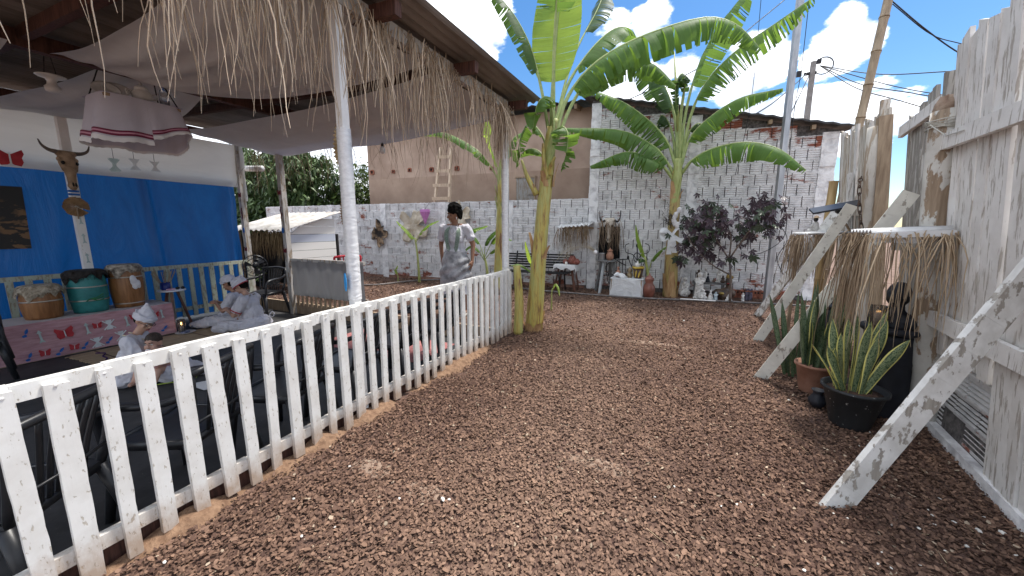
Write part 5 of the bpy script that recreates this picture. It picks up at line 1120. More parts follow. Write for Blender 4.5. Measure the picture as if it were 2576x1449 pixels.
# purple leaved shrub by the metal post
def palmate(root, c, d, s_, col):
    pass
def shrub():
    ys = 7.6; t = thing('purple_shrub', 'shrub with dark purple hand shaped leaves before the white bricks', 'shrub', tuple(Y(1838, 748, ys)))
    m = MB(); WD = mottle('grey_brown_twig', (.10, .075, .06), (.2, .15, .12), .8, 10, .3)
    b0 = Vector((Y(1838, 745, ys).x, ys, 0)); br = [[b0, Y(1838, 700, ys), Y(1834, 640, ys)], [Y(1834, 690, ys), Y(1790, 665, ys), Y(1745, 620, ys - .1), Y(1722, 575, ys - .1)], [Y(1836, 655, ys), Y(1800, 600, ys), Y(1775, 560, ys), Y(1770, 530, ys)], [Y(1836, 650, ys), Y(1870, 600, ys - .05), Y(1900, 560, ys - .1), Y(1915, 520, ys - .1)], [Y(1836, 640, ys), Y(1838, 590, ys), Y(1815, 545, ys)], [Y(1862, 612, ys), Y(1890, 585, ys), Y(1925, 545, ys)]]
    for i, b_ in enumerate(br): m.tube(bez(b_, 8), list(np.linspace(.026 if i == 0 else .015, .012 if i == 0 else .005, 9)), 7)
    wpart(m, 'trunk', WD, t, True)
    cl = [((1745, 560), .32, 44), ((1790, 545), .32, 44), ((1735, 605), .26, 34), ((1770, 620), .26, 34), ((1800, 590), .26, 30), ((1820, 550), .22, 16), ((1770, 530), .26, 22), ((1905, 545), .25, 34), ((1885, 575), .22, 26), ((1930, 520), .22, 24), ((1935, 565), .2, 20), ((1905, 500), .14, 7), ((1895, 640), .1, 6), ((1830, 660), .12, 8), ((1860, 600), .1, 4), ((1712, 655), .12, 8)]
    V, F, Cc = [], [], []
    for (uv, r_, n) in cl:
        for k in range(n):
            c = Y(*uv, ys) + Vector((random.gauss(0, r_ * .5), random.gauss(0, r_ * .45), random.gauss(0, r_ * .42))); az = random.uniform(0, 6.28); dn = Vector((math.cos(az) * .6, math.sin(az) * .6 - .35, -.75)).normalized(); s_ = random.uniform(.10, .16)
            x = dn.cross(Vector((random.uniform(-.3, .3), 1, .5))).normalized(); nn = x.cross(dn).normalized(); g_ = random.random(); col = np.array((.035, .018, .026)) * (1 - g_) + np.array((.085, .058, .075)) * g_
            if random.random() < .3: col = np.array((.035, .055, .028)) * random.uniform(.7, 1.4)
            for q, sc_ in ((-1.35, .55), (-.7, .85), (0, 1), (.7, .85), (1.35, .55)):
                d = dn * math.cos(q) + x * math.sin(q); sx = nn.cross(d).normalized(); b0_ = len(V); lw = s_ * sc_ * .17
                V.extend([c, c + d * s_ * sc_ * .55 + sx * lw, c + d * s_ * sc_ + nn * -.01, c + d * s_ * sc_ * .55 - sx * lw, c + d * s_ * sc_ * .5 + nn * .012]); F.extend([(b0_, b0_ + 1, b0_ + 4), (b0_, b0_ + 4, b0_ + 3), (b0_ + 1, b0_ + 2, b0_ + 4), (b0_ + 4, b0_ + 2, b0_ + 3)]); Cc.extend([col] * 5)
    o = mk('crown', npmesh('crown', np.array([tuple(v) for v in V]), np.array(F), attrmat('purple_leaf', .4, spec=.5, trans=.1), np.array(Cc)), None); attach(o, t)
shrub()
# ---------------------------------------------------------------- poles and cables
GALV = mottle('galvanised_steel', (.30, .31, .33), (.44, .45, .47), .45, 6, .1, .002, (3, 3, .6), metal=.6)
mp_ = thing('metal_post', 'tall square galvanised metal post with cables in front of bricks', 'post', (1.33, 7.93, 0))
m = MB(); m.box((1.33, 7.93, 2.6), (.085, .085, 5.2), .3); wpart(m, 'tube', GALV, mp_)
m = MB(); q = Y(1938, 545, 7.85); m.box(q - Vector((.03, .02, 0)), (.11, .09, .28), .3); wpart(m, 'meter_box', BLACKPLASTIC, mp_)
def cable(pts, r, label, n=20, mat=None, group=None):
    m = MB(); m.tube(bez(pts, n), r, 5); return m.build('cable', mat or IRON, None, True, label=label, cat='cable', group=group)
cable([Y(1945, 500, 7.8), Y(1975, 520, 7.7), Y(1970, 600, 7.75), Y(1900, 640, 7.7), Y(1890, 600, 7.75), Y(1930, 560, 7.8)], .006, 'black cable looping loosely round the metal post')
cable([Y(1945, 545, 7.85), Y(1980, 600, 7.8), Y(1955, 650, 7.8), Y(1975, 700, 7.85)], .006, 'black cable hanging down right of the metal post')
cable([Y(2040, -40, 8.2), Y(2015, 180, 8.2), Y(1995, 300, 8.2), Y(1970, 560, 8.0)], .006, 'thin black cable dropping beside the metal post')
cable([Y(1918, -40, 8.0), Y(1890, 250, 8.15), Y(1850, 440, 8.2)], .005, 'thin dark cable hanging before the brick building')
BAMB = mottle('bamboo', (.22, .16, .10), (.38, .29, .19), .55, 7, .2, .003, (3, 3, .5)); BAMY = mottle('yellow_bamboo', (.36, .24, .10), (.48, .34, .16), .5, 6, .2, .003, (3, 3, .5))
def bamboo(a, b_, r, label, mat, k=8):
    t = thing('bamboo_pole', label, 'pole', tuple(a)); a, b_ = Vector(a), Vector(b_); d = b_ - a
    for i in range(k):
        m = MB(); p, q = a + d * (i / k), a + d * ((i + 1) / k - .002); e = d.normalized() * .014; m.tube([p, p + e, p + e * 2, q - e * 1.6, q - e * .5, q], [r * 1.13, r * 1.1, r * .98, r * .97, r * 1.05, r * 1.1], 12); wpart(m, 'segment', mat, t, True)
    return t
yb_ = 6.5; fo = Y(2068, 640, 6.45); bamboo((fo.x, fo.y, 0.0), Y(2245, -45, yb_ + .1), .048, 'tall bamboo pole leaning against the pale brown fence panel', BAMB, 11)
bamboo((1.62, 6.3, 0), Y(2098, 455, 6.3), .05, 'short cut yellow bamboo pole beside the tall one', BAMY, 6)
# utility pole and its lines beyond the building
up_ = thing('utility_pole', 'distant grey utility pole with service wires above the roof', 'pole', tuple(Y(2033, 330, 24) * 1)); q0, q1 = Y(2033, 560, 24), Y(2047, 155, 24); q0.z = 0
m = MB(); m.tube([Vector((q1.x, q1.y, 0)), q1], [.17, .12], 8); wpart(m, 'pole', mottle('concrete_pole', (.20, .19, .18), (.30, .29, .28), .8, 3, .1), up_)
m = MB(); c = Y(2038, 185, 24); m.box(c, (.5, .12, .12)); m.box(c + Vector((-.45, 0, .05)), (.2, .16, .25)); m.box(c + Vector((.3, 0, .5)), (.16, .14, .2)); wpart(m, 'bracket', IRON, up_)
m = MB(); c = Y(2072, 165, 24); m.tube([c + Vector((.38 * math.cos(a), 0, .38 * math.sin(a))) for a in np.linspace(0, 6.28, 20)], .025, 5, cap=False); wpart(m, 'wire_coil', IRON, up_)
for i, (u2, v2, yy_) in enumerate(((2420, 178, 20), (2300, 235, 20), (2270, 255, 20), (2560, 262, 22))):
    a = Y(2062, 165, 24); b_ = Y(u2, v2, yy_); mid = (a + b_) / 2 - Vector((0, 0, .25)); cable([a, mid, b_, b_ + (b_ - mid) * 1.6], .02, 'power line stretched from the distant utility pole', group='power lines from the utility pole')
cable([Y(2235, -5, 14), Y(2330, 75, 14), Y(2425, 140, 14), Y(2560, 200, 14)], .016, 'twisted dark service cable sagging above the plank fence')
cable([Y(2245, 10, 14), Y(2340, 85, 14), Y(2425, 112, 14), Y(2560, 150, 14)], .011, 'second thinner service cable above the plank fence')
for (u1, v1, u2, v2) in ((2030, 185, 1880, 300), (2035, 190, 1960, 330)): cable([Y(u1, v1, 24), Y((u1 + u2) / 2, (v1 + v2) / 2 + 8, 18), Y(u2, v2, 12)], .022, 'service drop wire running from utility pole to brick roof', group='drop wires to the roof')
cable([Y(1330, 370, 9), Y(1560, 260, 10), Y(1770, 165, 11), Y(1900, 60, 12), Y(2010, -30, 13)], .012, 'long thin wire crossing behind the banana leaves')
m = MB()
for k in range(26):
    c = rp(5.25 + random.uniform(.2, 1.6), random.uniform(.6, 1.75), -1.6) + Vector((random.uniform(-.2, .2), 0, 0)); m.ball(c, random.uniform(.07, .12), 7)
m.build('yellow_flower_bush', mottle('yellow_blossom', (.35, .30, .02), (.60, .50, .05), .7, 20, .5), None, label='yellow flowering bush beyond the gap in the fence', cat='bush')
# ---------------------------------------------------------------- inside the pavilion
# drum platform under a pink cloth, with cut-out motifs
PX = -6.72
pink, nt, b = nodes('pink_cloth'); t = tex(nt, 5, 5, .6, 'World', (1, 1.2, 7), dist=.4); r_ = ramp(nt, t.outputs[0], [(.3, (.36, .18, .21)), (.7, (.56, .34, .37))]); lk(nt, r_.outputs[0], b.inputs['Base Color']); b.inputs['Roughness'].default_value = .9; bump(nt, b, t.outputs[0], .3, .01)
dp = thing('drum_platform', 'low drum platform draped in pink cloth with paper cut outs', 'platform', (-7.0, 1.8, FZ))
PT = atx(250, 788, PX).z
m = MB(); m.box((-7.0, 1.78, (PT - .02 + FZ) / 2), (.54, 1.66, PT - .02 - FZ)); wpart(m, 'base', RAWWOOD, dp)
def f(s, t): y = .93 + 1.69 * s; return (PX + .012 * math.sin(y * 9 + t * 2) * t + .006 * mnoise.noise((y * 6, t * 4, 0)) + .012, y, PT - .0 - (PT - FZ - .012) * t)
m = MB(); m.grid(f, 60, 14); wpart(m, 'cloth_front', pink, dp, True)
m = MB(); m.grid(lambda s, t: (PX + .012 - .58 * t, 2.622 + .008 * math.sin(t * 14 + s * 3), PT - (PT - FZ - .012) * s), 12, 12); wpart(m, 'cloth_side', clothmat('pale_pink_cloth', (.62, .50, .50), .1), dp, True)
m = MB(); m.grid(lambda s, t: (PX + .014 - .59 * t, .93 + 1.69 * s, PT + .003 * mnoise.noise((s * 20, t * 8, 3))), 30, 10); wpart(m, 'cloth_top', clothmat('white_table_cloth', (.62, .58, .58), .1), dp, True)
CUTR = mottle('red_paper', (.34, .02, .03), (.46, .04, .05), .8, 10, .2); CUTD = mottle('dark_red_felt', (.10, .008, .012), (.17, .015, .02), .8, 10, .2); CUTB = mottle('blue_felt', (.01, .08, .33), (.03, .16, .48), .8, 10, .2); CUTW = mottle('white_card', (.58, .62, .64), (.70, .73, .74), .8, 10, .2); CUTG = mottle('silver_green_card', (.34, .44, .44), (.46, .55, .54), .6, 14, .2)
def bfly(s_):
    h = [(0, .25), (.1, .3), (.55, .62), (.62, .35), (.5, .08), (.55, -.2), (.42, -.48), (.15, -.42), (0, -.3)]; return [(x * s_, y * s_) for x, y in h] + [(-x * s_, y * s_) for x, y in h[::-1][1:-1]]
def arrowp(s_): return [(x * s_, y * s_) for x, y in ((-.06, -.38), (.06, -.38), (.05, .28), (.14, .26), (.11, .34), (0, .52), (-.11, .34), (-.14, .26), (-.05, .28))] + [] 
def arrowtail(s_): return [(x * s_, y * s_) for x, y in ((-.09, -.3), (.09, -.3), (.16, -.5), (.0, -.42), (-.16, -.5))]
def hourg(s_): return [(x * s_, y * s_) for x, y in ((-.24, .48), (.24, .48), (.10, .05), (.10, -.05), (.26, -.5), (-.26, -.5), (-.10, -.05), (-.10, .05))]
def axe(s_): return [(x * s_, y * s_) for x, y in ((0, -.18), (.16, .0), (.17, .3), (.04, .62), (-.12, .3), (-.1, .02))]
def axeh(s_): return [(x * s_, y * s_) for x, y in ((-.2, -.55), (-.05, -.62), (.16, -.5), (.2, -.36), (.08, -.2), (-.04, -.2), (-.22, -.42))]
def onface(u, v): p = atx(u, v, PX + .03); return p
def cut(root, p, polys, rot, name, dx=(0, 1, 0), nrm=(1, 0, 0)):
    c, s_ = math.cos(rot), math.sin(rot); first = None
    for i, (pl, mat) in enumerate(polys):
        m = MB(); m.prism([(x * c - y * s_, x * s_ + y * c) for x, y in pl], Vector(p) + Vector(nrm) * .0025 * i, dx, (0, 0, 1), Vector(nrm) * .004)
        o = wpart(m, name, mat, root)
        if first is None: first = o
        else: attach(o, first); o.name = name + '_overlay'
def Z1(x, y): return (x / 2.898 / 1.5652, (1100 + y / 2.898) / 1.5652)
def Z3(x, y): return (x / 2.1467 / 1.5652, (950 + y / 2.1467) / 1.5652)
for (q, s_) in ((Z1(740, 615), .125), (Z1(515, 840), .075), (Z1(850, 772), .07), (Z1(1110, 528), .07), (Z3(1130, 637), .07), (Z3(1312, 620), .07)):
    cut(dp, onface(*q), [(bfly(s_), CUTR), ([(-.04 * s_, -.3 * s_), (.04 * s_, -.3 * s_), (.03 * s_, .3 * s_), (-.03 * s_, .3 * s_)], CUTW)], random.uniform(-.15, .15), 'butterfly_cutout')
for q, s_ in ((Z1(462, 655), .15), (Z1(995, 562), .145), (Z3(1072, 675), .145), (Z3(1368, 612), .13)): cut(dp, onface(*q), [(arrowp(s_), CUTG), (arrowtail(s_), CUTG)], .1, 'arrow_cutout')
for q, r_ in ((Z1(290, 615), -.3), (Z1(335, 885), -.35), (Z1(690, 820), -.6), (Z1(975, 750), -.55), (Z1(1250, 690), -.6), (Z3(1390, 735), -.7)): cut(dp, onface(*q), [(axe(.085), CUTB), (axeh(.085), CUTB)], r_, 'axe_cutout')
for q in (Z1(1245, 515), Z1(1112, 715), Z1(1385, 640)):
    s_ = .125; st = lambda a: [(x * math.cos(a) - y * math.sin(a), x * math.sin(a) + y * math.cos(a)) for x, y in ((-.006, -.08), (.006, -.08), (.006, .08), (-.006, .08))]
    cut(dp, onface(*q), [(hourg(s_), CUTW), (st(.75), CUTW), (st(-.75), CUTW)], .05, 'crossed_sticks_cutout')
# drums
FUR1 = mottle('pale_goat_hide', (.20, .16, .11), (.48, .42, .33), .95, 30, 1.0, .02); FUR2 = mottle('black_goat_hide', (.006, .005, .005), (.03, .026, .024), .9, 30, 1.0, .02); FUR3 = mottle('mottled_goat_hide', (.06, .045, .035), (.48, .43, .36), .95, 16, 1.0, .02)
DRUMW = mottle('oiled_drum_wood', (.18, .072, .022), (.33, .155, .058), .45, 4, .2, .003, (6, 6, .6)); HOOP = plain('steel_hoop', (.5, .47, .42), .35, .8)
teal, nt, b = nodes('teal_drum_paint'); t = tex(nt, 8, 6, .7); r_ = ramp(nt, t.outputs[0], [(.28, (.02, .035, .03)), (.4, (.015, .15, .15)), (.7, (.03, .23, .22))]); lk(nt, r_.outputs[0], b.inputs['Base Color']); b.inputs['Roughness'].default_value = .5
def drum(y, r, z1, body, fur, label, hoops, x=-6.98):
    z0 = PT; h = z1 - z0; t = thing('drum', label, 'drum', (x, y, z0)); m = MB()
    m.lathe([(r * (.80 + .24 * math.sin(math.pi * (.12 + .76 * i / 12))), h * i / 12 * .98 + .002) for i in range(13)], (x, y, z0), 30); wpart(m, 'body', body, t, True)
    for k in hoops: 
        m = MB(); rr = r * (.80 + .24 * math.sin(math.pi * (.12 + .76 * k))) + .003; m.lathe([(rr - .006, h * k - .008), (rr + .002, h * k - .007), (rr + .002, h * k + .007), (rr - .006, h * k + .008)], (x, y, z0), 30); wpart(m, 'hoop', HOOP, t, True)
    m = MB(); sd = random.uniform(0, 50)
    def f(s, q):
        a = s * 2 * math.pi; n1 = mnoise.noise((math.cos(a) * 2.2 + sd, math.sin(a) * 2.2, 0)); ln = .11 + .10 * n1 + .03 * mnoise.noise((math.cos(a) * 7 + sd, math.sin(a) * 7, 2))
        if q < .4: rr = r * .93 * (q / .4); zz = h + .006 + .004 * (1 - q)
        else: e = (q - .4) / .6; rr = r * .93 + .035 * math.sin(e * 2.2) + .02 * e * mnoise.noise((a * 3 + sd, e * 3, 4)); zz = h + .006 - ln * e
        return Vector((x + rr * math.cos(a), y + rr * math.sin(a), z0 + zz))
    m.grid(f, 56, 14); wpart(m, 'hide', fur, t, True); 
    n = 420; a = rng.uniform(0, 6.28, n); e = rng.uniform(0, 1, n); rr = r * .95 + .03 * e
    strands('hide_fur', np.stack([x + rr * np.cos(a), y + rr * np.sin(a), z0 + h - .10 * e], 1), np.stack([np.cos(a), np.sin(a), -.6 + 0 * a], 1), rng.uniform(.015, .04, n), .002, STRAW, straw_cols(n, tuple(np.array(fur.node_tree.nodes['Color Ramp'].color_ramp.elements[1].color)[:3] * .9), tuple(np.array(fur.node_tree.nodes['Color Ramp'].color_ramp.elements[0].color)[:3])), 3, .2, .5, parent=t, kind='stuff'); return t
drum(1.50, .165, atx(100, 722, -6.98).z + .02, DRUMW, FUR1, 'squat oiled wooden drum with pale hide top', (.55,))
drum(1.895, .172, atx(208, 684, -6.98).z + .02, teal, FUR2, 'teal painted drum with shaggy black hide top', (.3, .62))
d3 = drum(2.265, .165, atx(305, 670, -6.98).z + .02, DRUMW, FUR3, 'wooden drum with mottled hide and white cloth knot', (.72, .1))
g_ = MB(); p = Vector((-6.80, 1.87, .55)); 
for k in range(3): g_.tube(bez([p + Vector((.015, -.06, -.12 - .0)), p + Vector((.017, -.02, -.09)), p + Vector((.018, .04, -.12 + k * .02)), p + Vector((.012, .1, -.11 + k * .035))], 8), .006, 5)
g_.build('green_scrawl', mottle('green_paint', (.01, .09, .02), (.02, .16, .04), .6, 8, .1), None, label='green painted leaf scrawl on the teal drum', cat='paint mark')
m = MB(); c = atx(343, 705, -6.78)
for k in range(11): m.ball(c + Vector((random.uniform(-.02, .02), random.uniform(-.045, .045), random.uniform(-.08, .05))), (random.uniform(.018, .03), random.uniform(.02, .035), random.uniform(.03, .05)), 8)
blob(m, 'cloth_knot', clothmat('white_knot', (.78, .77, .80), .1), None, .009, 2, 'white cloth knotted on the mottled hide drum', 'cloth')
# post decorations: skull, palm fan, arrows
BONE = mottle('old_bone', (.20, .13, .075), (.38, .27, .175), .8, 12, .5, .006); HORN = mottle('dark_horn', (.07, .055, .045), (.2, .16, .13), .5, 8, .3)
def skull(c, right, fwd, s_, label, tilt=0.0, bone=BONE, horn=HORN, hornpts=None):
    """cattle skull hung on its poll: snout points down, face towards fwd"""
    t = thing('cattle_skull', label, 'skull', tuple(c)); X, F_, Z = Vector(right).normalized(), Vector(fwd).normalized(), Vector((0, 0, 1)); P_ = lambda a, b_, d: Vector(c) + X * (a * s_) + F_ * (b_ * s_) + Z * (d * s_)
    m = MB(); m.ball(P_(0, 0, -.03), (.085 * s_,) * 3, 12); m.cap(P_(-.07, 0, .02), P_(.07, 0, .02), .04 * s_, .04 * s_); m.cap(P_(0, .01, -.08), P_(0, .03, -.27), .078 * s_, .05 * s_); m.cap(P_(0, .03, -.27), P_(0, .03, -.42), .048 * s_, .04 * s_); m.cap(P_(-.022, .03, -.40), P_(.022, .03, -.40), .032 * s_, .032 * s_)
    for k in (-1, 1): m.cap(P_(.075 * k, .02, -.10), P_(.055 * k, .03, -.2), .026 * s_, .024 * s_); m.ball(P_(.08 * k, .015, -.06), .032 * s_, 8)
    blob(m, 'skull_bone', bone, t, .009 * max(1, s_), 3)
    for k in (-1, 1):
        m = MB(); m.ball(P_(.068 * k, .055, -.105), (.024 * s_, .02 * s_, .024 * s_), 8); wpart(m, 'eye_socket', DARK, t, True)
        m = MB(); hp_ = hornpts or [(.08, 0, .03), (.16, .01, .045), (.22, .02, .09), (.245, .02, .16)]; m.tube(bez([P_(a * k, b_, d) for a, b_, d in hp_], 10), list(np.linspace(.03, .006, 11) * s_), 10); wpart(m, 'horn', horn, t, True)
    for k in (-1, 1): m = MB(); m.ball(P_(.014 * k, .07, -.385), (.009 * s_, .01 * s_, .03 * s_), 8); wpart(m, 'nostril', DARK, t, True)
    return t
skull((-7.27, 2.0, 2.26), (-.2, .98, 0), (.98, .2, 0), .95, 'brown cattle skull with short horns hung on the inner white post')
def palmfan(c, rad, nrm, label, a0, a1, mat, n=34, name='palm_fan'):
    t = thing(name, label, 'fan', tuple(c)); nrm = Vector(nrm).normalized(); X = Vector((0, 0, 1)).cross(nrm).normalized(); Z = nrm.cross(X); m = MB()
    for i in range(n):
        a, b_ = a0 + (a1 - a0) * i / n, a0 + (a1 - a0) * (i + 1) / n; mid = (a + b_) / 2; e = lambda q, r_, d: Vector(c) + X * (math.cos(q) * r_) + Z * (math.sin(q) * r_) + nrm * d
        rr = rad * random.uniform(.95, 1.02); m.add([e(a, .01, 0), e(a, rr, -.006), e(mid, rr * 1.02, .008), e(b_, rr, -.006)], [(0, 1, 2), (0, 2, 3)])
        m.add([e(a, .01, -.003), e(a, rr, -.009), e(mid, rr * 1.02, .005), e(b_, rr, -.009)], [(2, 1, 0), (3, 2, 0)])
    wpart(m, 'pleats', mat, t); m = MB(); m.tube([Vector(c) + nrm * .004, Vector(c) - Z * rad * 1.25 + nrm * .004], .008, 6); wpart(m, 'stalk', RAWWOOD, t); return t
PALMD = mottle('dried_palm', (.22, .13, .06), (.38, .25, .13), .7, 12, .3)
palmfan(atx(192, 520, -7.25), .125, (1, .1, 0), 'round pleated palm fan tied on the inner white post', -.35, 3.5 + 2.2, PALMD)
pcut = thing('post_arrows', 'silver arrow cut outs stuck on the inner white post', 'cut outs', (-7.29, 2.03, .9))
for v in (552, 600, 650): cut(pcut, (-7.292, 2.03, atx(213, v, -7.29).z), [(arrowp(.13), CUTG), (arrowtail(.13), CUTG)], .02, 'arrow_cutout')
m = MB(); c = atx(183, 485, -7.27); 
for k in range(2): m.box(c + Vector((0, .01, .04 * k - .02)), (.02, .10, .025), .1)
m.build('blue_ribbon_band', CUTB, None, label='blue ribbon tied on the white post under the skull', cat='ribbon')
# big cat poster on the tarpaulin
pm, nt, b = nodes('big_cat_print'); t = tex(nt, 5, 4, .6, 'Object', (1, 1, 2.6), 'WAVE', 9.0); t2 = tex(nt, 4.2, 4, .6, 'Object')
sp2 = nt.nodes.new('ShaderNodeNewGeometry'); s3_ = nt.nodes.new('ShaderNodeSeparateXYZ'); lk(nt, sp2.outputs['Position'], s3_.inputs[0])
st_r = ramp(nt, t.outputs[0], [(.35, (.010, .007, .005)), (.6, (.16, .085, .035))]); bod = nt.nodes.new('ShaderNodeMapRange'); lk(nt, s3_.outputs[2], bod.inputs[0]); bod.inputs[1].default_value = 1.72; bod.inputs[2].default_value = 1.60
ad = nt.nodes.new('ShaderNodeMath'); ad.operation = 'MULTIPLY'; lk(nt, bod.outputs[0], ad.inputs[0]); rr_ = ramp(nt, t2.outputs[0], [(.40, (0, 0, 0)), (.52, (1, 1, 1))]); lk(nt, rr_.outputs[0], ad.inputs[1])
lk(nt, mix(nt, ad.outputs[0], (.006, .005, .005), st_r.outputs[0]), b.inputs['Base Color']); b.inputs['Roughness'].default_value = .5
m = MB(); q = [atx(u, v, -7.53) for u, v in ((-90, 630), (80, 625), (55, 470), (-90, 462))]; m.add(q + [p + Vector((-.006, 0, 0)) for p in q], [(0, 1, 2, 3), (7, 6, 5, 4), (0, 4, 5, 1), (1, 5, 6, 2), (2, 6, 7, 3), (3, 7, 4, 0)])
m.build('big_cat_poster', pm, None, label='dark poster of a striped big cat on the blue tarpaulin', cat='poster')
# cut-outs on the valance
vb = thing('butterfly_ornament', 'red butterfly cut out pinned on the white valance', 'ornament', tuple(atx(25, 398, -7.42))); cut(vb, atx(25, 398, -7.42), [(bfly(.18), CUTR), ([(-.008, -.06), (.008, -.06), (.006, .07), (-.006, .07)], CUTW)], .0, 'butterfly_cutout')
for i, (u, v, mt) in enumerate(((288, 415, CUTG), (339, 414, CUTW), (390, 419, CUTW))):
    p = atx(u, v, -5.4 - .1 * i); r0 = thing('hourglass_ornament', ('pale green', 'cream', 'small grey')[i] + ' hourglass shaped paper ornament dangling below the offering shelf', 'ornament', tuple(p)); st = lambda a: [(x * math.cos(a) - y * math.sin(a), x * math.sin(a) + y * math.cos(a)) for x, y in ((-.005, -.07), (.005, -.07), (.005, .07), (-.005, .07))]
    cut(r0, p, [(hourg(.135 - .012 * i), mt), (st(.6), mt), (st(-.6), mt)], 0, 'paper', (.2, .98, 0), (.98, -.2, 0)); m = MB(); m.tube([p + Vector((0, 0, .05)), p + Vector((0, 0, .25))], .002, 4); wpart(m, 'thread', IRON, r0)
# hanging offering shelf
HX, HY, HZ = -5.0, 1.90, 2.53
hsf = thing('hanging_shelf', 'hanging shelf skirted with white cloth with red ribbon hem', 'shelf', (HX, HY, HZ))
m = MB(); m.box((HX, HY, HZ), (.40, .56, .025)); wpart(m, 'board', RAWWOOD, hsf)
LAV = clothmat('lavender_white_cloth', (.66, .63, .70), .18, .25)
def skirt(s, t, lift=True, z0=HZ + .02):
    a = s * 2 * math.pi; ca, sa = math.cos(a), math.sin(a); k = 5.; rx, ry = .215, .30; n = (abs(ca) ** k + abs(sa) ** k) ** (-1 / k); fl = 1 + .20 * t
    x, y = ca * n * rx * fl, sa * n * ry * fl; w = .018 * t * math.sin(a * 9 + 1.5 * math.sin(a * 2)); x += ca * w; y += sa * w
    hem = .40 - (.15 * max(0, math.exp(-((a - .75) / .75) ** 2)) if a < 3 else 0) + .01 * math.sin(a * 7)
    return Vector((HX + x, HY + y, z0 - hem * t))
m = MB(); m.grid(skirt, 90, 16); m.v = [v for v in m.v]; sk = wpart(m, 'skirt', LAV, hsf, True)
m = MB(); m.grid(lambda s, t: (HX - .215 + .43 * s, HY - .30 + .60 * t, HZ + .021 + .003 * mnoise.noise((s * 8, t * 8, 0))), 12, 12); wpart(m, 'cloth_top', LAV, hsf, True)
RED2 = plain('burgundy_ribbon', (.16, .01, .045), .6); PNK2 = plain('pink_ribbon', (.55, .25, .33), .6); LACE = plain('white_lace', (.75, .74, .74), .8)
for t0, t1, mt in ((.80, .84, RED2), (.84, .875, PNK2), (.875, .92, RED2), (.955, 1.06, LACE)):
    m = MB()
    def f(s, t): p = skirt(s, t0 + (t1 - t0) * t); a = s * 6.283; return p + Vector((math.cos(a), math.sin(a), 0)) * .008 + Vector((0, 0, .004 * math.sin(s * 260) if mt is LACE and t > .5 else 0))
    m.grid(f, 180, 2); q = wpart(m, 'hem_ribbon' if mt is not LACE else 'lace_edge', mt, sk, True)
for dx, dy in ((-.19, -.27), (.19, -.27), (-.19, .27), (.19, .27)): m = MB(); m.tube([(HX + dx, HY + dy, HZ), (HX + dx * .25, HY + dy * .7, 2.86)], .006, 5); wpart(m, 'rope', IRON, hsf)
PORC = mottle('white_porcelain', (.56, .54, .50), (.70, .68, .64), .3, 10, .05)
p = Vector((HX + .06, HY + .04, HZ + .026)); tp = thing('teapot', 'white porcelain tureen pot with two handles on the hanging shelf', 'pot', tuple(p)); m = MB(); m.lathe([(.04, 0), (.065, .02), (.08, .06), (.07, .1), (.05, .115), (.055, .12), (.052, .135), (.03, .155), (.012, .16), (.014, .175), (.004, .185)], p, 20); wpart(m, 'body', PORC, tp, True)
for k in (-1, 1): m = MB(); m.tube(bez([p + Vector((0, .07 * k, .09)), p + Vector((0, .11 * k, .1)), p + Vector((0, .11 * k, .06)), p + Vector((0, .078 * k, .05))], 8), .008, 6); wpart(m, 'handle', PORC, tp, True)
for i, (dy, dz, rt) in enumerate(((-.20, .05, .9), (-.13, .07, .75))):
    M_ = Matrix.Rotation(rt, 3, 'Y') @ Matrix.Rotation(.2, 3, 'X'); m = MB(); m.lathe([(.045, -.006), (.095, .008), (.1, .014), (.09, .012), (.04, .0)], (HX + .02, HY + dy, HZ + .026 + dz), 22, M=M_); m.build('plate', PORC, None, True, label=('left white plate leaning on the hanging shelf rope', 'white plate propped between tureen and other plate')[i], cat='plate')
CLEARG = bpy.data.materials.new('clear_bottle'); CLEARG.use_nodes = True; b = CLEARG.node_tree.nodes['Principled BSDF']; b.inputs['Base Color'].default_value = (.8, .8, .82, 1); b.inputs['Roughness'].default_value = .05; b.inputs['Transmission Weight'].default_value = .85
m = MB(); p = Vector((HX + .09, HY + .20, HZ + .026)); m.lathe([(.038, 0), (.04, .01), (.04, .11), (.03, .15), (.014, .18), (.014, .2), (.01, .2), (.03, .13), (.034, .012)], p, 16); m.build('glass_bottle', CLEARG, None, True, label='clear bottle standing at the edge of the hanging shelf', cat='bottle')
p = atx(130, 205, -5.45); hb = thing('hanging_bowl', 'white pedestal dish turned upside down hanging from the roof', 'dish', tuple(p)); m = MB(); m.lathe([(.03, -.10), (.05, -.085), (.055, -.05), (.035, -.03), (.03, .0), (.045, .025), (.085, .035), (.1, .045), (.09, .05), (.01, .045)], p, 22); wpart(m, 'dish', PORC, hb, True)
for k in (-1, 1): m = MB(); m.tube([p + Vector((0, .04 * k, .04)), Vector((p.x, p.y + .02 * k, 2.9))], .003, 4); wpart(m, 'cord', IRON, hb)
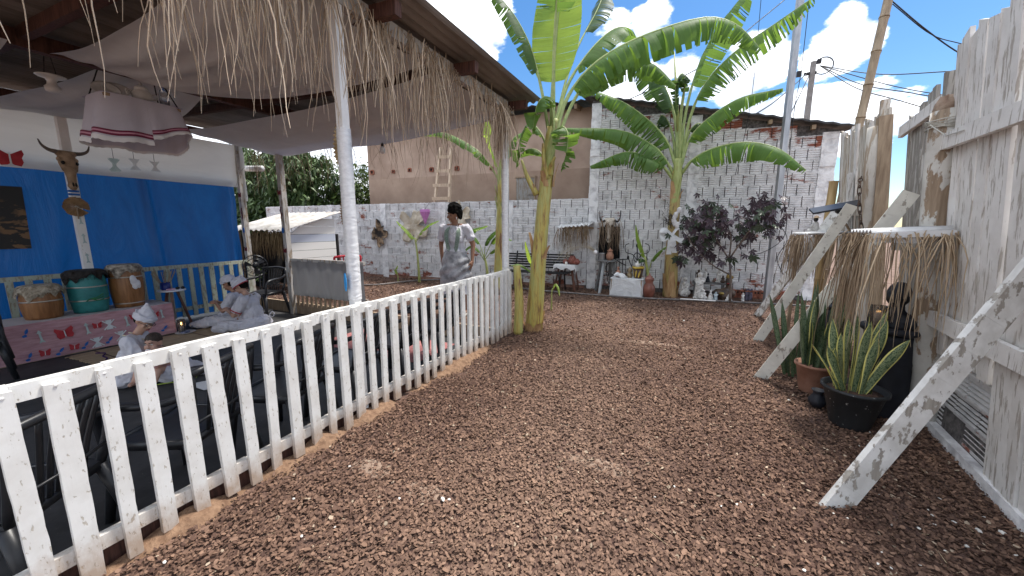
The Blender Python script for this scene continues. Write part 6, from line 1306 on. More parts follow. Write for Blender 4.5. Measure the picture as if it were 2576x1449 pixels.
# plastic chairs
def chair_proto(mat, name, label, group):
    t = thing(name, label, 'chair', (0, 0, 0), group)          # local: faces +Y, seat centre at origin
    m = MB(); m.grid(lambda s, q: ((s - .5) * (.44 - .03 * (1 - q)), (q - .5) * .42, .425 + .012 * (2 * s - 1) ** 2 - .01 * math.sin(math.pi * q) + (.0 if q < .9 else -.02 * (q - .9) * 10)), 10, 10)
    m.grid(lambda s, q: ((s - .5) * .43, (q - .5) * .41, .405), 4, 4); m.bar((-.215, .2, .405), (.215, .2, .405), .02, .05); m.bar((-.205, -.2, .41), (.205, -.2, .41), .02, .04)
    for k in (-1, 1): m.bar((.21 * k, -.2, .41), (.215 * k, .2, .41), .02, .045)
    mk('seat', m.mesh('seat', mat, True), t)
    for sx in (-1, 1):
        for sy in (-1, 1):
            m = MB(); a = Vector((.205 * sx, .19 * sy, .41)); b_ = Vector((.245 * sx, (.235 if sy > 0 else -.275), 0)); 
            m.tube([a, a.lerp(b_, .5), b_], [.03, .025, .021], 6); mk('leg', m.mesh('leg', mat, True), t)
    m = MB(); zt = .80
    arc = lambda s: Vector(((s - .5) * .46, -.30 - .05 * math.sin(math.pi * s) + .03, zt + .022 * math.sin(math.pi * s)))
    m.tube([arc(i / 10) for i in range(11)], .021, 7)
    for k in (0, 1): m.tube(bez([Vector(((k - .5) * .40, -.2, .42)), Vector(((k - .5) * .44, -.245, .6)), arc(k)], 6), .02, 6)
    for i in range(1, 7): s = i / 7; m.tube(bez([Vector(((s - .5) * .27, -.21, .43)), Vector(((s - .5) * .30, -.245, .6)), arc(.08 + .84 * s)], 6), .011, 5)
    m.tube([Vector((-.2, -.235, .52)), Vector((0, -.255, .52)), Vector((.2, -.235, .52))], .008, 5); mk('backrest', m.mesh('backrest', mat, True), t)
    for k in (-1, 1):
        m = MB(); m.tube(bez([Vector((.225 * k, -.26, .70)), Vector((.255 * k, -.12, .655)), Vector((.265 * k, .08, .645)), Vector((.255 * k, .19, .60)), Vector((.235 * k, .205, .42))], 14), [.018] * 5 + [.022] * 5 + [.02] * 5, 7); mk('armrest', m.mesh('armrest', mat, True), t)
    return t
CH = chair_proto(BLACKPLASTIC, 'plastic_chair', 'black plastic armchair in a row just inside the picket fence', 'black plastic chairs behind the pickets')
first = True
for (x, y, a) in ((-2.52, .33, 128), (-2.56, .97, 118), (-2.56, 1.55, 112), (-2.58, 2.12, 105), (-2.6, 2.72, 100), (-2.62, 3.35, 95)):
    o = CH if first else copy_tree(CH); first = False; o.location = (x, y, FZ); o.rotation_euler = (0, 0, R(a)); WORLDROOT[o.name] = o.location
o = copy_tree(CH); o.location = (-6.62, 3.86, FZ); o.rotation_euler = (0, 0, R(195)); o['label'] = 'black plastic chair standing alone before the grey panel'; del o['group']
for k in range(3):
    o = copy_tree(CH); o.location = (-6.05, .72, FZ + .11 * k); o.rotation_euler = (0, 0, R(-35)); o['label'] = ('bottom', 'middle', 'top')[k] + ' black plastic chair of the stack beside the drum platform'; o['group'] = 'stacked black chairs'
o = chair_proto(mottle('red_plastic', (.42, .015, .03), (.50, .03, .045), .35, 6, .05), 'plastic_chair', 'red plastic chair outside behind the grey panel', None)
q = aty(862, 648, 5.0); o.location = (q.x, 5.05, .01); o.rotation_euler = (0, 0, R(60))
# pedestal fan behind the lone chair
q = Vector((-6.98, 4.02, FZ)); fn = thing('pedestal_fan', 'black pedestal fan behind the lone plastic chair', 'fan', tuple(q)); m = MB(); m.lathe([(.16, 0), (.15, .025), (.03, .04)], q, 18); m.tube([q + Vector((0, 0, .03)), q + Vector((0, 0, .8))], .014, 8); wpart(m, 'stand', BLACKPLASTIC, fn, True)
c = q + Vector((.02, -.06, .86)); m = MB(); D_ = Vector((.75, -.55, -.1)).normalized(); X = D_.cross(Vector((0, 0, 1))).normalized(); Z = X.cross(D_)
for rr, dd in ((.19, 0), (.19, .05), (.13, .07), (.07, .08), (.13, -.03)): m.tube([c + D_ * dd + X * rr * math.cos(a) + Z * rr * math.sin(a) for a in np.linspace(0, 6.283, 25)], .004, 5, cap=False)
for a in np.linspace(0, 6.283, 20)[:-1]: e = X * math.cos(a) + Z * math.sin(a); m.tube([c + D_ * .08 + e * .03, c + D_ * .07 + e * .13, c + D_ * .05 + e * .19, c + e * .19, c - D_ * .03 + e * .12], .0025, 4)
wpart(m, 'cage', BLACKPLASTIC, fn); m = MB(); m.tube([c - D_ * .10, c + D_ * .03], [.05, .045], 12); wpart(m, 'motor', BLACKPLASTIC, fn, True)
for k in range(3):
    m = MB(); a = k * 2.09; e = X * math.cos(a) + Z * math.sin(a); g2 = X * math.cos(a + .6) + Z * math.sin(a + .6); m.add([c + D_ * .03 + e * .03, c + D_ * .02 + e * .16, c + D_ * .045 + g2 * .17, c + D_ * .05 + g2 * .05], [(0, 1, 2, 3)]); wpart(m, 'blade', BLACKPLASTIC, fn)
# small tripod table with blue pot
TX, TY2, TZ = -7.02, 2.76, .425; tb = thing('tripod_table', 'round white topped stool table on brown splayed legs', 'table', (TX, TY2, FZ)); m = MB(); m.lathe([(.155, 0), (.165, .004), (.165, .018), (.158, .022)], (TX, TY2, TZ - .022), 28); wpart(m, 'top', plain('white_laminate', (.72, .72, .74), .4), tb, True)
for k in range(3): m = MB(); a = k * 2.094 - .5; m.bar((TX + .06 * math.cos(a), TY2 + .06 * math.sin(a), TZ - .02), (TX + .2 * math.cos(a), TY2 + .2 * math.sin(a), FZ), .028, .028, (math.cos(a), math.sin(a), 0)); wpart(m, 'leg', mottle('brown_leg', (.10, .04, .025), (.18, .08, .05), .5, 8, .2) if k == 0 else MATS['brown_leg'], tb)
bpot = thing('blue_pot', 'dark blue pot full of sticks on the small white table', 'pot', (TX, TY2 - .04, TZ)); m = MB(); m.lathe([(.05, 0), (.055, .01), (.06, .115), (.055, .115), (.045, .02)], (TX - .01, TY2 - .06, TZ), 18); wpart(m, 'pot', plain('navy_blue', (.008, .02, .16), .4), bpot, True)
for k in range(18): m = MB(); a = random.uniform(0, 6.28); r_ = .03 * random.random(); b0 = Vector((TX - .01 + r_ * math.cos(a), TY2 - .06 + r_ * math.sin(a), TZ + .02)); m.tube([b0, b0 + Vector((math.cos(a) * .1, math.sin(a) * .12, random.uniform(.2, .3)))], .004, 4); wpart(m, 'stick', RAWWOOD, bpot)
sg = thing('sunglasses', 'black sunglasses lying on the small white table', 'sunglasses', (TX + .08, TY2 + .06, TZ))
for k in (-1, 1): m = MB(); m.ball((TX + .09, TY2 + .07 + .032 * k, TZ + .022), (.012, .028, .022), 10); wpart(m, 'lens', plain('dark_lens', (.01, .01, .012), .15) if k < 0 else MATS['dark_lens'], sg, True)
m = MB(); m.tube([(TX + .09, TY2 + .045, TZ + .03), (TX + .09, TY2 + .095, TZ + .03)], .004, 5); wpart(m, 'bridge', IRON, sg)
m = MB(); m.box((TX + .10, TY2 - .05, TZ + .013), (.05, .09, .026), .4); m.build('pink_packet', mottle('pink_print', (.6, .25, .35), (.75, .6, .66), .5, 40, .05), None, label='pink and white packet on the small white table', cat='packet')
# straw mat on the floor: bound strips of cane
mat_ = thing('straw_mat', 'beige woven straw mat laid on the black floor', 'mat', (-6.0, 2.5, FZ)); CANE = mottle('cane', (.26, .18, .10), (.46, .35, .22), .75, 9, .5, .004, (8, .6, 4))
for i in range(52):
    x = -6.60 + i * .0245; m = MB(); y0, y1 = 1.52 + random.uniform(-.03, .03) + .10 * (i / 52), 3.52 + random.uniform(-.03, .03); m.bar((x, y0, FZ + .006), (x + .02 * mnoise.noise((i, 0, 0)), y1, FZ + .006), .022, .008); wpart(m, 'cane_strip', CANE, mat_)
for y in (1.75, 2.2, 2.7, 3.15): m = MB(); m.bar((-6.6, y, FZ + .0115), (-5.33, y + .03, FZ + .0115), .012, .004); wpart(m, 'binding', REDWOOD, mat_)
m = MB(); m.tube(bez([atz(*Z3(810, 945), FZ + .016), atz(*Z3(890, 945), FZ + .016), atz(*Z3(870, 970), FZ + .016), atz(*Z3(905, 985), FZ + .016), atz(*Z3(895, 1002), FZ + .016)], 16), .008, 6); m.build('purple_string', plain('purple_cord', (.05, .015, .09), .8), None, True, label='short purple string lying on the straw mat', cat='string')
q = atz(467, 836, FZ + .02); m = MB(); m.lathe([(.05, 0), (.115, .012), (.12, .018), (.105, .016), (.04, .006)], (q.x, q.y, FZ + .012), 26); m.build('plate', PORC, None, True, label='white plate below the burning candle glass on the mat', cat='plate')
candle(Vector((q.x - .04, q.y - .02, FZ + .022)), .048, .19, 'tall clear candle glass burning on the plate on the mat', .022, .55)
m = MB(); m.box((q.x + .04, q.y - .02, FZ + .035), (.06, .10, .02), .6); m.build('matchbox', mottle('blue_label', (.03, .05, .16), (.3, .3, .35), .6, 60, .1), None, label='small dark blue box beside the candle glass', cat='box')
q = atz(537, 852, FZ + .02); m = MB(); m.lathe([(.05, 0), (.125, .012), (.13, .018), (.11, .016), (.04, .006)], (q.x, q.y, FZ + .012), 26); m.build('plate', PORC, None, True, label='white plate heaped with dark blue beads', cat='plate')
m = MB()
for k in range(260): a = random.uniform(0, 6.28); r_ = .085 * math.sqrt(random.random()); m.ball((q.x + r_ * math.cos(a), q.y + r_ * math.sin(a), FZ + .028 + .022 * (1 - r_ / .085) * random.random() + .004), .006, 5)
m.build('blue_beads', plain('navy_bead', (.012, .012, .09), .3), None, True, label='heap of dark blue beads on the plate', cat='beads', kind='stuff')
# pink runner near the far corner and paper on the floor
m = MB(); A_, B_, C_, D2 = (-4.6, 3.55), (-3.0, 2.75), (-2.75, 3.5), (-3.6, 4.15)
m.grid(lambda s, t: (-4.4 + 1.7 * s, 3.15 + .78 * t, FZ + .008 + .003 * mnoise.noise((s * 9, t * 6, 1))), 24, 10); m.build('pink_runner', mottle('worn_pink_mat', (.26, .09, .09), (.42, .18, .17), .9, 10, .3), None, True, label='worn pink cloth runner on the floor near the far corner', cat='runner')
m = MB(); q = atz(790, 1075, FZ + .01); m.grid(lambda s, t: (-4.35 + .3 * s + .1 * t, 1.72 + .22 * t, FZ + .01 + .01 * s * t), 6, 4); m.build('paper_sheet', plain('paper', (.62, .62, .62), .8), None, label='white sheet of paper lying on the black floor', cat='paper')
# sky blue paper discs on the front post, palm fan behind it
for i, v in enumerate((503, 710)):
    p = atx(868, v, -2.075); m = MB(); m.prism([(.026 * math.cos(q), .062 * math.sin(q)) for q in np.linspace(0, 6.283, 25)[:-1]], p, (.9, -.43, 0), (0, 0, 1), (.002, .004, 0)); m.build('blue_disc', plain('sky_blue_paper' + str(i), (.03, .30, .68), .6), None, label=('sky blue paper disc stuck on the front post above the woman', 'sky blue paper disc stuck low on the front post')[i], cat='disc')
palmfan(Vector((-2.10, 1.835, 1.90)), .17, (-.3, -1, 0), 'pale pleated palm fan tied behind the white front post', 1.6, 4.3, mottle('pale_palm', (.36, .26, .13), (.55, .43, .25), .7, 12, .3), 16)
palmfan(Vector((-2.11, 1.835, 1.45)), .12, (-.3, -1, 0), 'dark dried palm fan hanging lower behind the front post', 2.0, 4.2, PALMD, 14)
for (px, py, z0, z1) in ((-6.33, 4.12, 1.2, 2.2), (-7.46, 4.12, 1.2, 2.2)):
    r0 = thing('post_cutouts', 'red butterfly and zigzag cut outs on the ' + ('panel end post' if px > -7 else 'back corner post'), 'cut outs', (px, py, z1))
    cut(r0, (px, py - .008, 1.93), [(bfly(.075), CUTD)], 0, 'butterfly_cutout', (1, 0, 0), (0, -1, 0))
    cut(r0, (px, py - .008, 1.6), [([(-.02, -.1), (0, -.1), (.03, -.03), (-.01, .03), (.02, .1), (0, .1), (-.03, .03), (.01, -.03)], CUTD)], 0, 'zigzag_cutout', (1, 0, 0), (0, -1, 0)); cut(r0, (px, py - .008, 1.3), [([(.03 * math.cos(a), .05 * math.sin(a)) for a in np.linspace(0, 6.28, 14)[:-1]], CUTB)], 0, 'oval_cutout', (1, 0, 0), (0, -1, 0))
    cut(r0, (px, py - .008, .95), [(bfly(.075), CUTD)], 0, 'butterfly_cutout', (1, 0, 0), (0, -1, 0))
m = MB(); a = aty(618, 424, 4.35); b_ = aty(660, 424, 4.35); m.tube([a, b_, b_ + (b_ - a) * .03], [.05, .05, .04], 14); m.build('rolled_sheet', plain('white_roll', (.75, .75, .74), .6), None, True, label='white plastic tube sticking out beside the gathered cloth', cat='tube')
# ---------------------------------------------------------------- along the far wall
# little hut with straw curtain and white plank side
ht = thing('garden_hut', 'small hut with rusty corrugated roof, straw curtain and white plank side', 'hut', (-8.1, 5.3, 0))
m = MB(); m.box((-8.1, 5.95, .6), (1.74, .04, 1.2)); m.box((-8.97, 5.3, .6), (.04, 1.0, 1.2)); wpart(m, 'dark_walls', plain('dark_board', (.018, .017, .018), .8), ht)
for i in range(9):
    z0 = .06 + i * .165; m = MB(); zt = lambda y: 1.30 + .30 * (y - 4.8); z1 = z0 + .158
    if z1 > 1.6: z1 = 1.6
    y0 = 4.8 if z1 <= 1.30 else 4.8 + (z1 - 1.30) / .30
    m.hexa([(-7.22, 4.8 if z0 <= 1.3 else 4.8 + (z0 - 1.3) / .3, z0), (-7.195, 4.8 if z0 <= 1.3 else 4.8 + (z0 - 1.3) / .3, z0), (-7.195, 5.86, z0), (-7.22, 5.86, z0), (-7.22, y0, z1), (-7.195, y0, z1), (-7.195, 5.86, z1), (-7.22, 5.86, z1)])
    wpart(m, 'side_board', plain('white_board', (.74, .74, .72), .6) if i == 0 else (plain('bluish_board', (.52, .57, .66), .6) if i == 6 else MATS['white_board']), ht)
m = MB(); n = 60
for i in range(n):
    x0, x1 = -9.15 + i * 2.06 / n, -9.15 + (i + 1) * 2.06 / n; a, b_ = .018 * math.sin(i * 1.2), .018 * math.sin((i + 1) * 1.2)
    m.hexa([(x0, 4.66, 1.29 + a), (x1, 4.66, 1.29 + b_), (x1, 6.0, 1.69 + b_), (x0, 6.0, 1.69 + a), (x0, 4.66, 1.298 + a), (x1, 4.66, 1.298 + b_), (x1, 6.0, 1.698 + b_), (x0, 6.0, 1.698 + a)])
wpart(m, 'roof', mottle('stained_tin_roof', (.34, .31, .27), (.60, .57, .53), .6, 4, .2, .003, coord='World'), ht, True)
for x in (-8.92, -7.25): m = MB(); m.box((x, 4.8, .63), (.07, .07, 1.26)); wpart(m, 'corner_post', RAWWOOD, ht)
fringe('straw_fringe', (-8.35, 4.74, 1.26), (-7.28, 4.74, 1.26), 220, .3, .62, .006, 'dark straw curtain across the front of the little hut', 30, (.02, .02), base=(.30, .22, .12), dark=(.10, .07, .04), wig=.06)
# loose leaves on hut roof and plants beside
m = MB(); q = aty(652, 690, 4.75); lf = thing('small_herb', 'small bright leafed herb beside the hut corner post', 'plant', (q.x, q.y, 0)); leaf_cloud('leaves', [np.array((q.x + random.gauss(0, .05), q.y, .15 + .4 * random.random())) for k in range(14)], 5, .10, .022, ((.08, .14, .03), (.22, .30, .08)), LEAFM, lf, .3, .1, 4); m.tube([(q.x, q.y, 0), (q.x, q.y, .5)], .006, 5); wpart(m, 'stem', STEMG, lf)
# hides nailed on the low wall
def hide(c, w, h, label, cols, seed, rot=0):
    rg = random.Random(seed); c = Vector(c); n = 40; ph = [rg.uniform(0, 6) for _ in range(4)]; m = MB()
    def f(s, t):
        a = s * 2 * math.pi; rr = (.72 + .18 * math.cos(4 * a + ph[0]) + .12 * math.cos(7 * a + ph[1]) + .08 * math.cos(11 * a + ph[2])) * t; x, z = rr * math.cos(a + rot) * w, rr * math.sin(a + rot) * h
        o = .03 + .05 * mnoise.noise((x * 5 + seed, z * 5, 0)) * t + .05 * t * t * abs(math.cos(2 * a + ph[3])); return c + Vector((x, -max(.015, o) , z))
    m.grid(f, 56, 10); o = m.build('animal_hide', cols, None, True, label=label, cat='hide'); md = o.modifiers.new('solid', 'SOLIDIFY'); md.thickness = .006; return o
HC = mottle('cream_hide', (.36, .29, .20), (.62, .56, .46), .85, 6, .6, .02); HD, nt, b = nodes('dark_centre_hide'); t = tex(nt, 6, 5, .6, 'World'); r_ = ramp(nt, t.outputs[0], [(.42, (.015, .01, .008)), (.56, (.26, .17, .10)), (.7, (.42, .33, .22))]); lk(nt, r_.outputs[0], b.inputs['Base Color']); b.inputs['Roughness'].default_value = .9; bump(nt, b, t.outputs[0], .8, .03)
wl = lambda u, v: atpl(u, v, (0, 8.3, 0), (-.09, 1, 0))
hide(wl(958, 588), .33, .42, 'curled hide with black centre nailed on the low white wall', HD, 3, .4); hide(wl(1043, 568), .56, .52, 'large cream stretched hide behind the young banana leaf', HC, 5, .3); hide(wl(1163, 545), .34, .42, 'pale cream hide behind the standing woman', HC, 9, 1.1)
# pink paper lantern, a cut gem shape
p = wl(1085, 540) + Vector((0, -.25, 0)); pl = thing('pink_lantern', 'pink diamond shaped paper lantern on the low wall', 'lantern', tuple(p)); PINKP = mottle('pink_tissue', (.55, .20, .50), (.68, .32, .64), .8, 6, .1, trans=.3)
m = MB(); m.lathe([(.005, -.24), (.10, -.06), (.16, .06), (.145, .12), (.01, .125)], p, 6, sy=.7); wpart(m, 'paper_body', PINKP, pl); m = MB(); m.box(p + Vector((0, -.06, .12)), (.03, .03, .07)); wpart(m, 'paper_tie', LACE, pl); m = MB(); m.tube([p + Vector((0, 0, .12)), p + Vector((0, .22, .32))], .004, 4); wpart(m, 'string', IRON, pl)
# iron bench behind the big banana
bn = thing('iron_bench', 'black slatted iron bench against the low white wall', 'bench', (-2.9, 7.35, 0))
for i in range(6): m = MB(); z = .42 + i * .055; m.bar((-3.75, 7.62 + .02 * i, z + .06), (-2.25, 7.74 + .02 * i, z + .06), .018, .034); wpart(m, 'back_slat', IRON, bn)
for i in range(5): m = MB(); m.bar((-3.75, 7.22 + i * .075, .40), (-2.25, 7.34 + i * .075, .40), .05, .02); wpart(m, 'seat_slat', IRON, bn)
for x, dy in ((-3.55, 0.), (-2.4, .09)):
    m = MB(); m.tube(bez([(x, 7.22 + dy, 0), (x, 7.26 + dy, .2), (x, 7.20 + dy, .39), (x, 7.45 + dy, .38), (x, 7.62 + dy, .42), (x, 7.74 + dy, .82)], 16), .018, 6); m.tube([(x, 7.58 + dy, .4), (x, 7.66 + dy, 0)], .016, 6); wpart(m, 'end_frame', IRON, bn, True)
# little tin roofed shrine on a cloth covered stool
q = wl(1437, 720); sx, sy = q.x, 7.72
sh_ = thing('wall_shrine', 'little white corrugated roof with straw curtain fixed on the low wall', 'shrine', (sx, 8.0, 1.3)); m = MB(); a, b_ = aty(1400, 573, 7.6), aty(1482, 567, 7.65); n = 48
for i in range(n):
    p, r_ = a.lerp(b_, i / n), a.lerp(b_, (i + 1) / n); za, zb = .016 * math.sin(i * 1.05), .016 * math.sin((i + 1) * 1.05); d = Vector((0, .45, .07)); u1, u2 = Vector((0, 0, za)), Vector((0, 0, zb)); th = Vector((0, 0, .012)); m.hexa([p + u1, r_ + u2, r_ + u2 + d, p + u1 + d, p + u1 + th, r_ + u2 + th, r_ + u2 + d + th, p + u1 + d + th])
wpart(m, 'roof_sheet', MATS['white_sheet_metal'], sh_, True); m = MB(); m.box((a + b_) / 2 + Vector((0, .40, -.03)), ((b_ - a).length, .04, .05), .05); wpart(m, 'batten', RAWWOOD, sh_)
fringe('straw_fringe', a + Vector((.03, .02, -.01)), b_ + Vector((-.02, .02, -.01)), 110, .25, .62, .0055, 'straw curtain under the little wall shrine roof', 24, (.02, .02), base=(.40, .30, .20), dark=(.12, .08, .05), wig=.08)
so_ = thing('cloth_stool', 'brown stool under a small white lace cloth below the shrine', 'stool', (sx, sy, 0)); TZ2 = aty(1437, 665, sy).z; m = MB(); m.box((sx, sy, TZ2 - .02), (.46, .38, .03)); wpart(m, 'seat', MATS['brown_leg'], so_)
for dx, dy in ((-.17, -.14), (.17, -.14), (-.17, .14), (.17, .14)): m = MB(); m.bar((sx + dx * .8, sy + dy * .8, TZ2 - .03), (sx + dx * 1.35, sy + dy * 1.2, 0), .045, .03); wpart(m, 'leg', MATS['brown_leg'], so_)
m = MB()
def f(s, t):
    x, y = (s - .5) * .66, (t - .5) * .52; ex, ey = max(0, abs(x) - .235), max(0, abs(y) - .195); d = ex + ey; return Vector((sx + math.copysign(min(abs(x), .237 + ex * .2), x), sy + math.copysign(min(abs(y), .197 + ey * .15), y), TZ2 - d * 1.35 * (1 + .25 * math.sin(s * 19)) + .002))
m.grid(f, 44, 36); cl_ = m.build('lace_cloth', clothmat('bright_white_cloth', (.80, .80, .80), .15, .2), None, True, label='small white lace cloth draped over the brown stool', cat='cloth')
CLAY2 = mottle('red_clay_pot', (.20, .055, .04), (.30, .10, .07), .6, 12, .3)
def vase(p, prof, mat, name, label, cat='jar', n=20): m = MB(); m.lathe(prof, p, n); return m.build(name, mat, None, True, label=label, cat=cat)
p = Vector((sx + .10, sy, TZ2 + .004)); 
for i, (dx, dy, s_) in enumerate(((.02, 0, 1.), (.13, -.05, .7), (-.14, .02, .6))):
    vase(p + Vector((dx, dy, 0)), [(r_ * s_, z * s_) for r_, z in ((.05, 0), (.09, .04), (.10, .09), (.07, .14), (.05, .16), (.06, .18), (.04, .18))], CLAY2, 'clay_pot', ('biggest dark red clay pot on the lace cloth', 'small dark red clay pot beside the biggest one on lace cloth', 'dark red clay bowl at the left of lace cloth')[i], 'pot')
vase(p + Vector((-.08, -.12, 0)), [(.022, 0), (.025, .005), (.025, .06), (.018, .062)], WAX, 'candle_stub', 'cream candle stub on the lace cloth', 'candle')
# bull skull effigy on a tall stool
q = aty(1527, 640, 7.75); ex, ey = q.x, 7.78; es = thing('tall_stool', 'tall grey legged stool carrying jug and skull effigy', 'stool', (ex, ey, 0)); EZ = aty(1527, 654, ey).z
m = MB(); m.lathe([(.20, 0), (.21, .01), (.2, .025)], (ex, ey, EZ - .025), 20); wpart(m, 'seat', mottle('grey_wood', (.10, .10, .10), (.2, .2, .2), .7, 8, .2), es, True)
for i, (dx, dy) in enumerate(((-.17, .05), (-.06, -.16), (.17, -.02), (.05, .16))): m = MB(); m.bar((ex + dx * .7, ey + dy * .7, EZ - .025), (ex + dx * 1.35, ey + dy * 1.5, 0), .045, .045); wpart(m, 'leg', mottle('pale_grey_leg', (.30, .32, .33), (.42, .44, .45), .7, 8, .2) if i == 1 else MATS['grey_wood'], es)
skc = Vector((ex + .0, ey + .12, aty(1525, 555, ey).z)); skull(skc, (1, .05, 0), (0, -1, 0), 1.0, 'pale bull skull with tall upright dark horns above the black cloth', 0, mottle('pale_bone', (.40, .33, .26), (.62, .56, .48), .8, 10, .4), IRON, [(.06, 0, .02), (.15, 0, -.02), (.20, 0, .05), (.215, 0, .2)])
m = MB(); c = Vector((ex, ey + .15, 0)); m.grid(lambda s, t: (c.x + (s - .5) * (.40 + .05 * t) + .01 * math.sin(t * 9), c.y - .05 * math.cos((s - .5) * 3) + .02 * math.sin(s * 16), skc.z - .12 - t * (skc.z - EZ - .14)), 24, 12); m.build('black_cloth', clothmat('black_cotton', (.012, .012, .013), .05), None, True, label='black cloth hanging below the pale bull skull', cat='cloth')
m = MB(); m.bar((c.x, c.y + .06, EZ), (c.x, c.y + .06, skc.z + .02), .04, .04); m.build('effigy_stake', RAWWOOD, None, label='wooden stake holding up the pale bull skull', cat='stake')
fringe('straw_fringe', (ex - .16, ey + .02, skc.z - .02), (ex + .22, ey + .02, skc.z - .10), 60, .3, .7, .005, 'dry straw locks hanging over the black cloth and skull', 10, (.03, .05), base=(.34, .25, .17), dark=(.10, .07, .05), wig=.1)
vase(Vector((ex + .07, ey - .08, EZ + .001)), [(.04, 0), (.075, .05), (.078, .11), (.05, .16), (.045, .19), (.06, .195), (.055, .205), (.03, .225), (.01, .235), (.015, .25), (.004, .26)], TERRA, 'clay_jug', 'lidded terracotta jug on the tall grey stool', 'jug')
vase(Vector((ex - .09, ey - .08, EZ + .001)), [(.055, 0), (.06, .01), (.06, .14), (.064, .145), (.058, .145), (.05, .02)], plain('tin', (.4, .4, .41), .4, .6), 'tin_can', 'grey metal tin on the tall stool', 'tin')
# whip of looped white horse hair
c = Vector((ex - .22, ey - .12, EZ + .16)); n = 34; a = rng.uniform(-.5, .5, n)
strands('hair_whisk', np.tile(np.array(c), (n, 1)) + rng.normal(0, .01, (n, 3)), np.stack([-.8 + 0 * a, a * .4 - .2, .8 + a * .3], 1), rng.uniform(.7, 1.0, n), .004, STRAW, straw_cols(n, (.66, .58, .45), (.45, .38, .28)), 14, .04, .16, kind='stuff', label='pale looped horsehair whisk arching from the tall stool', cat='whisk')
m = MB(); m.ball(c, (.05, .04, .05), 10); m.build('whisk_knot', LACE, None, True, label='white knot tying the horsehair whisk', cat='knot')
# cloth covered box with pots
q = atz(1590, 752); bx_, by_ = wl(1588, 745).x, 7.55; BZ = aty(1590, 703, by_ - .15).z; cb_ = thing('cloth_covered_box', 'box covered with crumpled white cloth carrying clay pots', 'box', (bx_, by_, 0))
m = MB(); 
def f(s, t):
    a = s * 2 * math.pi; k = 6.; ca, sa = math.cos(a), math.sin(a); n = (abs(ca) ** k + abs(sa) ** k) ** (-1 / k); fl = 1 + .04 * t + .03 * mnoise.noise((ca * 3, sa * 3, t * 3)) ; return Vector((bx_ + ca * n * .31 * fl, by_ + sa * n * .22 * fl, BZ * (1 - t) + .012 * t + .008))
m.grid(f, 80, 14); WC = clothmat('crumpled_white_cloth', (.78, .79, .80), .12, .9, 6); wpart(m, 'cloth_sides', WC, cb_, True); m = MB(); m.grid(lambda s, t: (bx_ + (s - .5) * .62, by_ + (t - .5) * .44, BZ + .008 + .006 * mnoise.noise((s * 6, t * 6, 2))), 14, 12); wpart(m, 'cloth_top', WC, cb_, True); m = MB(); m.box((bx_, by_, BZ / 2), (.58, .40, BZ - .005)); wpart(m, 'box', RAWWOOD, cb_)
m = MB()
for k in range(12): m.ball((bx_ - .12 + random.uniform(-.1, .1), by_ - .08 + random.uniform(-.06, .06), BZ + .03 + random.uniform(0, .05)), (random.uniform(.04, .07), random.uniform(.04, .06), random.uniform(.025, .05)), 8)
blob(m, 'cloth_bundle', WC, None, .012, 2, 'crumpled white cloth bundle on the covered box', 'bundle')
T_ = BZ + .012; vase(Vector((bx_ - .20, by_ + .05, T_)), [(.035, 0), (.055, .04), (.05, .09), (.02, .14), (.018, .17), (.028, .18), (.02, .2), (.005, .21)], TERRA, 'clay_bottle', 'slim terracotta bottle at the left of the covered box', 'bottle')
vase(Vector((bx_ + .03, by_ + .02, T_)), [(.04, 0), (.05, .03), (.055, .07), (.03, .10), (.045, .13), (.05, .15), (.02, .19), (.008, .21)], mottle('bronze_jar', (.14, .10, .05), (.28, .21, .12), .5, 10, .2), 'bronze_jar', 'bronze brown lidded jar in the middle of the covered box', 'jar')
yp = thing('patterned_pot', 'dark brown pot with yellow leaf pattern and yellow rim', 'pot', (bx_ + .19, by_, T_)); m = MB(); m.lathe([(.065, 0), (.068, .01), (.10, .20), (.095, .20)], (bx_ + .19, by_, T_), 24); wpart(m, 'pot', plain('pot_brown', (.045, .018, .010), .35), yp, True); YEL = mottle('pot_yellow', (.42, .28, .03), (.52, .38, .06), .4, 10, .1)
m = MB(); m.lathe([(.095, .19), (.112, .195), (.114, .225), (.10, .23), (.09, .19)], (bx_ + .19, by_, T_), 24); wpart(m, 'rim', YEL, yp, True)
for a0 in (-1.95, -1.2, -2.7, 0, 1.2):
    m = MB()
    def f(s, t): z = .02 + .15 * s; r_ = .068 + .032 * (z / .2) + .0035; w = .32 * math.sin(math.pi * min(1, s * .9 + .1)) ** .7; a = a0 + (t - .5) * w * 1.2 + .35 * (s - .5); return Vector((bx_ + .19 + r_ * math.cos(a), by_ + r_ * math.sin(a), T_ + z))
    m.grid(f, 8, 4); wpart(m, 'leaf_motif', YEL, yp, True)
m = MB(); m.lathe([(.02, .19), (.045, .23), (.05, .27), (.03, .30), (.012, .31), (.014, .33), (.004, .34)], (bx_ + .17, by_, T_), 16); m.build('white_lidded_jar', PORC, None, True, label='white lidded jar standing in the yellow rimmed pot', cat='jar')
q = atz(1637, 750); vase(Vector((wl(1637, 745).x + .02, 7.46, .01)), [(.07, 0), (.10, .06), (.115, .16), (.11, .22), (.075, .28), (.07, .30), (.085, .36), (.08, .39), (.055, .40), (.06, .415), (.02, .44), (.015, .47), (.004, .48)], mottle('glazed_red_clay', (.14, .045, .03), (.26, .10, .07), .35, 6, .1), 'tall_clay_jar', 'tall lidded reddish clay jar standing beside the covered box')
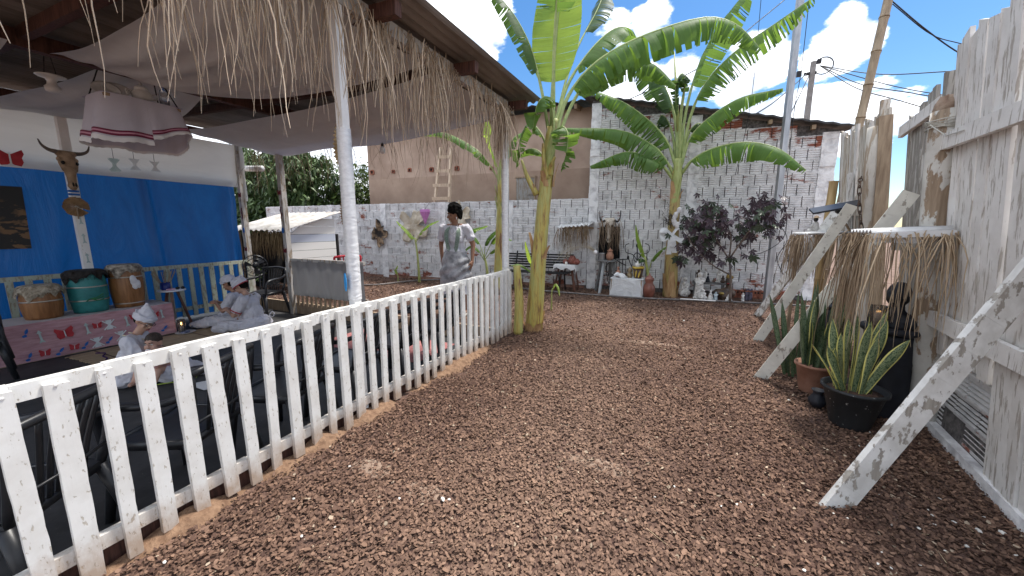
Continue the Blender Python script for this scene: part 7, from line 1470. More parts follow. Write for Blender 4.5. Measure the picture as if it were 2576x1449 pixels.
# wrought iron ornaments leaning on the bricks
io = thing('iron_trellis', 'black wrought iron trellis with curls leaning on the bricks', 'trellis', tuple(wl(1545, 690)))
W_ = lambda u, v: aty(u, v, 8.0); m = MB()
for i in range(9): u = 1510 + i * 8; m.tube([W_(u, 655), W_(u, 695)], .007, 4)
m.tube([W_(1508, 657), W_(1578, 652)], .009, 5); m.tube([W_(1510, 692), W_(1578, 690)], .009, 5)
for cx_, cy_, rr in ((1540, 675, 16), (1515, 650, 9), (1548, 700, 20)): m.tube([W_(cx_ + rr * math.cos(a), cy_ + rr * math.sin(a)) for a in np.linspace(0, 5.2, 22)], .008, 5)
m.tube([W_(1530, 640), W_(1560, 660), W_(1575, 668)], .010, 5); m.box(W_(1532, 644), (.12, .02, .1), .3); wpart(m, 'bars', IRON, io)
i2 = thing('iron_candelabrum', 'black wrought iron candelabrum with curled arms behind the patterned pot', 'candelabrum', tuple(wl(1600, 700))); m = MB(); m.tube([W_(1602, 740), W_(1603, 620)], .012, 6); m.tube([W_(1603 + 9 * math.cos(a), 648 + 12 * math.sin(a)) for a in np.linspace(0, 6.28, 18)], .009, 5)
for k in (-1, 1): m.tube(bez([W_(1603, 690), W_(1603 + 14 * k, 670), W_(1603 + 24 * k, 645), W_(1603 + 18 * k, 660)], 10), .009, 5); m.tube(bez([W_(1603, 655), W_(1603 + 12 * k, 640), W_(1603 + 28 * k, 635), W_(1603 + 30 * k, 618), W_(1603 + 20 * k, 612)], 12), .008, 5)
for u, v in ((1603, 618), (1580, 648), (1626, 652)): m.ball(W_(u, v), (.025, .02, .045), 8)
wpart(m, 'frame', IRON, i2)
# feathers and ribbon bow tied on the second banana plant
fy = 7.85 - .13; tb_ = thing('ribbon_bow', 'white ribbon bow tied round the ribboned banana trunk', 'ribbon', tuple(aty(1690, 585, fy))); B_ = lambda u, v, d=0: aty(u, v, fy + d)
for k, pts in enumerate((((1690, 592), (1672, 578), (1660, 585), (1668, 602), (1690, 592)), ((1690, 592), (1708, 570), (1722, 575), (1716, 605), (1690, 592)))):
    m = MB(); C_ = bez([B_(u, v, -.04 * (i in (1, 2, 3))) for i, (u, v) in enumerate(pts)], 16); m.add([p + Vector((0, .0, .045)) for p in C_] + [p + Vector((0, -.03, -.045)) for p in C_], [(i, i + 1, 18 + i, 17 + i) for i in range(16)]); wpart(m, 'bow_loop', WC, tb_, True)
for k, (u0, u1, v1) in enumerate(((1688, 1682, 640), (1692, 1697, 636))):
    m = MB(); m.grid(lambda s, t: B_(u0 + (u1 - u0) * t + (s - .5) * 13, 592 + (v1 - 592) * t, -.03 - .02 * math.sin(t * 5)), 4, 10); wpart(m, 'ribbon_tail', WC, tb_, True)
m = MB()
for k in range(9): m.ball(B_(1702 + random.uniform(-10, 8), 545 + random.uniform(-20, 25), -.03), (random.uniform(.03, .05), .03, random.uniform(.05, .09)), 8)
blob(m, 'white_cloth_tuft', clothmat('bunched_white_cloth', (.72, .70, .70), .1, .8, 9), None, .012, 1, 'bunched white cloth tied above the bow on the banana trunk', 'cloth')
n = 130; a = rng.uniform(0, 6.28, n); q = np.array(B_(1684, 548, -.02)); strands('feather_bunch', q + rng.normal(0, .05, (n, 3)) * np.array([1, .4, 1.6]), np.stack([np.cos(a), -.5 + 0 * a, np.sin(a) + .3], 1), rng.uniform(.04, .12, n), .006, STRAW, straw_cols(n, (.14, .11, .10), (.02, .018, .018)), 4, .15, .2, kind='stuff', label='dark feather bunch tied on the banana trunk', cat='feathers')
# statuettes on the strip below the bricks
PLW = mottle('chalky_white', (.36, .34, .31), (.72, .70, .67), .85, 26, .6, .006, lo=.36, hi=.52); PLD = mottle('dark_bronze', (.03, .02, .015), (.12, .075, .05), .45, 16, .3); PLB = mottle('pale_blue_glaze', (.28, .36, .40), (.55, .62, .64), .5, 18, .3)
def statue(u, v, h, y_, label, mat, kind='stand', w=1.0, z0=None):
    b0 = aty(u, v, y_); b0.z = z0 if z0 is not None else .012; t = thing('statuette', label, 'statuette', tuple(b0)); m = MB(); P_ = lambda a, b_, c: b0 + Vector((a * h * w, b_ * h * w, c * h)); rg = lambda r_: r_ * h * w
    m.box(b0 + Vector((0, 0, .03 * h)), (.42 * h * w, .34 * h * w, .06 * h))
    if kind == 'stand': m.cap(P_(0, 0, .12), P_(0, 0, .5), rg(.19), rg(.15)); m.cap(P_(0, 0, .5), P_(0, 0, .7), rg(.15), rg(.13)); m.cap(P_(-.14, -.02, .7), P_(.14, -.02, .7), rg(.07), rg(.07)); m.ball(P_(0, -.03, .88), rg(.105), 10); m.cap(P_(-.16, -.02, .68), P_(-.06, -.15, .52), rg(.055), rg(.05)); m.cap(P_(.16, -.02, .68), P_(.05, -.15, .56), rg(.055), rg(.05))
    elif kind == 'sit': m.cap(P_(-.16, -.08, .2), P_(.16, -.08, .2), rg(.17), rg(.17)); m.cap(P_(0, .03, .3), P_(0, .0, .62), rg(.19), rg(.15)); m.ball(P_(0, -.03, .84), rg(.13), 10); m.cap(P_(-.18, 0, .6), P_(-.12, -.2, .35), rg(.06), rg(.06)); m.cap(P_(.18, 0, .6), P_(.12, -.2, .35), rg(.06), rg(.06)); m.cap(P_(-.14, -.2, .25), P_(-.13, -.22, .08), rg(.07), rg(.06)); m.cap(P_(.14, -.2, .25), P_(.13, -.22, .08), rg(.07), rg(.06))
    elif kind == 'cone': m.cap(P_(0, 0, .1), P_(0, 0, .55), rg(.22), rg(.10)); m.ball(P_(0, 0, .75), rg(.09), 9); m.cap(P_(0, 0, .8), P_(0, 0, .95), rg(.08), rg(.02))
    elif kind == 'crowd':
        for k in range(4): x = -.18 + .12 * k; m.cap(P_(x, -.05 + .07 * (k % 2), .15), P_(x, -.04 + .06 * (k % 2), .5), rg(.11), rg(.08)); m.ball(P_(x, -.05 + .06 * (k % 2), .68 + .05 * (k % 2)), rg(.09), 8)
    blob(m, 'figure', mat, t, max(.005, h * .022), 1); return t
statue(1721, 742, .40, 7.95, 'white seated plaster elder statuette beside the ribboned banana trunk', PLW, 'sit', .85)
statue(1757, 750, .52, 7.8, 'tall white plaster group statuette with flared base', PLW, 'stand', .9)
statue(1757, 712, .22, 8.05, 'white hooded statuette head behind the tall plaster group', PLW, 'cone', 1.2, .35)
m = MB(); y_ = 8.0; a, b_ = aty(1742, 707, y_), aty(1826, 709, y_); sfz = a.z; fr_ = thing('small_shelf_bench', 'small grey wooden bench carrying dark statuettes', 'bench', ((a.x + b_.x) / 2, y_, 0)); m.box(((a.x + b_.x) / 2, y_, sfz - .015), (b_.x - a.x, .22, .03)); wpart(m, 'seat', MATS['grey_wood'], fr_)
for x in (a.x + .04, b_.x - .04): m = MB(); m.box((x, y_, (sfz - .03) / 2), (.03, .2, sfz - .03)); wpart(m, 'leg', MATS['grey_wood'], fr_)
for u, h, mt, kd, lb_ in ((1756, .24, PLD, 'stand', 'dark robed statuette on the left end of the small bench'), (1773, .30, PLW, 'cone', 'white veiled statuette standing at the back of the small bench'), (1780, .19, NAVY, 'cone', 'black cone shaped statuette on the small bench'), (1808, .27, PLW, 'stand', 'white standing statuette on the small bench'), (1795, .09, PLD, 'sit', 'small dark crouching statuette on the small bench'), (1818, .15, PLD, 'sit', 'brown seated statuette at the right end of the small bench')): statue(u, 709, h, 8.02 if h > .25 else 7.95, lb_, mt, kd, .95, sfz + .002)
statue(1768, 748, .20, 7.72, 'white draped kneeling statuette in front of the small bench', PLW, 'sit', 1.1); statue(1787, 748, .21, 7.72, 'grey white bent statuette in front of the small bench', PLW, 'cone', 1.2); statue(1800, 750, .17, 7.68, 'small pale blue statuette beside the bronze bust', PLB, 'stand', 1.1); statue(1833, 752, .14, 7.66, 'tiny white and black statuette before the bronze bust', PLW, 'sit', 1.3)
statue(1868, 754, .16, 7.85, 'tiny white statuette beside the dark rocky figure', PLW, 'stand', .9); statue(1882, 752, .29, 7.95, 'dark rough bluish statuette near the metal post', mottle('dark_blue_rock', (.02, .02, .03), (.12, .10, .14), .7, 20, .6), 'crowd', .8)
# bronze bust with gold headwrap
b0 = aty(1822, 752, 7.85); b0.z = .01; bu = thing('bronze_bust', 'dark bronze bust with gold turban and red lips', 'bust', tuple(b0)); P_ = lambda a, b_, c: b0 + Vector((a, b_, c)); m = MB(); m.cap(P_(-.11, 0, .12), P_(.10, 0, .13), .09, .08); m.cap(P_(0, 0, .08), P_(0, 0, .16), .10, .08); m.cap(P_(.03, 0, .2), P_(.04, -.01, .30), .035, .035); m.ball(P_(.045, -.02, .36), (.058, .065, .085), 12); m.ball(P_(.035, -.085, .35), (.012, .012, .018), 6); m.cap(P_(.02, -.075, .33), P_(.055, -.075, .33), .015, .015)
blob(m, 'figure', PLD, bu, .008, 2); m = MB(); m.ball(P_(.055, .0, .43), (.068, .07, .045), 12); m.ball(P_(.02, -.02, .47), (.02, .02, .025), 8); GOLD = mottle('gold_paint', (.20, .13, .03), (.42, .30, .09), .35, 12, .2, metal=.6); blob(m, 'turban', GOLD, bu, .008, 1); m = MB(); m.cap(P_(.022, -.096, .322), P_(.05, -.096, .322), .009, .009); wpart(m, 'lips', plain('lip_red', (.32, .02, .03), .4), bu, True); m = MB(); m.ball(P_(-.06, -.085, .13), (.045, .03, .03), 10); wpart(m, 'gold_hand', GOLD, bu, True)
# edging pipe along the planted strip, row of hollow bricks
m = MB(); m.tube([wl(1363, 731) - Vector((0, wl(1363, 731).y - 7.35, 0)) * 1, (-.6, 7.35, .035)], .018, 8); m.v = []; m.f = []; m.m = []
m.tube(bez([atz(1290, 722, .03), atz(1363, 731, .03), atz(1600, 749, .03), atz(1800, 757, .03), atz(1970, 766, .03), atz(2060, 772, .03)], 24), .018, 8); m.build('edging_hose', mottle('grey_hose', (.10, .09, .085), (.2, .18, .17), .6, 8, .2), None, True, label='grey hose edging the planted strip below the wall', cat='hose')
m = MB(); m.tube([atz(1711, 752, .065), atz(1800, 757, .065)], .014, 8); m.build('white_pipe', plain('white_pvc', (.75, .74, .72), .5), None, True, label='short white pipe lying on the edging hose', cat='pipe')
m = MB(); m.tube(bez([atz(880, 716, .03), atz(950, 716, .03), atz(1030, 707, .03), atz(1110, 703, .03), atz(1180, 706, .03)], 20), .02, 8); m.build('garden_hose', MATS['grey_hose'], None, True, label='dark hose lying in front of the low white wall', cat='hose')
hb_ = thing('hollow_brick_row', 'row of loose hollow red bricks at the foot of brick building', 'bricks', tuple(wl(1900, 745)))
for i in range(7):
    p = wl(1846 + i * 17, 735); c = Vector((p.x, wall_y(p.x) - .09, .0)); m = MB(); m.box(c + Vector((0, 0, .08)), (.17, .12, .145), WROT); o = wpart(m, 'brick', CLAY, hb_)
    for k in range(3): m = MB(); m.tube([c + Vector((-.05 + .05 * k, -.055, .12)), c + Vector((-.05 + .05 * k, -.063, .12))], .018, 8); wpart(m, 'brick_hole', DARK, o)
# ---------------------------------------------------------------- people
def skinmat(name, c):
    m, nt, b = nodes(name); t = tex(nt, 30, 4, .6); r_ = ramp(nt, t.outputs[0], [(.3, tuple(q * .88 for q in c)), (.7, c)]); lk(nt, r_.outputs[0], b.inputs['Base Color']); b.inputs['Roughness'].default_value = .5; b.inputs['Subsurface Weight'].default_value = .08; b.inputs['Subsurface Radius'].default_value = (.01, .004, .002); return m
SK1 = skinmat('brown_skin', (.27, .135, .08)); SK2 = skinmat('tan_skin', (.36, .19, .12)); SK3 = skinmat('light_tan_skin', (.46, .27, .19)); SKB = skinmat('baby_skin', (.50, .29, .21))
LIP = plain('lips', (.26, .075, .065), .45); EYEW = plain('eye_white', (.7, .68, .64), .3); IRIS = plain('iris', (.012, .008, .006), .2); BROW = plain('brow_hair', (.012, .009, .008), .8); HAIRM = mottle('black_curly_hair', (.004, .004, .004), (.010, .009, .008), .95, 60, .6, .02, spec=.1)
WCOT = clothmat('white_cotton', (.68, .67, .72), .12, .4, 9)
def hand(m, wrist, d, nrm, s_=1.0, side=1, curl=.6):
    """palm and five separate fingers; d = pointing direction, nrm = palm normal (fingers curl towards it)"""
    w = Vector(wrist); d = Vector(d).normalized(); n = Vector(nrm); n = (n - d * n.dot(d)).normalized(); x = d.cross(n).normalized() * side
    P_ = lambda a, b_, c: w + (x * a + d * b_ + n * c) * s_
    m.cap(P_(0, 0, 0), P_(0, .03, 0), .026 * s_, .03 * s_, 8); m.cap(P_(-.022, .06, 0), P_(.022, .06, 0), .019 * s_, .019 * s_, 8); m.cap(P_(0, .02, 0), P_(0, .075, 0), .026 * s_, .024 * s_, 8)
    for k, (a, L) in enumerate(((-.030, .060), (-.011, .072), (.010, .068), (.029, .052))):
        p0 = P_(a, .08, 0); e = (d + n * curl * .35 + x * a * 2.5).normalized(); p1 = p0 + e * L * .5 * s_; e2 = (d * (1 - curl * .6) + n * curl).normalized(); p2 = p1 + e2 * L * .34 * s_; e3 = (d * (1 - curl * 1.1) + n * curl * 1.3).normalized(); p3 = p2 + e3 * L * .26 * s_
        m.cap(p0, p1, .0098 * s_, .009 * s_, 7); m.cap(p1, p2, .009 * s_, .0082 * s_, 7); m.cap(p2, p3, .0082 * s_, .007 * s_, 7)
    t0 = P_(-.03, .03, .006); t1 = t0 + (-x * .026 + d * .03 + n * .012) * s_; t2 = t1 + (-x * .006 + d * .03 + n * .012) * s_; m.cap(t0, t1, .0125 * s_, .0105 * s_, 7); m.cap(t1, t2, .0105 * s_, .0085 * s_, 7)
def head(root, m, c, fwd, up, s_, skin, eyes=True, closed=False):
    """adds head primitives to body builder m, returns basis; face parts become children of root"""
    f = Vector(fwd).normalized(); u = Vector(up); u = (u - f * u.dot(f)).normalized(); r_ = f.cross(u).normalized(); c = Vector(c); P_ = lambda a, b_, d: c + (r_ * a + f * b_ + u * d) * s_
    M_ = Matrix((r_, f, u)).transposed()
    m.ball(P_(0, -.012, .02), (.074 * s_, .092 * s_, .096 * s_), 14, M=M_); m.ball(P_(0, .022, -.045), (.056 * s_, .062 * s_, .07 * s_), 12, M=M_); m.ball(P_(0, .052, -.092), (.026 * s_, .024 * s_, .02 * s_), 8, M=M_)
    m.cap(P_(0, .082, .005), P_(0, .103, -.032), .009 * s_, .0145 * s_, 8); m.ball(P_(-.012, .092, -.036), .009 * s_, 6); m.ball(P_(.012, .092, -.036), .009 * s_, 6); m.cap(P_(-.032, .08, .026), P_(.032, .08, .026), .011 * s_, .011 * s_, 8)
    m.cap(P_(-.018, .082, -.064), P_(.018, .082, -.064), .0085 * s_, .0085 * s_, 7)
    for k in (-1, 1): m.ball(P_(.074 * k, -.012, -.01), (.011 * s_, .02 * s_, .031 * s_), 8, M=M_); m.ball(P_(.042 * k, .062, -.03), (.022 * s_, .02 * s_, .024 * s_), 8, M=M_)
    q = MB(); q.cap(P_(-.02, .0875, -.063), P_(.02, .0875, -.063), .006 * s_, .006 * s_, 8); q.cap(P_(-.013, .088, -.073), P_(.013, .088, -.073), .0065 * s_, .0065 * s_, 8); wpart(q, 'lips', LIP, root, True)
    for k in (-1, 1):
        q = MB(); q.cap(P_(.016 * k, .0905, .024), P_(.046 * k, .080, .026), .0045 * s_, .003 * s_, 7); wpart(q, 'eyebrow', BROW, root, True)
        if eyes:
            q = MB(); q.ball(P_(.03 * k, .077, .002), (.0135 * s_, .010 * s_, .0075 * s_ * (.5 if closed else 1)), 10, M=M_); e = wpart(q, 'eye', EYEW, root, True); q = MB(); q.ball(P_(.03 * k, .0825, .0015), (.0062 * s_, .006 * s_, .0062 * s_ * (.6 if closed else 1)), 8, M=M_); wpart(q, 'iris', IRIS, e, True)
    return P_, M_, (r_, f, u)
def tubes(root, name, mat, chains, rad, n=7):
    q = MB()
    for C_ in chains: q.tube(bez(C_, 16), rad, n)
    return wpart(q, name, mat, root, True)
# ---- standing woman outside the far end
def standing():
    o = Vector((-3.19, 4.70, .0)); t = thing('person', 'person standing in white blouse, grey wrap skirt and green bead necklaces', 'person', tuple(o))
    fw = Vector((.28, -.96, 0)).normalized(); rt = fw.cross(Vector((0, 0, 1))).normalized()     # figure's own right
    S = 1.0; P_ = lambda a, b_, c: o + rt * (a * S) + fw * (b_ * S) + Vector((0, 0, c * S))
    m = MB(); hf = (fw * .35 - Vector((math.cos(R(YAW)), math.sin(R(YAW)), 0)) * .95 + Vector((0, 0, -.22))); hd, HM, (hr, hfw, hu) = head(t, m, P_(.0, .035, 1.545), hf, (0, 0, 1), 1.0, SK1)
    m.cap(P_(0, -.01, 1.36), P_(0, .015, 1.49), .052, .047); m.cap(P_(-.1, -.01, 1.365), P_(.1, -.01, 1.365), .045, .045); m.ball(P_(0, 0, 1.30), (.13, .09, .08), 10)
    # arms: own left (picture right) hangs with hand at the skirt, own right hand at hip
    L = [P_(-.185, -.01, 1.34), P_(-.265, -.04, 1.09), P_(-.265, .02, .86)]; m.cap(L[0], L[1], .048, .038); m.cap(L[1], L[2], .037, .025); hand(m, L[2], (fw * .2 + rt * .12 + Vector((0, 0, -1))), rt, 1.0, 1, .5)
    A = [P_(.185, -.01, 1.34), P_(.255, -.08, 1.09), P_(.22, -.02, .87)]; m.cap(A[0], A[1], .046, .036); m.cap(A[1], A[2], .035, .025); hand(m, A[2], (fw * .35 - rt * .2 + Vector((0, 0, -1))), -rt, 1.0, -1, .7)
    for k, (kn, an) in ((-1, (P_(-.10, .03, .48), P_(-.12, -.10, .09))), (1, (P_(.085, .06, .48), P_(.075, .04, .085)))):
        hip = P_(.08 * k, 0, .85); m.cap(hip, kn, .085, .058); m.cap(kn, kn.lerp(an, .4), .054, .05); m.cap(kn.lerp(an, .4), an, .05, .032); toe = an + fw * .15 - Vector((0, 0, an.z - .03)) - rt * .02 * k; m.cap(an - Vector((0, 0, .035)) - fw * .03, toe, .036, .026); 
        for q in range(4): m.cap(toe + rt * (.02 - .013 * q), toe + rt * (.022 - .013 * q) + fw * .025, .011, .009, 6)
        sd = MB(); sd.box((an + toe) / 2 - Vector((0, 0, (an.z + toe.z) / 2 - .012)), (.085, .27, .018), math.atan2(-fw.x, fw.y)); sd.bar(toe + rt * .045 - fw * .05 + Vector((0, 0, .0)), toe - rt * .045 - fw * .05 + Vector((0, 0, .0)), .03, .055); wpart(sd, 'sandal', PORC, t)
    blob(m, 'body', SK1, t, .0075, 3)
    # hair: short black curls
    m = MB(); m.ball(hd(0, -.022, .055), (.096, .108, .096), 12, M=HM); rg = random.Random(4)
    for k in range(170):
        a, e = rg.uniform(0, 6.28), rg.uniform(-.35, 1.5); d = (math.cos(a) * math.cos(e), math.sin(a) * math.cos(e), math.sin(e))
        if d[1] > .42 and d[2] < .55: continue
        m.ball(hd(d[0] * .098, -.022 + d[1] * .107, .05 + d[2] * .108), rg.uniform(.012, .024), 6)
    for k in (-1, 1): m.cap(hd(.07 * k, -.05, .02), hd(.066 * k, -.06, -.06), .03, .022)
    m.cap(hd(0, -.095, .0), hd(0, -.085, -.07), .045, .03); blob(m, 'hair', HAIRM, t, .009, 0)
    # blouse
    m = MB(); m.cap(P_(-.14, -.01, 1.335), P_(.14, -.01, 1.335), .062, .062); m.ball(P_(0, .0, 1.24), (.165, .12, .15), 14); m.ball(P_(0, .03, 1.18), (.155, .11, .12), 12); m.ball(P_(0, 0, 1.06), (.155, .115, .15), 14); m.ball(P_(0, .01, 1.0), (.168, .128, .07), 14)
    for q in (L, A): e = q[0].lerp(q[1], .55); m.cap(q[0], e, .064, .066); m.tube([q[0].lerp(q[1], .48), q[0].lerp(q[1], .62)], [.068, .074], 14)
    blob(m, 'blouse', WCOT, t, .008, 2, post=folds(.011))
    # wrap: pleats sweep diagonally to the hip; hem dips on own right side
    GREY = mottle('silver_grey_satin', (.15, .15, .16), (.42, .42, .44), .4, 9, .8, .02)
    def wr(s, tt):
        a = s * 2 * math.pi; x, y = math.cos(a), math.sin(a); hem = .50 + .09 * (-x) + .03 * math.sin(a * 3); z = .985 + (hem - .985) * tt
        rr = 1 + .045 * math.sin(20 * (tt + .22 * math.sin(a * .5 + .4)) + a * 1.5) * (.3 + math.sin(math.pi * min(tt * 1.1, 1))) + .03 * mnoise.noise((x * 2, y * 2, tt * 5))
        R_ = .158 + .05 * math.sin(min(1, tt * 1.4) * 1.57) + .022 * tt; return P_(x * R_ * 1.06 * rr, y * R_ * .86 * rr + .005, z)
    m = MB(); m.grid(wr, 72, 30); o2 = wpart(m, 'wrap_skirt', GREY, t, True); md = o2.modifiers.new('solid', 'SOLIDIFY'); md.thickness = .006
    m = MB(); m.grid(lambda s, q: wr(s, .93 + .13 * q) + Vector((0, 0, .006 * math.sin(s * 220) * q)), 160, 3); q_ = wpart(m, 'lace_hem', mottle('grey_lace', (.34, .34, .36), (.62, .62, .64), .7, 60, .8, .01), o2, True)
    m = MB(); m.grid(lambda s, q: (lambda a: P_(math.cos(a) * (.165 + .05 * q + .012 * math.sin(a * 9)), math.sin(a) * (.15 + .03 * q + .012 * math.sin(a * 9)), .62 - .27 * q))(s * 2 * math.pi), 70, 8); wpart(m, 'underskirt', WCOT, t, True)
    BEADG = mottle('green_white_beads', (.05, .09, .06), (.36, .46, .38), .4, 120, .5, .004)
    for i in range(5):
        w_ = .052 + .012 * i; dz = 1.07 - .012 * i; tubes(t, 'bead_necklace', BEADG, [[P_(-.045, -.04, 1.40), P_(-w_ - .012, .105, 1.31), P_(-w_ - .008, .158 - .002 * i, 1.18), P_(-w_ * .75, .152, dz), P_(-w_ * .45, .15, dz - .02)], [P_(.045, -.04, 1.40), P_(w_ + .012, .105, 1.31), P_(w_ + .008, .158 - .002 * i, 1.18), P_(w_ * .75, .152, dz), P_(w_ * .45, .15, dz - .02)]], .0055, 6)
    tubes(t, 'thin_necklace', LACE, [[P_(-.05, .03, 1.385), P_(-.04, .12, 1.29), P_(0, .145, 1.25), P_(.04, .12, 1.29), P_(.05, .03, 1.385)]], .004, 5)
    m = MB(); m.cap(hd(-.082, -.01, -.05), hd(-.082, -.008, -.075), .006, .007, 7); m.cap(hd(.082, -.01, -.05), hd(.082, -.008, -.075), .006, .007, 7); wpart(m, 'earring', LACE, t, True)
standing()
# ---- people seated on the mat
def turban(t, hd, HM, s_, style, band=False):
    m = MB(); m.ball(hd(0, -.018, .062), (.094 * s_, .112 * s_, .07 * s_), 14, M=HM)
    for k in range(3): 
        ring = [hd(.090 * math.cos(a), -.018 + .108 * math.sin(a), .035 + .022 * k + .012 * math.sin(a + k)) for a in np.linspace(0, 6.283, 19)]
        m.tube(ring, .016 * s_, 7, cap=False)
    if style == 'peak': m.cap(hd(0, -.03, .09), hd(0, -.07, .20), .075 * s_, .018 * s_); m.cap(hd(0, .02, .08), hd(0, -.05, .17), .06 * s_, .03 * s_)
    elif style == 'knot': m.ball(hd(-.02, -.02, .11), (.08 * s_, .095 * s_, .05 * s_), 10, M=HM); m.cap(hd(0, -.06, .11), hd(.01, -.12, .135), .04 * s_, .022 * s_)
    else: m.ball(hd(0, -.02, .09), (.088 * s_, .11 * s_, .06 * s_), 12, M=HM)
    o = blob(m, 'turban', WCOT, t, .0075, 1, post=folds(.008, (10, 10, 34)))
    if band: q = MB(); q.tube([hd(.105 * math.cos(a), -.018 + .125 * math.sin(a), .018 + .008 * math.sin(a)) for a in np.linspace(0, 6.283, 25)], .0075 * s_, 6, cap=False); e = wpart(q, 'ribbon_band', CUTR, t, True)
def seated(o, fw, s_, skin, label, style, lean=.10, headdrop=.35, band=False, knee=True, hands_z=.36, look=None, wide=1.0, skirtlen=.62, glasses=False, arms=True, hx=0.0):
    o = Vector(o); t = thing('person', label, 'person', tuple(o)); fw = Vector((*fw, 0)).normalized(); rt = fw.cross(Vector((0, 0, 1))).normalized(); P_ = lambda a, b_, c: o + (rt * a + fw * b_ + Vector((0, 0, c))) * s_; V3 = lambda a, b_, c: rt * a + fw * b_ + Vector((0, 0, c))
    m = MB(); look_ = look if look is not None else (fw + Vector((0, 0, -headdrop))); hd, HM, _b = head(t, m, P_(hx, lean + .10, .735), look_, Vector((0, 0, 1)) + fw * .25, s_, skin, True, True)
    m.cap(P_(0, lean + .0, .56), P_(hx, lean + .07, .67), .05 * s_, .045 * s_); m.cap(P_(-.09, lean - .01, .565), P_(.09, lean - .01, .565), .042 * s_, .042 * s_)
    ar = []
    for k in (-1, 1):
        sh = P_(.165 * k * wide, lean - .01, .53); el = P_(.215 * k * wide, lean + .12, .30); wr_ = P_(.045 * k, lean + .31, hands_z); ar.append((sh, el, wr_)); m.cap(sh, el, .050 * s_ * wide, .040 * s_ * wide); m.cap(el, wr_, .040 * s_, .026 * s_); hand(m, wr_, V3(-.35 * k, .7, .35), V3(-.3 * k, .2, -.6), .95 * s_, k, .95)
    if knee: m.cap(P_(.13, .06, .11), P_(.24, .40, .17), .085 * s_, .066 * s_); m.cap(P_(.24, .40, .17), P_(.06, .30, .055), .062 * s_, .042 * s_); m.cap(P_(.06, .30, .05), P_(-.05, .33, .045), .04 * s_, .028 * s_)
    blob(m, 'body', skin, t, .0085, 3)
    m = MB(); m.cap(P_(-.13 * wide, lean - .01, .535), P_(.13 * wide, lean - .01, .535), .066 * s_, .066 * s_); m.ball(P_(0, lean + .0, .44), (.175 * s_ * wide, .13 * s_ * wide, .15 * s_), 12, M=Matrix((rt, fw, Vector((0, 0, 1)))).transposed()); m.ball(P_(0, lean * .5, .28), (.175 * s_ * wide, .14 * s_ * wide, .17 * s_), 12, M=Matrix((rt, fw, Vector((0, 0, 1)))).transposed()); m.ball(P_(0, 0, .13), (.23 * s_ * wide, .2 * s_ * wide, .13 * s_), 12, M=Matrix((rt, fw, Vector((0, 0, 1)))).transposed())
    for sh, el, wr_ in ar: m.cap(sh, sh.lerp(el, .62), .072 * s_ * wide, .074 * s_ * wide)
    blob(m, 'blouse', WCOT, t, .008, 2, post=folds(.011))
    for sh, el, wr_ in ar:
        if band: q = MB(); a, b_ = sh.lerp(el, .70), sh.lerp(el, .76); q.tube([a, b_], [.080 * s_ * wide, .080 * s_ * wide], 16, cap=False); wpart(q, 'sleeve_band', CUTR, t, True)
    m = MB(); M3 = Matrix((rt, fw, Vector((0, 0, 1)))).transposed(); m.ball(P_(0, .02, .09), (.30 * s_ * wide, .24 * s_, .11 * s_), 14, M=M3); m.cap(P_(-.13, .08, .10), P_(-.2, .12 + skirtlen * .55, .11), .10 * s_, .09 * s_); m.cap(P_(-.2, .12 + skirtlen * .55, .09), P_(-.1, .1 + skirtlen, .04), .085 * s_, .05 * s_); m.cap(P_(.08, .05, .10), P_(.17 if knee else .2, .28 if knee else .12 + skirtlen * .5, .12), .11 * s_, .095 * s_); m.ball(P_(0, .3, .06), (.22 * s_, .25 * s_, .07 * s_), 12, M=M3)
    if not knee: m.cap(P_(.2, .12 + skirtlen * .5, .09), P_(.05, .1 + skirtlen, .04), .09 * s_, .05 * s_)
    blob(m, 'skirt', WCOT, t, .009, 2, post=folds(.014, (13, 13, 16)))
    turban(t, hd, HM, s_, style, band)
    m = MB(); m.ball(hd(0, -.045, -.0), (.078 * s_, .075 * s_, .07 * s_), 10, M=HM); m.cap(hd(.06, -.03, 0), hd(.058, -.03, -.035), .02 * s_, .012 * s_); m.cap(hd(-.06, -.03, 0), hd(-.058, -.03, -.035), .02 * s_, .012 * s_); blob(m, 'hair', HAIRM, t, .010, 1)
    if glasses:
        q = MB()
        for k in (-1, 1): q.tube([hd(.032 * k + .021 * math.cos(a), .098, .0 + .016 * math.sin(a)) for a in np.linspace(0, 6.283, 16)], .0022, 5, cap=False); q.tube([hd(.054 * k, .095, .003), hd(.076 * k, .0, .0)], .002, 5)
        q.tube([hd(-.012, .1, .004), hd(.012, .1, .004)], .002, 5); wpart(q, 'glasses', IRON, t)
    return t, P_, hd, rt, fw
imr = Vector((math.cos(R(YAW)), math.sin(R(YAW)), 0))
q = atz(640, 832, FZ); tA, PA, hdA, rtA, fwA = seated((q.x - .02, q.y + .05, FZ + .012), (-.90, -.55), .89, SK3, 'person seated threading beads, white dress with red sleeve ribbons and knotted white turban', 'knot', .08, .75, True, True, .34, None, 1.08, .5)
tubes(tA, 'bead_necklace', mottle('mixed_beads', (.05, .02, .02), (.45, .40, .30), .5, 90, .4), [[PA(-.06, .0, .60), PA(-.07, .17, .5), PA(-.02, .22, .34), PA(.02, .22, .30), PA(.07, .18, .5), PA(.06, 0, .60)]], .007, 6)
m = MB(); c = PA(.10, .28, .335); d = (PA(.045, .39, .34) - PA(.215, .20, .30)).normalized(); m.tube([c - d * .014, c + d * .014], .031, 14, cap=False); wpart(m, 'wrist_watch', plain('watch_gold', (.5, .38, .2), .3, .8), tA, True)
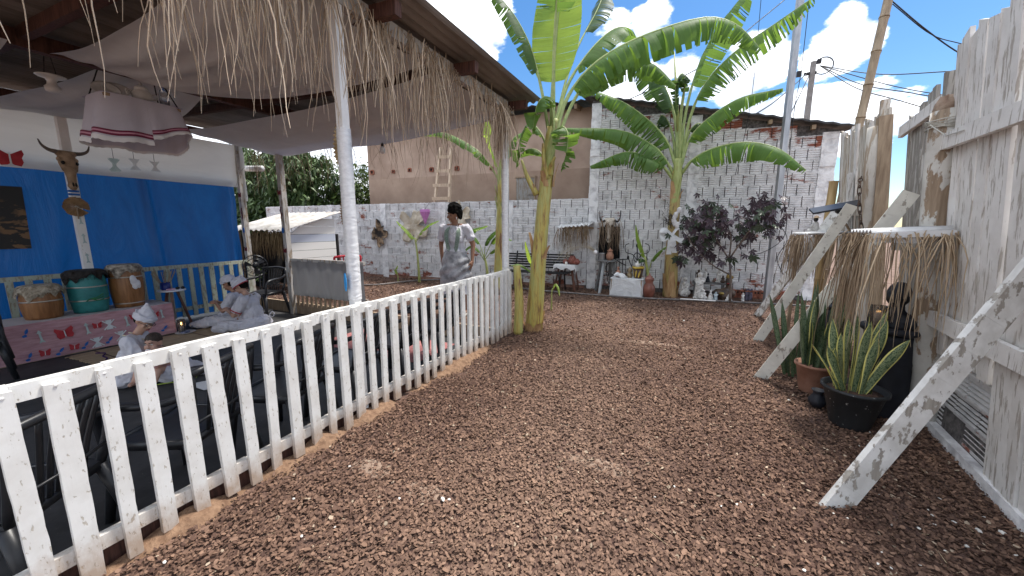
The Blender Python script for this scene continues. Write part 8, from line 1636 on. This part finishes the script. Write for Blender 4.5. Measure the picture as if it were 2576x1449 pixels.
m = MB(); c = PA(.05, -.19, .22); m.tube(bez([c, c + rtA * .03 - fwA * .03 + Vector((0, 0, .05)), c - fwA * .08 + Vector((0, 0, .03)), c - fwA * .05 - Vector((0, 0, .02)), c], 16), .008, 6); wpart(m, 'waist_tie', WCOT, tA, True)
q = atz(600, 822, FZ); tB, PB, hdB, rtB, fwB = seated((q.x - .02, q.y + .12, FZ + .012), (-.88, -.60), .89, SK2, 'person seated behind the bead threader, wearing round white turban and long white skirt', 'round', .10, .45, False, False, .40, None, 1.0, .68)
q = atz(345, 965, FZ); mo = Vector((q.x - .08, q.y - .02, FZ + .012)); tC, PC, hdC, rtC, fwC = seated(mo, (imr.x * .88 - .05, imr.y + .45), .82, SK3, 'person seated holding a baby, white blouse, glasses and peaked white turban', 'peak', .12, .62, False, False, .24, imr * .9 + Vector((0, 0, -.55)) + Vector((.1, -.1, 0)), 1.05, .60, True)
m = MB(); m.add([PC(-.28, .66, .012), PC(.26, .7, .012), PC(.30, .2, .012), PC(.3, .2, .02), PC(.26, .7, .02), PC(-.28, .66, .02)], [(0, 1, 4, 5), (1, 2, 3, 4)]); wpart(m, 'skirt_trim', plain('lime_trim', (.42, .58, .08), .7), tC)
tubes(tC, 'bead_necklace', mottle('cream_beads', (.4, .33, .2), (.62, .55, .42), .5, 90, .4), [[PC(-.065, .03, .60), PC(-.06, .20, .53), PC(.0, .26, .46), PC(.06, .20, .53), PC(.065, .03, .60)]], .006, 6)
# baby sitting in the lap, facing the fence
def baby():
    c = PC(.15, .34, .17); t = thing('baby', 'baby in pink top with white pacifier held on lap', 'baby', tuple(c)); fw = (Vector((.55, -.75, 0))).normalized(); rt = fw.cross(Vector((0, 0, 1))).normalized(); s_ = .80; P_ = lambda a, b_, d: c + rt * a + fw * b_ + Vector((0, 0, d)); m = MB()
    hd, HM, _ = head(t, m, P_(0, .02, .27), fw + Vector((0, 0, -.05)), (0, 0, 1), s_, SKB)
    for k in (-1, 1): m.ball(hd(.042 * k, .055, -.045), .030 * s_, 8)
    m.cap(P_(0, 0, .13), P_(0, .01, .22), .035, .035)
    for k in (-1, 1): sh, el, wr_ = P_(.085 * k, .0, .155), P_(.12 * k, .05, .08), P_(.07 * k, .13, .09); m.cap(sh, el, .03, .027); m.cap(el, wr_, .027, .02); hand(m, wr_, fw, Vector((0, 0, -1)), .55, k, .6)
    for k in (-1, 1): m.cap(P_(.05 * k, .02, .0), P_(.08 * k, .14, .02), .045, .036); m.cap(P_(.08 * k, .14, .02), P_(.08 * k, .2, -.06), .034, .026); m.cap(P_(.08 * k, .2, -.06), P_(.08 * k, .25, -.06), .024, .02)
    blob(m, 'body', SKB, t, .007, 3)
    m = MB(); m.cap(P_(-.05, 0, .155), P_(.05, 0, .155), .045, .045); m.cap(P_(0, .01, .1), P_(0, .0, .02), .085, .095); m.ball(P_(-.08, .0, .165), .038, 8); m.ball(P_(.08, 0, .165), .038, 8); blob(m, 'pink_top', clothmat('baby_pink', (.62, .34, .34), .1), t, .008, 2)
    m = MB(); m.ball(hd(0, -.018, .042), (.080 * s_, .094 * s_, .084 * s_), 12, M=HM); blob(m, 'hair', mottle('dark_brown_hair', (.015, .009, .006), (.05, .03, .02), .7, 60, .8), t, .008, 1)
    m = MB(); m.ball(hd(0, .099, -.066), (.034 * s_, .008, .022 * s_), 12, M=HM); e = wpart(m, 'pacifier', LACE, t, True); m = MB(); m.ball(hd(0, .112, -.07), .011, 8); wpart(m, 'pacifier_button', CUTR, e, True)
baby()
resolve_blobs()
